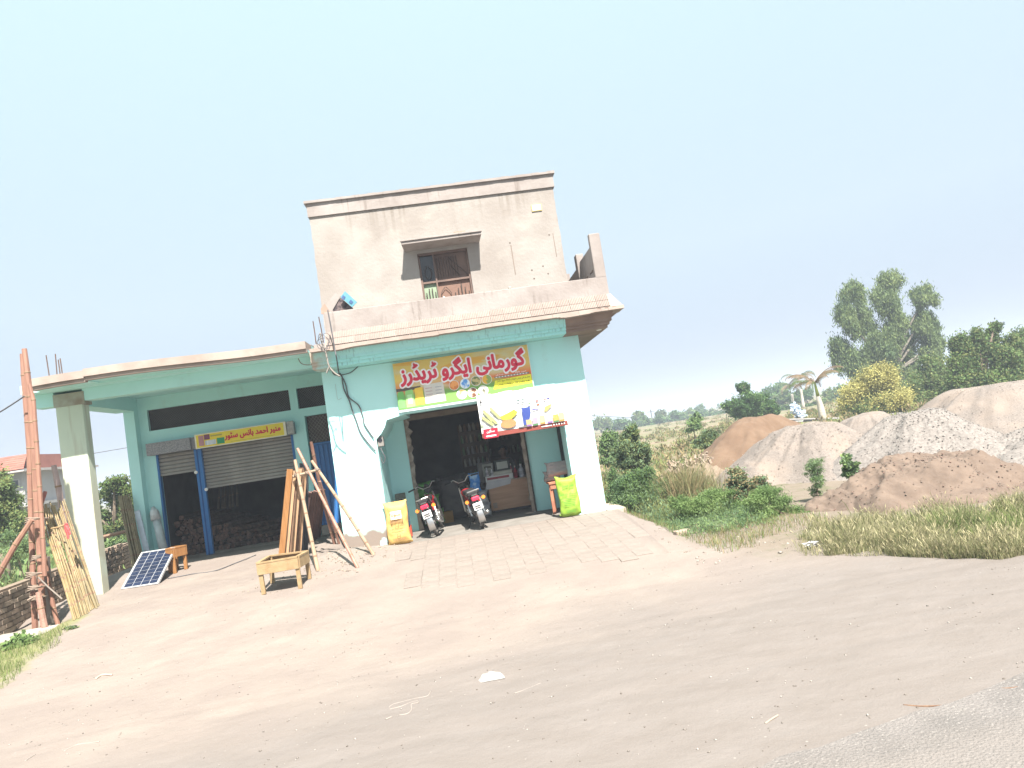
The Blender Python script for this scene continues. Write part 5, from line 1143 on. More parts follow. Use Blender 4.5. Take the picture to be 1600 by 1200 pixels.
pole_px('pole', [(72, 990), (64, 950), (60, 925)], .048, mat('bark_brown_pole', (.34, .20, .16), scale=9, bump=.4), mast, MY-.25)
pole_px('prop_pole', [(-12, 915), (5, 885), (25, 850), (50, 812)], .045, BAMR, mast, MY-.3)
pole_px('pole', [(60, 800), (65, 785), (71, 768)], .035, mat('dark_pole_end', (.30, .12, .10)), mast, MY+.2)
mb = MB()
for px, py, w in ((56, 812, 1), (57, 897, 1), (57, 918, .8), (58, 934, .7), (60, 871, .6)):
    c = P(px, py, MY-.12)
    for k in range(3): mb.ring(c+Vector((.01*k, 0, -.02+.02*k)), .13*w+.02, .010, (.15*(k-1), .1, 1), 14, 5)
mb.build('rope_tie', ROPE, mast)
MB().tube([P(60, 902, MY-.3), P(75, 917, MY-.35), P(97, 936, MY-.4)], .012, 6).build('iron_hook', mat('dull_iron', (.20, .17, .15)), mast)
MB().tube([P(47, 935, MY-.2), P(58, 930, MY-.22), P(43, 938, MY-.25)], .015, 6).build('rope_end', ROPE, mast)
# concrete plinth under it
pn = G(110, 990); q1, q2 = P(60, 1002, 11.35), P(130, 982, 11.4)
pl = MB().prism([(-8.6, -.30), (-5.98, -.30), (-5.95, -.12), (-6.3, -.10), (-8.6, -.12)], 11.42, 12.05); struct(bev(pl.build('concrete_plinth', mat('plinth_cement', (.36, .34, .31), (.27, .25, .22), scale=3, bump=.5)), .02))
# yellow cane bundle leaning towards the mast
ncan = 0
for k in range(38):
    t = k/37; a = Vector(P(118+38*t+random.uniform(-3, 3), 972-20*t+random.uniform(-4, 4), 11.75+.75*t+random.uniform(-.1, .1)))
    a.z = gh(a.x, a.y)+.0
    b = P(63+36*t+random.uniform(-5, 5), 800-6*t+random.uniform(-14, 10), 12.35+.5*t+random.uniform(-.08, .08))
    c = bamboo('bamboo_cane', a, b, random.uniform(.012, .018), random.choice((BAMY, BAMY, BAMD)), None, 6, .02, .24, .7)
    tag(c, 'thin straw coloured cane in the fanned bundle between the mast and the pale column', 'bamboo cane', 'canes leaning between the mast and the column')
for k in range(16):      # finer reed fan at its right foot
    t = k/15; a = Vector(P(140+16*t, 957-4*t+random.uniform(-2, 2), 12.6)); a.z = gh(a.x, a.y); b = P(97+15*t, 872+16*t+random.uniform(-5, 5), 12.8)
    c = bamboo('reed', a, b, .011, BAMY, None, 5, .01, .4, .5); tag(c, 'short yellow reed at the right foot of the cane bundle', 'reed', 'short reeds at the foot of the cane bundle')
rb = MB().tube([P(80, 826, 12.2), P(90, 824, 12.15), P(101, 820, 12.2)], .014).build('tie_stick', WOODP); tag(rb, 'short pale tie stick across the top of the cane bundle', 'stick')
rg = MB(); 
for s in ((104, 818), (108, 828), (103, 832), (107, 842), (110, 835)): rg.tube([P(103, 820, 12.1), P(s[0], s[1], 12.08)], [.03, .016], 5)
tag(rg.build('red_rag', plain('faded_red_rag', (.45, .08, .08))), 'faded red rag tied near the top of the cane bundle', 'rag')
gp = pole_px('pole', [(103, 840), (98, 800), (91, 760), (84, 727)], .05, mat('weathered_pink_pole', (.36, .28, .27), scale=8), None, 12.9); tag(gp, 'weathered greyish pole standing between the cane bundle and the column', 'pole')
hb = thing('fence_post', 'grey wooden post behind the foot of the mast', 'post', tuple(P(73, 960, 12.3)))
MB().beam(P(77, 975, 12.3), P(71, 870, 12.3), .10, .08, up=(0, 1, 0)).build('post', mat('grey_wood', (.33, .29, .27), scale=7), hb)
# bundle leaning on the rear, right of the column
for k in range(16):
    t = k/15; a = P(208+18*t, 872+2*t, 15.4+random.uniform(-.1, .1)); a.z = gh(a.x, a.y); b = P(186+17*t+random.uniform(-2, 2), 777-2*t+random.uniform(-4, 4), 15.9)
    c = bamboo('bamboo_cane', a, b, .018, BAMD, None, 5, .015, .3, .8); tag(c, 'olive brown cane in the slim bundle leaning behind the solar panel', 'bamboo cane', 'canes in the bundle behind the solar panel')
pb = thing('leaning_sheet', 'narrow pale blue white sheet leaning on the rear pillar behind the cane bundle', 'sheet', tuple(P(235, 868, 15.7)))
a, b = P(232, 872, 15.7), P(214, 798, 15.85); MB().beam(a, b, .11, .03, up=(0, 1, 0)).build('sheet', mat('pale_blue_sheet', (.50, .58, .68)), pb)
tr = thing('plastic_roll', 'tall silvery plastic roll standing against the aqua rear wall', 'plastic roll', tuple(P(250, 855, 15.9)))
o = MB().tube([P(256, 862, 15.85), P(250, 835, 15.92), P(244, 810, 16.0)], [.085, .085, .08], 14).build('roll', mat('silvery_film', (.46, .52, .54), (.36, .42, .44), rough=.3, scale=7, bump=.6, bscale=14), tr, smooth=True)
MB().tube([P(244, 812, 15.98), P(241, 800, 16.0), P(239, 792, 16.02)], [.105, .09, .03], 12).build('crumpled_top', mat('crumpled_film', (.52, .55, .56), (.36, .38, .40), rough=.3, scale=10, bump=.9, bscale=12), tr, smooth=True)
# rail pole across the low rear wall
rp = bamboo('rail_pole', P(150, 842, 17.3), P(205, 828, 16.6), .045, mat('brown_rail', (.26, .17, .12), scale=8)); tag(rp, 'brown pole laid along the top of the low brick wall behind the column', 'pole')
# solar panel
sp = thing('solar_panel', 'solar panel with dark blue cells and white frame leaning back on a stool', 'solar panel', tuple(P(220, 922, 13.5)))
bl, br_ = P(189.5, 927.5, 13.72), P(247.5, 918.5, 13.66)
bl.z = br_.z = gh((bl.x+br_.x)/2, 13.7)+.01
ux = (br_-bl).normalized(); tl_ = P(216, 864, 14.55); upv = (tl_-bl); upv -= ux*upv.dot(ux); Hh = upv.length; upv.normalize(); Ww = (br_-bl).length
nz = ux.cross(upv).normalized()
def pp(u, v, w=0): return bl+ux*u+upv*v+nz*w
def pbox(u0, u1, v0, v1, w0, w1, nm, m, par):
    return MB().add([pp(u, v, w) for w in (w0, w1) for v in (v0, v1) for u in (u0, u1)], [(0, 2, 3, 1), (4, 5, 7, 6), (0, 1, 5, 4), (2, 6, 7, 3), (0, 4, 6, 2), (1, 3, 7, 5)]).build(nm, m, par)
ALU = mat('white_aluminium', (0.495, 0.503, 0.510), rough=.35, metal=.3); PVB = mat('panel_backing', (0.303, 0.314, 0.341), rough=.25, spec=.5); CELL = [mat('solar_cell_' + k, c, tuple(v*.7 for v in c), rough=.3, scale=2, spec=.35) for k, c in zip('ab', ((.008, .013, .038), (.011, .018, .048)))]
ft = .03
for a in ((0, Ww, 0, ft), (0, Ww, Hh-ft, Hh)): pbox(*a, -.035, .004, 'frame_rail', ALU, sp)
for a in ((0, ft, ft+.001, Hh-ft-.001), (Ww-ft, Ww, ft+.001, Hh-ft-.001)): pbox(*a, -.035, .004, 'frame_rail', ALU, sp)
bk = pbox(ft, Ww-ft, ft, Hh-ft, -.012, -.006, 'backing', PVB, sp)
for i in range(4):
    for j in range(9):
        cw, chh = (Ww-2*ft)/4, (Hh-2*ft)/9
        pbox(ft+i*cw+.006, ft+(i+1)*cw-.006, ft+j*chh+.004, ft+(j+1)*chh-.004, -.006, -.003, 'solar_cell', CELL[(i+j) % 2], sp)
# little stool behind it
def frame_table(name, label, cat, FL, FR, BR, BL, htop, m, mleg, rimh, inner=True, jit=.0):
    """open box frame on four square legs; corners are ground points"""
    cx = (FL+FR+BR+BL)/4; t = thing(name, label, cat, (cx.x, cx.y, min(FL.z, FR.z, BR.z, BL.z)))
    tops = [Vector((p.x, p.y, htop)) for p in (FL, FR, BR, BL)]
    for p, q in zip((FL, FR, BR, BL), tops):
        MB().beam((p.x+random.uniform(-jit, jit), p.y, gh(p.x, p.y)+.002), (q.x, q.y, htop-.012), .06, .05, up=(0, 1, 0)).build('leg', mleg, t)
    for k in range(4):
        a, b = tops[k].copy(), tops[(k+1) % 4].copy(); d = (b-a).normalized(); off = d.cross(Vector((0, 0, 1)))*.035
        a -= d*.03; b += d*.03; a.z = b.z = htop-rimh/2
        MB().beam(a+off-d*.035*(k % 2)*-1, b+off-d*.035*(k % 2), .022, rimh, up=(0, 0, 1)).build('side_board', m, t)
        a.z = b.z = htop+.012; MB().beam(a+off*.6+d*.04*(k % 2), b+off*.6-d*.04*(k % 2), .06, .022, up=(0, 0, 1)).build('top_rail', m, t)
    return t, tops
tb, tops = frame_table('wooden_stand', 'pale new wooden box frame on four legs standing on the sand before the canopy', 'wooden frame', G(411, 929), G(469, 920), G(483, 905), G(428, 911), P(436, 880, 11.0).z+.015, WOODP, WOODP, .16, jit=.02)
c = (tops[0]+tops[1]+tops[2]+tops[3])/4
MB().add([(p-c)*.96+c-Vector((0, 0, .15)) for p in tops]+[(p-c)*.96+c-Vector((0, 0, .17)) for p in tops], [(0, 1, 2, 3), (7, 6, 5, 4), (0, 4, 5, 1), (1, 5, 6, 2), (2, 6, 7, 3), (3, 7, 4, 0)]).build('tray_bottom', WOODB, tb)
s0 = G(274, 896); s1 = G(288, 891); yb = s0.y
st2, _ = frame_table('wooden_stool', 'small orange wooden stool propping up the solar panel', 'stool', Vector((s0.x-.10, yb+.05, 0)), s0+Vector((-.0, 0, 0)), Vector((s1.x+.02, s1.y+.05, 0)), Vector((s0.x-.08, s1.y+.14, 0)), P(275, 857, yb).z, WOODO, WOODO, .16)
cable('ground_cable', [G(262, 905)+Vector((0, 0, .01)), G(300, 898)+Vector((0, 0, .012)), G(335, 893)+Vector((0, 0, .012)), G(370, 880)+Vector((0, 0, .012)), G(400, 868)+Vector((0, 0, .012))], .009, WIRE, 'thin dark cable trailing over the sand from the solar panel')
# pole trestle with leaning planks
ts = thing('bamboo_trestle', 'trestle of reddish bamboo poles with a crossbar standing before the blue gate', 'bamboo trestle', tuple(G(540, 870)))
def gpole(bx_, by_, tx, ty, Yt, r, m=BAMR, nm='pole'):
    a = G(bx_, by_); b = P(tx, ty, Yt); a.z -= .01; bamboo(nm, a, b, r, m, ts, 8, .015, .26, .85)
gpole(497, 892, 461, 719, 13.0, .034, BAMP); gpole(559, 887, 465, 701, 13.35, .030); gpole(584, 867, 487, 720, 13.25, .032, BAMP); gpole(523, 850, 486, 690, 13.9, .036); gpole(530, 850, 500, 752, 14.0, .026)
bamboo('crossbar', P(457, 745, 13.0), P(497, 734, 13.2), .028, BAMP, ts, 7, 0)
mb = MB()
for px, py, Yt in ((464, 741, 12.98), (481, 738, 13.1), (496, 733, 13.2)):
    for k in range(2): mb.ring(P(px, py+k*2, Yt), .045, .010, (.3, .2, 1), 10, 5)
mb.build('rope_tie', ROPE, ts)
def plank(name, label, cat, foot, top, Yt, w, m, th=.025, grp=None, parent=None, yaw=0):
    a = G(*foot); a.z += .004; b = P(*top, Yt); o = MB().beam(a, b, w, th, up=(math.sin(yaw), -math.cos(yaw), 0)).build(name, m, parent)
    if parent is None: tag(o, label, cat, grp)
    return o
grp = 'planks leaning on the bamboo trestle'
for k in range(6):
    fx = 438+k*5.6; tx = 453+k*4.6
    plank('plank', ('orange edged plank at the left end of the leaning stack by the trestle', 'brown plank second from the left in the stack by the trestle', 'brown plank third from the left in the stack by the trestle', 'brown plank fourth from the left in the stack by the trestle', 'brown plank fifth from the left in the stack by the trestle', 'lighter brown plank at the right end of the stack by the trestle')[k], 'plank', (fx, 886-k*2.5), (tx, 735-k*.5+random.uniform(-2, 2)), 13.05+k*.05, (.10, .12, .09, .11, .10, .09)[k], WOODO if k == 0 else (WOODB, mat('tan_plank', (.44, .28, .17), scale=6, stretch=(5, 5, .3)))[k % 2], .03, grp, yaw=.15)
for k in range(3):
    plank('metal_channel', 'dark grey channel strip in the bundle right of the brown planks', 'metal channel', (472+k*3.2, 868-k), (471+k*4, 724+k*2), 13.45+.05*k, .07, mat('dark_channel', (.06, .065, .08), rough=.5), .03, 'dark channel strips beside the planks')
mp_ = thing('corrugated_sheet', 'maroon brown corrugated sheet leaning behind the bamboo trestle', 'metal sheet', tuple(G(485, 850)))
for k in range(7):
    a = G(470+k*4.7, 853-k*2.2); b = P(480+k*4.2, 770-k*1.0, 14.2); a.z += .003
    MB().beam(a, b, .075, .012+.014*(k % 2), up=(0, -1, 0)).build('sheet_rib', mat('maroon_sheet', (.16, .095, .085), (.12, .07, .06), scale=6), mp_)
pk = plank('stick', 'thin pinkish stick leaning against the maroon sheet', 'stick', (472, 862), (483, 778), 13.9, .035, mat('pink_stick', (.50, .28, .26)), .03)
# log pile inside the store
lr = random.Random(4); lme = []
for k in range(5):
    b_ = MB(); n = 11; r0 = .045+.009*k; pts = []
    for e in (0, 1.7):
        for j in range(n): a_ = 2*math.pi*j/n; rr_ = r0*(1+.2*lr.uniform(-1, 1)); pts.append((rr_*math.cos(a_), e, rr_*math.sin(a_)))
    b_.add(pts, [(j, (j+1) % n, n+(j+1) % n, n+j) for j in range(n)], 0); b_.add([pts[j] for j in range(n)], [tuple(range(n))], 1); b_.add([pts[n+j] for j in range(n)], [tuple(reversed(range(n)))], 1)
    me = bpy.data.meshes.new('log'); me.from_pydata(b_.v, [], b_.f); me.materials.append(BARK); me.materials.append(LOGEND); me.polygons.foreach_set('material_index', b_.m); lme.append(me)
lx0, lx1 = -6.38, -4.0; rows = 8; nl = 0
for r in range(rows):
    x = lx0+.08+(r % 2)*.09
    lim = lx1-.06-.30*r
    while x < lim:
        k = lr.randrange(5); o = bpy.data.objects.new('log', lme[k]); COL.objects.link(o)
        o.location = (x, BW+.42+lr.uniform(-.10, .14), CZ+.075+r*.112+lr.uniform(-.012, .012)); o.rotation_euler = (lr.uniform(-.06, .06), lr.uniform(0, 6.28), lr.uniform(-.1, .1)-(.55 if x > -5.2 else .15))
        tag(o, 'short dark barked log in the stacked pile inside the store', 'log', 'logs piled inside the canopy store'); x += lr.uniform(.115, .165); nl += 1
for k in range(9):
    x = -6.15+k*.085+random.uniform(-.02, .02); x = x if k < 6 else -4.9+k*.09
    c = bamboo('bamboo_pole', (x+.45, BW+1.3, CZ+.9 if k < 6 else CZ+.02), (x-.05, 19.9, 2.9+random.uniform(-.2, .3)), .028, mat('dim_bamboo', (.16, .13, .10)) if k == 0 else bpy.data.materials['dim_bamboo'], None, 6, 0, .4)
    tag(c, 'dim bamboo pole standing at the back of the dark store', 'bamboo pole', 'bamboo poles standing inside the store')
# scattered debris and little cement skirting heaps
# ================================================================== BRICK WALL AND LEFT BACKGROUND
WA, WB_ = Vector((-7.35, 11.2, 0)), Vector((-8.75, 19.5, 0)); wd = (WB_-WA); wl = wd.length; wd.normalize(); wn = Vector((wd.y, -wd.x, 0))
bw = thing('brick_wall', 'low rough mud brick boundary wall running back behind the mast and the column', 'wall', tuple((WA+WB_)/2+Vector((0, 0, -.25))))
def wq(u, w, z): return WA+wd*u+wn*w+Vector((0, 0, z))
ztop = .58
core = MB(); core.add([wq(u, w, z) for z in (-.4, ztop-.03) for w in (-.10, .085) for u in (0, wl)], [(0, 2, 3, 1), (4, 5, 7, 6), (0, 1, 5, 4), (2, 6, 7, 3), (0, 4, 6, 2), (1, 3, 7, 5)])
core.build('mortar_core', MORTAR, bw)
bmesh_b = []
for k in range(3):
    b_ = MB().box(-.112, .112, -.045, .045, -.034, .034); me = bpy.data.meshes.new('brick'); me.from_pydata(b_.v, [], b_.f); me.materials.append(BRICKM[k]); bmesh_b.append(me)
wang = math.atan2(wd.y, wd.x); nb = 0; rest = MB()
brs = []
for r in range(10):
    z = -.19+r*.0835; n = int(wl/.245)
    for i in range(n):
        u = .12+i*.245+(.12 if r % 2 else 0)
        if u > wl-.1 or (r == 9 and random.random() < .55): continue
        brs.append((u, z))
brs.sort(key=lambda t: t[0])
for u, z in brs:
    if nb < 292:
        o = link('brick', random.choice(bmesh_b), bw); o.matrix_parent_inverse = Matrix.Translation(-Vector(bw.location))
        o.location = wq(u, .065+random.uniform(-.008, .012), z); o.rotation_euler = (random.uniform(-.04, .04), random.uniform(-.05, .05), wang+random.uniform(-.04, .04)); nb += 1
    else:
        q = wq(u, .08, z); mm = Matrix.Translation(q)@Matrix.Rotation(wang, 4, 'Z'); t_ = MB().box(-.112, .112, -.045, .045, -.034, .034).xf(mm); rest.add(t_.v, t_.f)
if rest.v: tag(rest.build('brick_courses', BRICKM[1], bw), None, kind='stuff')
MB().add([wq(u, w, z) for z in (-.4, .84) for w in (-.14, .15) for u in (-.6, -.005)], [(0, 2, 3, 1), (4, 5, 7, 6), (0, 1, 5, 4), (2, 6, 7, 3), (0, 4, 6, 2), (1, 3, 7, 5)]).build('end_pier', mat('mud_render', (.34, .26, .20), scale=5, bump=.6), bw)
# loose rubble bank behind the wall right of the column
# house with tiled roof
hy = 36
hs = thing('village_house', 'pale grey two storey house with red tiled roof at the far left', 'house', tuple(P(15, 830, hy)))
HW = mat('house_grey_wall', (.34, .34, .35), (.29, .29, .30), scale=1); RT = mat('red_roof_tile', (.27, .11, .085), (.22, .085, .065), scale=2)
zg = -.3; a, b = P(-70, 745, hy), P(36, 745, hy); zt = P(32, 738, hy).z; zm = P(40, 790, hy).z
MB().box(a.x, b.x-.25, hy, hy+6, zg, zm-.05).build('wall', HW, hs); MB().box(a.x, b.x, hy, hy+6, zm+.1, zt).build('wall', HW, hs)
MB().box(a.x, b.x+.5, hy-.5, hy+6, zm-.049, zm+.099).build('floor_slab', HW, hs)
MB().box(a.x, P(46, 740, hy).x+.1, hy-.6, hy+6.5, zt+.001, zt+.12).build('eave', mat('eave_grey', (.40, .38, .38)), hs)
ex = P(46, 740, hy).x+.1; zr = P(38, 717, hy+1).z+.25
for k in range(7):
    f0, f1 = k/7, (k+1)/7; y0, y1_ = hy-.6+2.0*f0, hy-.6+2.0*f1; z0, z1_ = zt+.13+(zr-zt-.1)*f0, zt+.13+(zr-zt-.1)*f1
    MB().add([(a.x, y0, z0), (ex-.9*f0, y0, z0), (ex-.9*f1, y1_, z1_-.02), (a.x, y1_, z1_-.02), (a.x, y0, z0-.05), (ex-.9*f0, y0, z0-.05)], [(0, 1, 2, 3), (4, 5, 1, 0)]).build('tile_course', RT, hs)
MB().box(a.x, ex-.9, hy+1.4, hy+6, zt+.121, zr-.02).build('roof_back', RT, hs)
w_ = P(24, 757, hy); wf = MB().box(w_.x-.22, w_.x+.22, hy-.03, hy-.001, w_.z-.25, w_.z+.25).build('window', mat('window_surround', (.42, .42, .43)), hs)
MB().box(w_.x-.15, w_.x+.15, hy-.04, hy-.031, w_.z-.18, w_.z+.18).build('pane', GLASSD, wf)

# ================================================================== FOLIAGE
def leafmat(name, c1, c2, scale=1.2, tr=.3):
    m = mat(name, c1, c2, rough=.75, scale=scale, detail=3, spec=.12, mixpos=(.38, .62)); n = m.node_tree.nodes; l = m.node_tree.links
    b = n['Principled BSDF']; t = n.new('ShaderNodeBsdfTranslucent'); l.new(b.inputs['Base Color'].links[0].from_socket, t.inputs['Color'])
    x = n.new('ShaderNodeMixShader'); x.inputs[0].default_value = tr; l.new(b.outputs[0], x.inputs[1]); l.new(t.outputs[0], x.inputs[2]); l.new(x.outputs[0], n['Material Output'].inputs['Surface']); return m
def leafquads(c, size, aspect=2.2, droop=0., up=None):
    N = len(c); d = RNG.normal(size=(N, 3)); d /= np.linalg.norm(d, axis=1)[:, None]+1e-9
    if droop: d[:, 2] -= droop; d /= np.linalg.norm(d, axis=1)[:, None]
    if up is not None: d = np.stack([RNG.normal(size=N)*up, RNG.normal(size=N)*up, np.abs(RNG.normal(size=N))*.3+1], 1); d /= np.linalg.norm(d, axis=1)[:, None]
    r = RNG.normal(size=(N, 3)); s = np.cross(d, r); s /= np.linalg.norm(s, axis=1)[:, None]+1e-9
    L = size*RNG.uniform(.6, 1.4, N)[:, None]; w = L/aspect
    v = np.stack([c-d*L*.5, c+s*w*.5, c+d*L*.5, c-s*w*.5], 1).reshape(-1, 3)
    return v, np.arange(N*4).reshape(N, 4)
def lobe_points(c, r, n, clump=14, sig=.2, inner=.45):
    """points in clumps scattered through an ellipsoid's outer volume"""
    c = np.array(c); r = np.array(r, float); d = RNG.normal(size=(clump, 3)); d /= np.linalg.norm(d, axis=1)[:, None]
    cc = c+d*r*RNG.uniform(inner, .95, clump)[:, None]
    k = RNG.integers(0, clump, n); return cc[k]+RNG.normal(size=(n, 3))*r*sig*RNG.uniform(.6, 1.3, n)[:, None]
def tree(name, label, cat, Y, lobes, base, nleaf, leaf, mats, group=None, trunk=.12, bark=None, aspect=2.2, droop=0, sig=.2, clump=14, limbs=True, inner=.45, zb=None, crown='crown', depth=.85):
    """lobes: (px, py, rx, ry) read off the photograph, given depth in the world"""
    s = Y/FPX; bx_ = P(base[0], base[1], Y); bz_ = gh(bx_.x, Y) if zb is None else zb
    root = thing(name, label, cat, (bx_.x, Y, bz_), group); pts = []; lc = []
    area = sum(l[2]*l[3] for l in lobes)
    for i, (x, y, rx, ry) in enumerate(lobes):
        dy = (RNG.random()-.5)*rx*s*1.3*(len(lobes) > 1); c = P(x, y, Y); c = Vector((c.x, Y+dy, c.z)); lc.append((c, rx*s))
        pts.append(lobe_points(c, (rx*s, rx*s*depth, ry*s), int(nleaf*l_frac(rx, ry, area)), clump, sig, inner))
    pts = np.concatenate(pts); pts[:, 2] = np.maximum(pts[:, 2], bz_+leaf*.3); mi = None
    v, f = leafquads(pts, leaf, aspect, droop)
    if len(mats) > 1: mi = (RNG.random(len(f)) < .45).astype(int)
    npmesh(crown, v, f, list(mats), root, mi)
    tb_ = MB(); b0 = Vector((bx_.x, Y, bz_-.05)); cen = sum((c for c, _ in lc), Vector())/len(lc)
    fork = b0.lerp(cen, .45); fork.z = b0.z+(cen.z-b0.z)*.45; tb_.tube([b0, b0.lerp(fork, .5)+Vector((trunk*.4, 0, 0)), fork], [trunk*1.25, trunk, trunk*.8], 8)
    if limbs:
        for c, r in lc: tb_.tube([fork, fork.lerp(c, .5)+Vector((RNG.normal()*r*.12, 0, r*.1)), c, c+Vector((0, 0, r*.4))], [trunk*.55, trunk*.38, trunk*.22, trunk*.08], 6)
    tb_.build('trunk', bark or BARKT, root, smooth=True); return root
def l_frac(rx, ry, area): return rx*ry/area
BARKT = mat('grey_brown_bark', (.20, .16, .125), (.13, .10, .08), scale=6, bump=.4)
BARKE = mat('pale_eucalyptus_bark', (0.176, 0.160, 0.139), (0.126, 0.109, 0.092), scale=4)
L_EUC = leafmat('eucalyptus_leaf', (0.162, 0.218, 0.098), (0.084, 0.134, 0.063), .45); L_EUC2 = leafmat('eucalyptus_leaf_young', (0.225, 0.281, 0.106), (0.120, 0.168, 0.070), .6)
L_DK = leafmat('dark_green_leaf', (0.082, 0.154, 0.056), (0.041, 0.089, 0.038), .8); L_MD = leafmat('mid_green_leaf', (0.138, 0.218, 0.073), (0.073, 0.130, 0.049), .9)
L_OL = leafmat('olive_green_leaf', (0.201, 0.230, 0.086), (0.101, 0.129, 0.055), 1.4); L_BR = leafmat('bright_green_leaf', (0.223, 0.309, 0.122), (0.122, 0.194, 0.079), 2.5); L_GY = leafmat('grey_green_leaf', (0.172, 0.245, 0.137), (0.086, 0.144, 0.079), 2.5)
L_YE = leafmat('yellow_blossom', (.45, .42, .16), (.30, .29, .11), 1.6, .25); L_DRY = leafmat('dry_straw_blade', (0.312, 0.256, 0.144), (0.213, 0.169, 0.094), 3); L_DRYR = leafmat('rusty_dry_leaf', (0.325, 0.188, 0.100), (0.188, 0.112, 0.062), 4)
tree('eucalyptus_tree', 'tallest tree, a plumed eucalyptus rising behind the yellow flowering bush', 'tree', 52,
     [(1334, 458, 22, 26), (1322, 500, 18, 34), (1318, 552, 18, 34), (1346, 500, 18, 34), (1340, 575, 24, 40), (1394, 440, 22, 26), (1384, 478, 24, 34), (1400, 505, 20, 34), (1376, 540, 28, 40), (1400, 580, 30, 36), (1438, 468, 20, 26), (1432, 505, 18, 30), (1454, 510, 16, 30), (1450, 550, 18, 30), (1428, 575, 24, 30), (1462, 535, 12, 22), (1372, 615, 34, 26), (1362, 545, 20, 34), (1420, 540, 18, 34), (1418, 618, 30, 22), (1445, 600, 22, 24)],
     (1390, 655), 125000, .24, [L_EUC, L_EUC2], trunk=.24, bark=BARKE, aspect=3.8, droop=1.3, sig=.19, clump=20, inner=.3)
tree('broadleaf_tree', 'dark green broad tree at the right edge behind the big gravel heap', 'tree', 34, [(1548, 535, 24, 22), (1520, 565, 28, 34), (1570, 565, 30, 34), (1500, 590, 24, 34), (1548, 605, 40, 34), (1504, 540, 16, 24), (1552, 512, 12, 12), (1528, 530, 14, 18), (1580, 540, 16, 20)], (1545, 680), 60000, .14, [L_MD, L_OL], trunk=.2, clump=20)
tree('broadleaf_tree', 'dense green tree cut by the right picture edge, rightmost of all', 'tree', 36, [(1600, 540, 26, 26), (1640, 545, 46, 42), (1600, 590, 36, 40), (1650, 610, 50, 44), (1585, 560, 18, 26)], (1625, 680), 48000, .14, [L_MD, L_OL], trunk=.2, clump=18)
tree('shrub', 'rounded olive green thicket between the eucalyptus and the dark broad tree', 'bush', 40, [(1460, 596, 30, 26), (1476, 584, 22, 26), (1452, 578, 18, 24), (1478, 612, 30, 26), (1440, 630, 34, 26), (1490, 630, 36, 26), (1420, 612, 26, 26), (1505, 600, 22, 30), (1515, 630, 30, 28)], (1470, 680), 52000, .13, [L_OL, L_MD], clump=20)
yb = tree('flowering_bush', 'big rounded bush covered in golden yellow blossom behind the gravel heaps', 'bush', 37, [(1366, 590, 26, 20), (1345, 610, 26, 20), (1392, 608, 28, 22), (1330, 632, 18, 16), (1404, 632, 18, 18), (1368, 625, 34, 24)], (1368, 672), 44000, .105, [L_YE], clump=26, crown='blossom', inner=.6, sig=.24)
c = P(1366, 636, 37); s_ = 37/FPX
v1 = lobe_points((c.x, 37, c.z-.1), (40*s_, 30*s_, 26*s_), 26000, 50); v, f = leafquads(v1, .13); npmesh('foliage', v, f, [L_OL, L_MD], yb, (RNG.random(len(f)) < .5).astype(int))
tree('round_tree', 'dark round headed tree beyond the brown sand heap with one tuft above', 'tree', 44, [(1165, 632, 26, 18), (1145, 636, 20, 14), (1190, 632, 22, 18), (1163, 606, 11, 12), (1180, 645, 26, 14), (1206, 640, 12, 12)], (1172, 668), 28000, .15, [L_DK, L_MD], trunk=.2, clump=20)
tree('small_tree', 'slender grey green young tree standing in the field beside the shop', 'tree', 20, [(985, 688, 18, 22), (975, 705, 20, 18), (1002, 705, 16, 16), (988, 672, 10, 10), (980, 722, 20, 14), (1000, 724, 18, 12)], (988, 745), 11000, .09, [L_GY, L_OL], trunk=.04, aspect=3, clump=16)
tree('small_tree', 'low bushy tree close against the right side of the shop', 'tree', 26, [(955, 690, 14, 18), (948, 700, 14, 18), (962, 705, 16, 14), (955, 720, 16, 14)], (955, 735), 7000, .11, [L_MD, L_GY], trunk=.05)
tree('small_tree', 'small leafy sapling in the middle of the open field', 'tree', 38, [(1084, 657, 11, 12), (1080, 667, 14, 9)], (1083, 676), 2500, .13, [L_BR, L_MD], trunk=.04)
tree('shrub', 'grey green spreading shrub left of the brown sand heap', 'bush', 24, [(1100, 688, 16, 14), (1110, 680, 14, 12), (1094, 693, 18, 8)], (1102, 705), 3600, .10, [L_GY, L_OL], trunk=.03, aspect=3)
tree('thorn_bush', 'large dark bluish green thorn bush beside the foot of the shop', 'bush', 14.3, [(1000, 752, 26, 20), (1040, 785, 18, 14), (970, 792, 16, 10), (985, 775, 30, 22), (1018, 778, 28, 20), (1035, 765, 20, 16), (975, 760, 18, 16), (1005, 738, 16, 10)], (1000, 800), 30000, .05, [L_GY, L_MD], trunk=.03, aspect=4, clump=24)
tree('thorn_bush', 'dark low bush behind the paved ramp corner', 'bush', 15.5, [(960, 770, 14, 18), (965, 790, 16, 10), (957, 745, 10, 16)], (962, 800), 6000, .05, [L_GY, L_MD], trunk=.02, aspect=4)
tree('shrub', 'bush with dull dead leaves and green shoots before the gravel heaps', 'bush', 12.6, [(1150, 748, 18, 16), (1165, 765, 24, 14), (1180, 755, 20, 12), (1145, 770, 14, 12)], (1160, 785), 12000, .05, [L_GY, L_DRY], trunk=.02)
tree('feathery_plant', 'feathery dark topped plant at the foot of the left gravel heap', 'plant', 11.9, [(1273, 722, 14, 10), (1276, 738, 16, 12), (1265, 732, 10, 10), (1272, 752, 14, 12), (1276, 762, 12, 8), (1277, 772, 10, 8)], (1275, 762), 3600, .045, [L_GY, L_MD], trunk=.012, aspect=5)
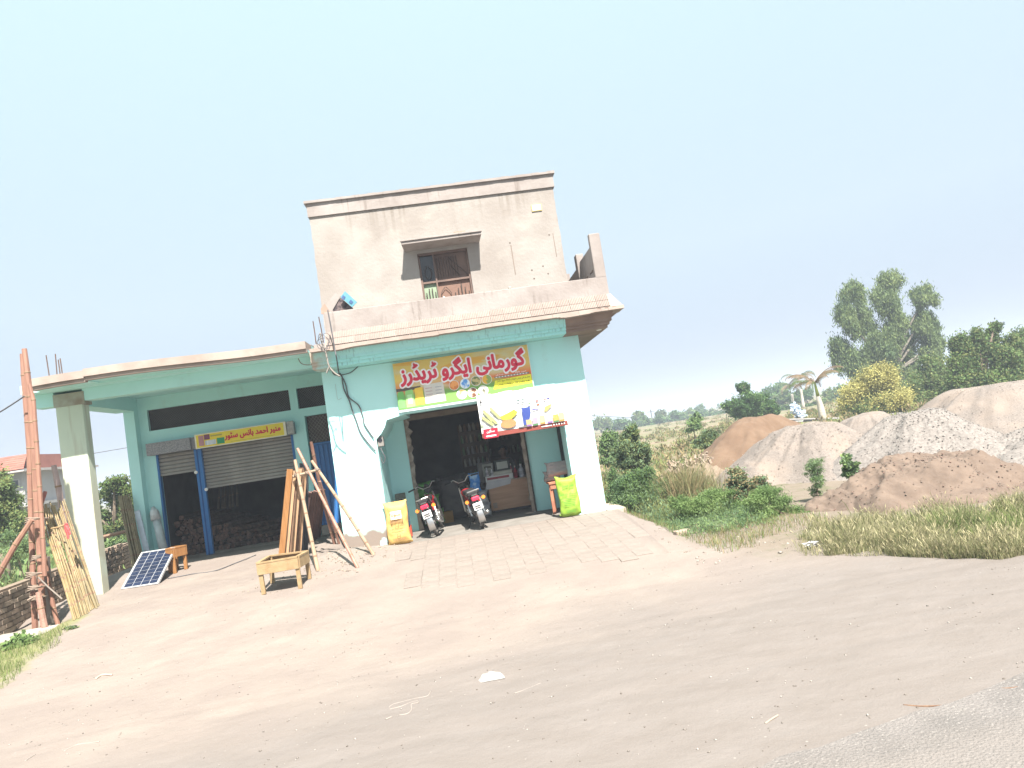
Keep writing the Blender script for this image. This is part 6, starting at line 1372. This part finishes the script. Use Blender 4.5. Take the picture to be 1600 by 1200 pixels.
tree('leafy_plant', 'small round leaved plant growing on the gravel slope', 'plant', 12.6, [(1326, 718, 10, 9), (1328, 729, 12, 8), (1320, 726, 9, 8), (1327, 736, 12, 6), (1328, 742, 9, 5)], (1327, 738), 700, .07, [L_BR, L_GY], trunk=.012, aspect=1.3)
tree('shrub', 'long low feathery green growth right of the paved ramp, nearest the sand', 'bush', 12.2, [(1070, 796, 28, 18), (1110, 790, 30, 22), (1150, 795, 30, 20), (1130, 778, 26, 14), (1060, 785, 16, 10)], (1110, 822), 26000, .045, [L_BR, L_MD], trunk=.015, aspect=5, depth=.6)
tree('shrub', 'bright feathery green growth in front of the brown earth mound toe', 'bush', 11.2, [(1190, 790, 30, 22), (1230, 795, 30, 22), (1258, 808, 22, 12), (1205, 770, 26, 14)], (1225, 828), 26000, .045, [L_BR, L_MD], trunk=.015, aspect=5, depth=.6)
tree('broadleaf_tree', 'grey green spreading tree seen between the column and the rear pillar', 'tree', 27, [(168, 770, 20, 20), (195, 775, 20, 20), (180, 755, 18, 12), (172, 810, 26, 24), (205, 815, 24, 24), (160, 830, 18, 14), (215, 780, 14, 18), (140, 800, 16, 24)], (180, 860), 26000, .10, [L_OL, L_MD], trunk=.14, clump=16)
tree('broadleaf_tree', 'green tree at the left edge in front of the tiled house', 'tree', 22, [(8, 760, 18, 22), (-10, 790, 26, 30), (14, 790, 18, 20), (10, 820, 26, 24), (30, 815, 14, 18), (-20, 830, 26, 30)], (5, 890), 24000, .085, [L_OL, L_BR], trunk=.12, clump=16)
tree('shrub', 'fine green bush just behind the low brick wall at the left edge', 'bush', 15, [(30, 860, 22, 16), (15, 850, 20, 20), (45, 850, 16, 18), (60, 840, 16, 20)], (35, 895), 10000, .05, [L_BR, L_GY], trunk=.02, aspect=4)
tree('shrub', 'low green scrub on the bank between the column and the cane bundle behind', 'bush', 20, [(172, 850, 14, 8), (190, 846, 14, 7)], (178, 865), 2500, .07, [L_BR, L_GY], trunk=.02)
tree('leafy_plant', 'dense broad leaved green plant at the bottom left beside the plinth', 'plant', 10.9, [(30, 1008, 20, 14), (50, 1003, 16, 12), (22, 1022, 12, 10), (42, 1018, 18, 10)], (38, 1034), 1500, .06, [L_MD, L_BR], trunk=.012, aspect=1.5, clump=26)
tree('leafy_plant', 'small weed on the sand edge right of the concrete plinth', 'plant', 11.2, [(116, 994, 9, 4), (108, 998, 7, 4)], (114, 1000), 260, .05, [L_GY, L_OL], trunk=.006, aspect=2)
# far treeline: separate trees
rn = random.Random(3)
kinds = [(940, 662, 16, 12, 150), (958, 660, 18, 11, 160), (975, 662, 14, 10, 140), (998, 650, 9, 9, 150), (1000, 660, 14, 9, 150), (1020, 660, 16, 11, 145), (1032, 648, 8, 7, 170), (1040, 656, 14, 9, 160), (1060, 650, 14, 9, 150), (1075, 650, 14, 10, 165), (1092, 642, 10, 10, 180), (1100, 650, 16, 10, 150), (1118, 648, 14, 9, 160),
         (1135, 646, 14, 9, 150), (1208, 612, 16, 12, 110), (1228, 622, 18, 12, 105), (1222, 606, 12, 8, 130), (1246, 618, 14, 12, 100), (1300, 618, 14, 12, 100), (1262, 615, 10, 12, 110), (1314, 612, 12, 14, 105), (1290, 630, 18, 10, 90), (1330, 640, 14, 10, 80), (1240, 638, 26, 9, 90)]
ORD = [a+' from the left' for a in 'first second third fourth fifth sixth seventh eighth ninth tenth eleventh twelfth thirteenth fourteenth fifteenth sixteenth seventeenth eighteenth nineteenth twentieth twenty-first twenty-second twenty-third twenty-fourth'.split()]
for k, (x, y, rx, ry, Y) in enumerate(kinds):
    lob = [(x, y, rx, ry), (x-rx*.5, y+ry*.3, rx*.7, ry*.8), (x+rx*.5, y+ry*.2, rx*.7, ry*.8)]
    tree('far_tree', 'hazy far tree, %s in the distant treeline across the field' % ORD[[i for i, q_ in enumerate(sorted(kinds)) if q_ == kinds[k]][0]], 'tree', Y, lob, (x, y+ry+10), 1400, .55*Y/130, [L_DK, L_MD] if k % 3 else [L_MD, L_OL], group='trees of the far treeline', trunk=.2*Y/130, limbs=False, clump=10, zb=-.5)
# scrub of the field: stuff
def scatter_stuff(name, label, cat, npl, region, h, per, leafs, mats, leaf_aspect=5, up=.5, spread=.25):
    xs = []; 
    for _ in range(npl):
        x, y = region(); n = per; hh = h*rn.uniform(.5, 1.3); c = np.array([x, y, gh(x, y)])
        p = RNG.normal(size=(n, 3))*np.array([hh*spread*2, hh*spread*2, 0]); p[:, 2] = RNG.uniform(.05, 1, n)*hh*(1-np.minimum(.7, np.hypot(p[:, 0], p[:, 1])/hh*.5)); xs.append(p+c)
    pts = np.concatenate(xs); v, f = leafquads(pts, leafs, leaf_aspect, 0, up); o = npmesh(name, v, f, list(mats), None, (RNG.random(len(f)) < .5).astype(int)); return tag(o, label, cat, kind='stuff')
def reg_field():
    while True:
        y = 17+110*rn.random()**1.7; x = y*rn.uniform(.12, .75)
        if x > 3.2 and not (5.5 < x < 16 and y < 22): return x, y
scatter_stuff('field_scrub', 'scattered green and straw coloured scrub over the open field', 'scrub', 420, reg_field, .55, 90, .22, [L_OL, L_DRY], 3, .8)
def reg_side():
    y = rn.uniform(12.2, 25); return rn.uniform(3.3, 3.6+.27*(y-9)), y
scatter_stuff('weeds', 'mixed weeds and grass between the shop and the sand heap', 'weeds', 480, reg_side, .42, 130, .06, [L_OL, L_GY], 4, .6)
def reg_left():
    y = rn.uniform(17, 60); return -y*rn.uniform(.42, 1.0)-1.5, y
scatter_stuff('field_scrub', 'low green undergrowth beyond the brick wall on the left', 'scrub', 260, reg_left, .8, 90, .22, [L_OL, L_BR], 3, .8)
def reg_gap():
    y = rn.uniform(10.6, 13.0); return rn.uniform(3.2, 4.0+.42*(y-9.5)), y
scatter_stuff('weeds', 'low loose green weeds spreading between the paved ramp and the earth mound', 'weeds', 150, reg_gap, .22, 110, .04, [L_BR, L_GY], 4, .7)
# grasses made of separate blades
def grass(name, label, n, region, h0, h1, w, mats, lean=.75, kind='stuff', cat='grass', seedhead=False):
    pts = np.array([region() for _ in range(n)]); z = gz(pts[:, 0], pts[:, 1]); H = RNG.uniform(h0, h1, n)*(.45+1.2*np.clip(.5+vnoise(pts[:, 0], pts[:, 1], .35)+.8*vnoise(pts[:, 0]+5, pts[:, 1], .12), 0, 1)); a = RNG.uniform(0, 2*np.pi, n)
    lx, ly = np.cos(a)*H*lean*RNG.random(n), np.sin(a)*H*lean*RNG.random(n); b = RNG.uniform(0, 2*np.pi, n); wx, wy = np.cos(b)*w/2, np.sin(b)*w/2
    B = np.stack([pts[:, 0], pts[:, 1], z-.01], 1); Mx = B+np.stack([lx*.35, ly*.35, H*.6], 1); T = B+np.stack([lx, ly, H], 1); Wv = np.stack([wx, wy, 0*wx], 1)
    v = np.stack([B-Wv, B+Wv, Mx+Wv*.8, Mx-Wv*.8, T+Wv*.15, T-Wv*.15], 1).reshape(-1, 3); i = np.arange(n)*6
    f = np.concatenate([np.stack([i, i+1, i+2, i+3], 1), np.stack([i+3, i+2, i+4, i+5], 1)]); mi = np.tile((RNG.random(n) < .5).astype(int), 2)
    if seedhead:
        k = RNG.random(n) < .10; c = T[k]; d = (T-Mx)[k]; d /= np.linalg.norm(d, axis=1)[:, None]; s2_ = Wv[k]*4.5
        vv = np.stack([c-d*.01, c+s2_*.6+d*.025, c+d*.06, c-s2_*.6+d*.025], 1).reshape(-1, 3); ff = np.arange(len(c)*4).reshape(-1, 4)+len(v); v = np.concatenate([v, vv]); f = np.concatenate([f, ff]); mi = np.concatenate([mi, np.ones(len(ff), int)])
    o = npmesh(name, v, f, list(mats), None, mi); return tag(o, label, cat, kind=kind)
L_GRA = leafmat('grass_olive', (0.237, 0.244, 0.123), (0.160, 0.181, 0.083), 3, .25); L_SEED = leafmat('grass_seed_straw', (0.348, 0.321, 0.200), (0.270, 0.244, 0.143), 3, .25); L_GRG = leafmat('grass_green', (0.167, 0.218, 0.070), (0.102, 0.154, 0.052), 3, .25)
def strip_region():
    while True:
        t = rn.random(); x = 3.95+t*4.8; k = min(1, .15+(x-3.95)/1.2)
        d = (abs(rn.gauss(.3, .7)) if rn.random() < .6 else rn.random()*2.6)*k-.10
        y = 8.95-(min(x, 5.2)-3.75)*1.25-(max(x, 5.2)-5.2)*.18+d+.45*float(vnoise(x, 4, .7))+.2*float(vnoise(x, 9, .2))
        q = vnoise(x*1.3, y*1.3, .45)+.5*vnoise(x, y, .15)
        if (q > -.10 or rn.random() < .16) and rn.random() < k*1.1: return x, y
grass('roadside_grass', 'thick strip of dry seeding grass along the edge of the dusty lay-by on the right', 70000, strip_region, .045, .17, .0050, [L_GRA, L_SEED], seedhead=True)
def strip2():
    x = rn.uniform(5.4, 9.5); return x, 7.7-.12*(x-5.4)+abs(rn.gauss(0, .55))
grass('green_grass', 'greener grass behind the dry roadside strip at the far right', 12000, strip2, .08, .22, .008, [L_GRG, L_GRA])
def reg_c():
    a = rn.gauss(0, .26); return P(1080, 790, 13.9).x+a, 13.8+rn.gauss(0, .22)
grass('dry_grass_clump', 'tall clump of bleached straw grass between the dark thorn bush and the gravel', 2600, reg_c, .38, .72, .010, [L_DRY, L_GRA], lean=.7, kind='thing')
for o in list(S.objects):
    if o.name.startswith('dry_grass_clump'): o['kind'] = 'thing'
def reg_l():
    while True:
        x, y = rn.uniform(-9, -5.3), rn.uniform(8.6, 11.4)
        if x+.174*y+.4*float(vnoise(x, y, .6)) < -4.0: return x, y
grass('verge_grass', 'green grass verge at the lower left below the plinth', 9000, reg_l, .03, .11, .006, [L_GRG, L_GRA])
def reg_r():
    while True:
        x, y = rn.uniform(2.9, 5.2), rn.uniform(9.2, 13.4)
        if x-2.9 > .15*(13.4-y)*.5 and vnoise(x, y, .7) > .05: return x, y
grass('short_grass', 'patchy short grass on the bare ground right of the paved ramp', 3600, reg_r, .03, .12, .006, [L_GRG, L_DRY])
# ------------------------------------------------------------------ palms
def palm(label, Y, base, top, rt0, rt1, R, nf, mats, group=None, shaft=True, droop=.9, seed=0):
    r_ = random.Random(seed); a, b = P(base[0], base[1], Y), P(top[0], top[1], Y); a.z = min(a.z, gh(a.x, Y)); t = thing('palm_tree', label, 'palm', tuple(a), group)
    MB().tube([a.lerp(b, k/6) for k in range(5)], [rt0*.85, rt0, rt0*.9, rt0*.75, rt1*1.2], 10).build('trunk', mat('pale_palm_trunk', (.46, .43, .38), (.36, .33, .29), scale=3, stretch=(1, 1, 6)), t, smooth=True)
    if shaft: MB().tube([a.lerp(b, k/6) for k in (4, 5, 6)], [rt1*1.25, rt1, rt1*.6], 10).build('crown_shaft', mat('green_shaft', (.26, .30, .06)), t, smooth=True)
    for k in range(nf):
        an = 2*math.pi*k/nf+r_.uniform(-.2, .2); el = r_.uniform(.1, .9); v = []; f = []; L = R*r_.uniform(.8, 1.1); prev = b.copy(); n = 9; pts = []
        for i in range(n+1):
            s_ = i/n; e = el-droop*s_*s_*2.2; 
            if i: prev = prev+Vector((math.cos(an)*math.cos(e), math.sin(an)*math.cos(e), math.sin(e)))*(L/n)
            pts.append(prev.copy())
        fm = MB().tube(pts, [.011*R]*(n+1), 4)
        for i in range(1, n+1):
            d = (pts[i]-pts[i-1]).normalized(); sd = d.cross(Vector((0, 0, 1))).normalized(); ll = R*.24*math.sin(math.pi*min(.95, .12+i/n*.8))
            for s2 in (-1, 1):
                for q in range(5):
                    p = pts[i-1].lerp(pts[i], q/5); tp = p+(sd*s2*.75+d*.5+Vector((0, 0, -.55)))*ll
                    fm.add([p, p+d*.013*R, tp], [(0, 1, 2)])
        fm.build('frond', mats[k % len(mats)], t)
    return t
L_PD = leafmat('palm_dry_frond', (.26, .19, .12), (.17, .12, .08), 1); L_PG = leafmat('palm_green_frond', (.12, .16, .06), (.07, .10, .04), 1)
palm('bottle trunked palm with brown drooping fronds in front of the far palms', 39, (1288, 660), (1273, 598), .21, .08, 1.75, 15, [L_PD, L_PG, L_PD], droop=.62, seed=2)
palm('taller hazy palm of the pair far behind the bottle palm', 85, (1256, 640), (1249, 592), .20, .14, 2.6, 14, [L_PG, L_PD], shaft=False, seed=5)
palm('lower hazy palm of the pair, left of the taller one', 90, (1240, 640), (1236, 603), .20, .14, 2.2, 12, [L_PG, L_PD], shaft=False, seed=8)
# ------------------------------------------------------------------ boundary wall, yellow structure, poles
DW = mat('dark_boundary_wall', (.11, .11, .115), (.08, .08, .085), scale=1.5, bump=.2)
fwt = thing('boundary_wall', 'dark grey low boundary wall running behind the gravel heaps', 'wall', (20, 38, -.25))
pA, pB, pC = P(1196, 658, 47), P(1330, 655, 40), P(1500, 640, 30)
for p, q in ((pA, pB), (pB, pC)):
    d = (q-p); d.z = 0; nrm = Vector((-d.y, d.x, 0)).normalized()*.1
    MB().add([(p.x-nrm.x, p.y-nrm.y, -.5), (q.x-nrm.x, q.y-nrm.y, -.5), (q.x+nrm.x, q.y+nrm.y, -.5), (p.x+nrm.x, p.y+nrm.y, -.5), (p.x-nrm.x, p.y-nrm.y, p.z), (q.x-nrm.x, q.y-nrm.y, q.z), (q.x+nrm.x, q.y+nrm.y, q.z), (p.x+nrm.x, p.y+nrm.y, p.z)],
             [(0, 1, 5, 4), (1, 2, 6, 5), (2, 3, 7, 6), (3, 0, 4, 7), (4, 5, 6, 7)]).build('wall_panel', DW, fwt)
    MB().tube([(p.x, p.y, p.z+.06), (q.x, q.y, q.z+.06)], .07, 4).build('coping', mat('pale_coping', (.32, .30, .29)), fwt)
yw = thing('yellow_building', 'long low yellow building with dark openings and pale roof beyond the heaps', 'building', tuple(P(1240, 668, 45)))
a, b = P(1206, 661, 44.5), P(1278, 654, 43.2)
def seg(nm, x0f, x1f, zb, zt, m, off, d=.1, par=None):
    p, q = a.lerp(b, x0f), a.lerp(b, x1f); return MB().add([(p.x, p.y+off, p.z+zb), (q.x, q.y+off, q.z+zb), (q.x, q.y+off+d, q.z+zb), (p.x, p.y+off+d, p.z+zb), (p.x, p.y+off, p.z+zt), (q.x, q.y+off, q.z+zt), (q.x, q.y+off+d, q.z+zt), (p.x, p.y+off+d, p.z+zt)], [(0, 1, 5, 4), (1, 2, 6, 5), (2, 3, 7, 6), (3, 0, 4, 7), (4, 5, 6, 7), (3, 2, 1, 0)]).build(nm, m, par or yw)
YW = mat('warm_yellow_wall', (.55, .40, .13), (.46, .33, .10), scale=1.5)
seg('wall', 0, 1, -1.2, -.10, YW, 0, 2.0); seg('roof', -.01, 1.01, -.099, -.0, mat('pale_roof_sheet', (.40, .41, .42)), -.1, 2.3)
for f0, f1 in ((.15, .30), (.62, .80)): seg('opening', f0, f1, -.58, -.30, mat('opening_dark', (.04, .035, .03)), -.02, .019)
pls = thing('plastic_heap', 'pale blue and white crumpled plastic sheeting piled beside the palm beyond the yellow building', 'plastic sheeting', tuple(P(1244, 655, 46)))
q = P(1244, 642, 46); pts = lobe_points((q.x, 46, q.z), (.32, .3, .5), 500, 10, .25); pts = np.concatenate([pts, lobe_points((q.x+.25, 46, q.z-.35), (.4, .3, .3), 400, 10, .25)]); v, f = leafquads(pts, .16, 1.4); npmesh('sheeting', v, f, [mat('pale_blue_plastic', (.62, .70, .80), (.50, .60, .74), scale=6)], pls)
for k, (px, py, ty, Y, lab) in enumerate(((1020, 662, 640, 150, 'thin distant utility pole above the far treeline, nearest the shop'), (1250, 660, 622, 120, 'thin distant utility pole left of the bottle palm'))):
    a, b = P(px, py, Y), P(px-(py-ty)*.16, ty, Y); u = thing('utility_pole', lab, 'utility pole', (a.x, Y, -.3)); MB().tube([(b.x, Y, -.3), b], .11, 6).build('pole', WIRE, u); MB().box(b.x-.8, b.x+.8, Y-.05, Y+.05, b.z-.5, b.z-.4).build('crossarm', WIRE, u)
# ================================================================== HEAPS
def heap(name, label, cat, apex, Y, Rx, Ry, m, plateau=.0, noise=.02, nsc=.3, rot=0, sharp=1.0, gully=0, n=110, extra=None, top=None):
    ap = P(apex[0], apex[1], Y); z0 = -.30; h = ap.z-z0; cx, cyy = ap.x, Y+(top or 0)
    r = np.linspace(0, 1.15, n)**.85; th = np.linspace(0, 2*np.pi, 150, endpoint=False); R_, T_ = np.meshgrid(r, th)
    irr = 1+.10*np.sin(T_*3+apex[0])+.06*np.sin(T_*7+apex[1]); x = np.cos(T_)*R_*Rx*irr; y = np.sin(T_)*R_*Ry*irr
    t = np.clip((R_-plateau)/(1-plateau), 0, 2); prof = 1-t; prof = np.where(t < .18, 1-.09-t*t*2.7777, prof)+0; prof = np.where(t < .18, prof+.0, prof); prof = prof/(.91) if True else prof
    prof = np.where(prof < .12, .12*np.exp((prof-.12)/.10), prof)
    c, s = math.cos(rot), math.sin(rot); X, Y_ = cx+x*c-y*s, cyy+x*s+y*c
    Z = z0+h*prof+noise*(vnoise(X, Y_, nsc)*2+vnoise(X, Y_, nsc*.4)+.6*vnoise(X, Y_, nsc*.16))*np.clip(prof*6, 0, 1)
    if gully: Z -= gully*np.abs(vnoise(T_*2.6+apex[0], R_*.5, .5)+.35*vnoise(T_*7, R_*2, .5))*np.sin(np.clip(t, 0, 1)*np.pi)
    if extra: Z = extra(X, Y_, Z)
    nr = n; V_ = np.stack([X.ravel(), Y_.ravel(), Z.ravel()], 1); i, j = np.meshgrid(np.arange(150), np.arange(nr-1), indexing='ij'); i2 = (i+1) % 150
    F_2 = np.stack([i*nr+j, i*nr+j+1, i2*nr+j+1, i2*nr+j], -1).reshape(-1, 4)
    o = npmesh(name, V_, F_2, m, None, smooth=True); tag(o, label, cat); return o, V_
def stones_on(name, label, Vv, n, size, mats, kind='stuff', cat='stones', zmin=-.2, filt=None):
    idx = RNG.integers(0, len(Vv), n*3); p = Vv[idx]; p = p[p[:, 2] > zmin]; 
    if filt is not None: p = p[filt(p)]
    p = p[:n]+RNG.normal(size=(min(n, len(p)), 3))*np.array([.03, .03, 0]); n = len(p); s = size*RNG.uniform(.4, 1.5, n)
    oc = np.array([(1, 0, 0), (0, 1, 0), (-1, 0, 0), (0, -1, 0), (0, 0, .7), (0, 0, -.7)]); v = p[:, None]+(oc[None]*s[:, None, None]*RNG.uniform(.6, 1.3, (n, 6, 1)))+RNG.normal(size=(n, 6, 3))*s[:, None, None]*.18
    f = np.array([(0, 1, 4), (1, 2, 4), (2, 3, 4), (3, 0, 4), (1, 0, 5), (2, 1, 5), (3, 2, 5), (0, 3, 5)]); F2 = (f[None]+(np.arange(n)*6)[:, None, None]).reshape(-1, 3)
    o = npmesh(name, v.reshape(-1, 3), F2, list(mats), None, np.repeat(RNG.integers(0, len(mats), n), 8)); return tag(o, label, cat, kind=kind)
GRV = mat('grey_pink_gravel', (0.200, 0.174, 0.158), (0.146, 0.127, 0.115), rough=.95, scale=28, bump=.9, bscale=45, detail=6); GRV2 = mat('coarse_grey_gravel', (0.206, 0.189, 0.177), (0.144, 0.129, 0.121), rough=.95, scale=20, bump=.7, bscale=30, detail=6)
overlay(GRV, (.225, .185, .158), lambda n, l: node_noise(n, l, 1.1, None, 4, .45, .7))
SNDH = mat('orange_brown_sand', (0.143, 0.096, 0.066), (0.120, 0.078, 0.053), rough=.95, scale=2.5, bump=.4, bscale=30); EARTH = mat('clodded_earth', (0.150, 0.113, 0.090), (0.110, 0.082, 0.066), rough=.95, scale=4, bump=.55, bscale=16, detail=8)
heap('sand_heap', 'orange brown sand heap left of the grey gravel heaps', 'sand heap', (1178, 655), 19.5, 2.7, 2.4, SNDH, .14, .06, .6, gully=.15)
_, V2 = heap('gravel_heap', 'pinkish fine gravel heap leftmost of the gravel heaps', 'gravel heap', (1262, 662), 16.5, 2.5, 2.3, GRV, .18, .05, .7, gully=.16)
heap('gravel_heap', 'small rounded pinkish gravel heap below the yellow flowering bush', 'gravel heap', (1352, 648), 17.5, 2.0, 1.8, GRV, .18, .04, .6, gully=.12)
_, V4 = heap('gravel_heap', 'pale coarse gravel heap in the middle in front of the big heap', 'gravel heap', (1432, 646), 14.6, 2.3, 2.1, GRV2, .16, .05, .6, gully=.15)
_, V5 = heap('gravel_heap', 'biggest pinkish gravel heap at the right edge', 'gravel heap', (1560, 600), 16.6, 3.5, 2.8, GRV, .27, .05, .9, gully=.22)
_, V6 = heap('gravel_heap', 'coarse grey stone heap cut by the right edge in front of the biggest heap', 'gravel heap', (1660, 655), 12.9, 2.7, 2.0, GRV2, .12, .05, .5, gully=.12)
_, V7 = heap('earth_mound', 'low brown mound of clodded earth in front of the gravel', 'earth mound', (1440, 716), 10.9, 2.15, 1.35, EARTH, .30, .085, .34, n=150, gully=.1)
_, V8 = heap('earth_mound', 'long flat shelf of brown earth right of the clodded mound', 'earth mound', (1600, 752), 10.2, 2.4, 1.1, EARTH, .35, .05, .3)
stones_on('gravel_stones', 'countless loose stones over the coarse gravel heaps', np.concatenate([V4, V6]), 9000, .014, [plain('mid_stone', (.20, .185, .175)), plain('pale_stone', (.22, .205, .195)), plain('dark_stone', (.165, .15, .14))])
stones_on('gravel_stones', 'countless fine chips over the pinkish gravel heaps', np.concatenate([V2, V5]), 6000, .012, [plain('mid_chip', (.19, .165, .15)), plain('pale_chip', (.25, .215, .195))])
stones_on('earth_clods', 'countless earth clods over the brown mound', np.concatenate([V7, V8]), 2200, .013, [plain('mid_clod', (.175, .112, .092)), plain('pale_clod', (.165, .13, .106)), plain('dark_clod', (.13, .10, .082))], cat='clods')
# broken bricks beside the sand heap
nbr = 0
for k in range(95):
    px, py = 1040+rn.random()*75, 712+rn.random()*30
    if abs((px-1040)/75-(1-(py-712)/30)) > .42: continue
    q = P(px, py, 17.5+rn.uniform(-.5, .6)); 
    o = bpy.data.objects.new('broken_brick', bmesh_b[rn.randrange(3)]); COL.objects.link(o); o.location = (q.x, q.y, -.02+.16*rn.random()+max(0, (q.z+.2)*.6)); o.rotation_euler = (rn.uniform(0, 3), rn.uniform(0, 3), rn.uniform(0, 3)); s__ = rn.uniform(.3, .6); o.scale = (s__, s__*1.3, s__*1.3)
    tag(o, 'pale broken brick in the rubble pile left of the sand heap', 'brick', 'broken bricks left of the sand heap'); nbr += 1
heap('rubble_bed', 'low tan bed of rubble under the broken bricks', 'rubble', (1075, 728), 17.8, 1.3, 1.0, mat('rubble_tan', (.21, .165, .125), scale=4, bump=.6), .3, .06, .2)
# ================================================================== LITTER
PM = mat('clear_white_plastic', (.33, .32, .31), rough=.35, scale=8, bump=.8, bscale=10)
q = G(766, 1059); vs = []; n = 12
for j in range(n):
    for i in range(n):
        u, v_ = i/(n-1)-.5, j/(n-1)-.5; vs.append((q.x+u*.24*(1-.5*(v_+.5)*(u < 0)), q.y+v_*.22, q.z+.010+.028*max(0, 1-(u*u+v_*v_)*5)*(1+random.uniform(-.5, .5))))
tag(MB().add(vs, [(j*n+i, j*n+i+1, (j+1)*n+i+1, (j+1)*n+i) for i in range(n-1) for j in range(n-1)]).build('plastic_bag', PM, smooth=True), 'crumpled white plastic bag lying on the dusty ground in the foreground', 'plastic bag')
def gstring(pts, r, m, name, label, cat='string', grp=None): cable(name, [G(x, y)+Vector((0, 0, r*.9)) for x, y in pts], r, m, label, cat, grp)
STR = plain('pale_string', (.27, .235, .215))
gstring([(673, 1080), (668, 1088), (650, 1092), (630, 1097), (615, 1101), (608, 1106)], .004, STR, 'string', 'pale looped string on the ground, upper strand left of the plastic bag')
gstring([(608, 1109), (625, 1105), (640, 1099), (652, 1096), (653, 1099), (643, 1101), (643, 1110), (636, 1116), (624, 1118)], .004, STR, 'string', 'pale curly string below the upper strand left of the plastic bag')
gstring([(603, 1125), (612, 1121)], .006, STR, 'straw', 'tiny pale straw below the curly string', 'straw')
gstring([(804, 1084), (824, 1077), (845, 1068)], .004, STR, 'straw', 'long thin pale straw right of the plastic bag', 'straw')
gstring([(1196, 1132), (1206, 1125), (1216, 1119)], .007, plain('bleached_twig', (.28, .24, .20)), 'twig', 'short bleached twig on the road side at the lower right', 'twig')
gstring([(1412, 1103), (1440, 1105), (1472, 1104)], .006, WOODB, 'twig', 'long thin brown twig at the lower right', 'twig')
gstring([(1556, 1078), (1575, 1078), (1590, 1076)], .008, WOODB, 'twig', 'thin dark twig near the right edge', 'twig')
gstring([(100, 1175), (120, 1165), (140, 1162), (155, 1160)], .006, STR, 'straw', 'pale straw at the bottom left corner', 'straw'); gstring([(40, 1190), (50, 1183), (55, 1180)], .006, STR, 'straw', 'short pale straw nearest the bottom left corner', 'straw')
gstring([(150, 1062), (160, 1056), (175, 1056)], .012, plain('tan_peel', (.42, .34, .27)), 'peel', 'curled tan strip on the sand at the left', 'strip')
q = G(1066, 836); tag(bev(MB().box(-.12, .12, -.06, .06, 0, .08).xf(Matrix.Translation(q)@Matrix.Rotation(.2, 4, 'Z')).build('brick_lump', BRICKM[2]), .015), 'lone weathered brick on the sand right of the paved ramp', 'brick')
q = G(1499, 857); mb = MB(); 
for k in range(7): mb.add([(q.x+random.uniform(-.09, .09), q.y+random.uniform(-.05, .05), q.z+.01+random.uniform(0, .05)) for _ in range(4)], [(0, 1, 2), (0, 2, 3)], k % 2)
tag(mb.build('wrapper', [plain('wrapper_red', (.62, .06, .08)), WHITEP]), 'crumpled red and white wrapper at the edge of the roadside grass', 'wrapper')
q = G(1268, 856); mb = MB()
for k in range(9): mb.add([(q.x+random.uniform(-.12, .12), q.y+random.uniform(-.06, .06), q.z+.01+random.uniform(0, .07)) for _ in range(4)], [(0, 1, 2), (0, 2, 3)])
tag(mb.build('plastic_bag', mat('grey_plastic', (.45, .45, .48), rough=.4)), 'greyish crumpled plastic at the left end of the roadside grass', 'plastic bag')
# pebbles and crumbs
xs = RNG.uniform(-7, 6.5, 9000); ys = RNG.uniform(3.6, 13, 9000)**1.0; kp = (vnoise(xs, ys, .8) > -.1) | (RNG.random(9000) < .4); xs, ys = xs[kp], ys[kp]
Vp = np.stack([xs, ys, gz(xs, ys)+.002], 1)
rx_m = (Vp[:, 0] > PX0) & (Vp[:, 0] < 2.75) & (Vp[:, 1] > 9.2)
stones_on('pebbles', 'small pebbles and crumbs strewn over the sand and dusty lay-by', Vp[~rx_m], 2300, .007, [plain('pebble_pale', (.30, .275, .255)), plain('pebble_grey', (.17, .15, .135)), plain('pebble_dark', (.14, .12, .105))], zmin=-9, cat='pebbles')
Vq = np.stack([RNG.uniform(2.7, 5, 500), RNG.uniform(8.8, 12, 500), np.zeros(500)], 1); Vq[:, 2] = gz(Vq[:, 0], Vq[:, 1])
stones_on('pebbles', 'pale broken stones on the bare ground right of the ramp', Vq, 240, .018, [plain('pebble_pale2', (.27, .24, .215)), plain('pebble_tan2', (.20, .165, .14))], zmin=-9, cat='stones')
q = G(640, 905); Vq = np.stack([RNG.normal(-2.2, .55, 700), RNG.normal(12.6, .5, 700), np.zeros(700)], 1); Vq[:, 2] = gz(Vq[:, 0], Vq[:, 1])
stones_on('earth_clods', 'crumbled plaster and earth bits round the feet of the trestle', Vq, 420, .016, [plain('clod_a', (.30, .24, .19)), plain('clod_b', (.17, .135, .11))], zmin=-9, cat='clods')
# ================================================================== HAZE
hz = MB().box(-2300, 2300, -2300, 2300, -2.2, 26).build('haze', []) if False else None
me = bpy.data.meshes.new('haze'); b_ = MB().box(-2300, 2300, -2300, 2300, -2.2, 26); me.from_pydata(b_.v, [], b_.f); hz = link('haze', me)
hm = bpy.data.materials.new('haze'); hm.use_nodes = True; n = hm.node_tree.nodes; n.remove(n['Principled BSDF']); pvn = n.new('ShaderNodeVolumePrincipled')
pvn.inputs['Color'].default_value = (.66, .745, .88, 1); pvn.inputs['Density'].default_value = .0021; pvn.inputs['Anisotropy'].default_value = .0
hm.node_tree.links.new(pvn.outputs[0], n['Material Output'].inputs['Volume']); me.materials.append(hm); hz['kind'] = 'stuff'
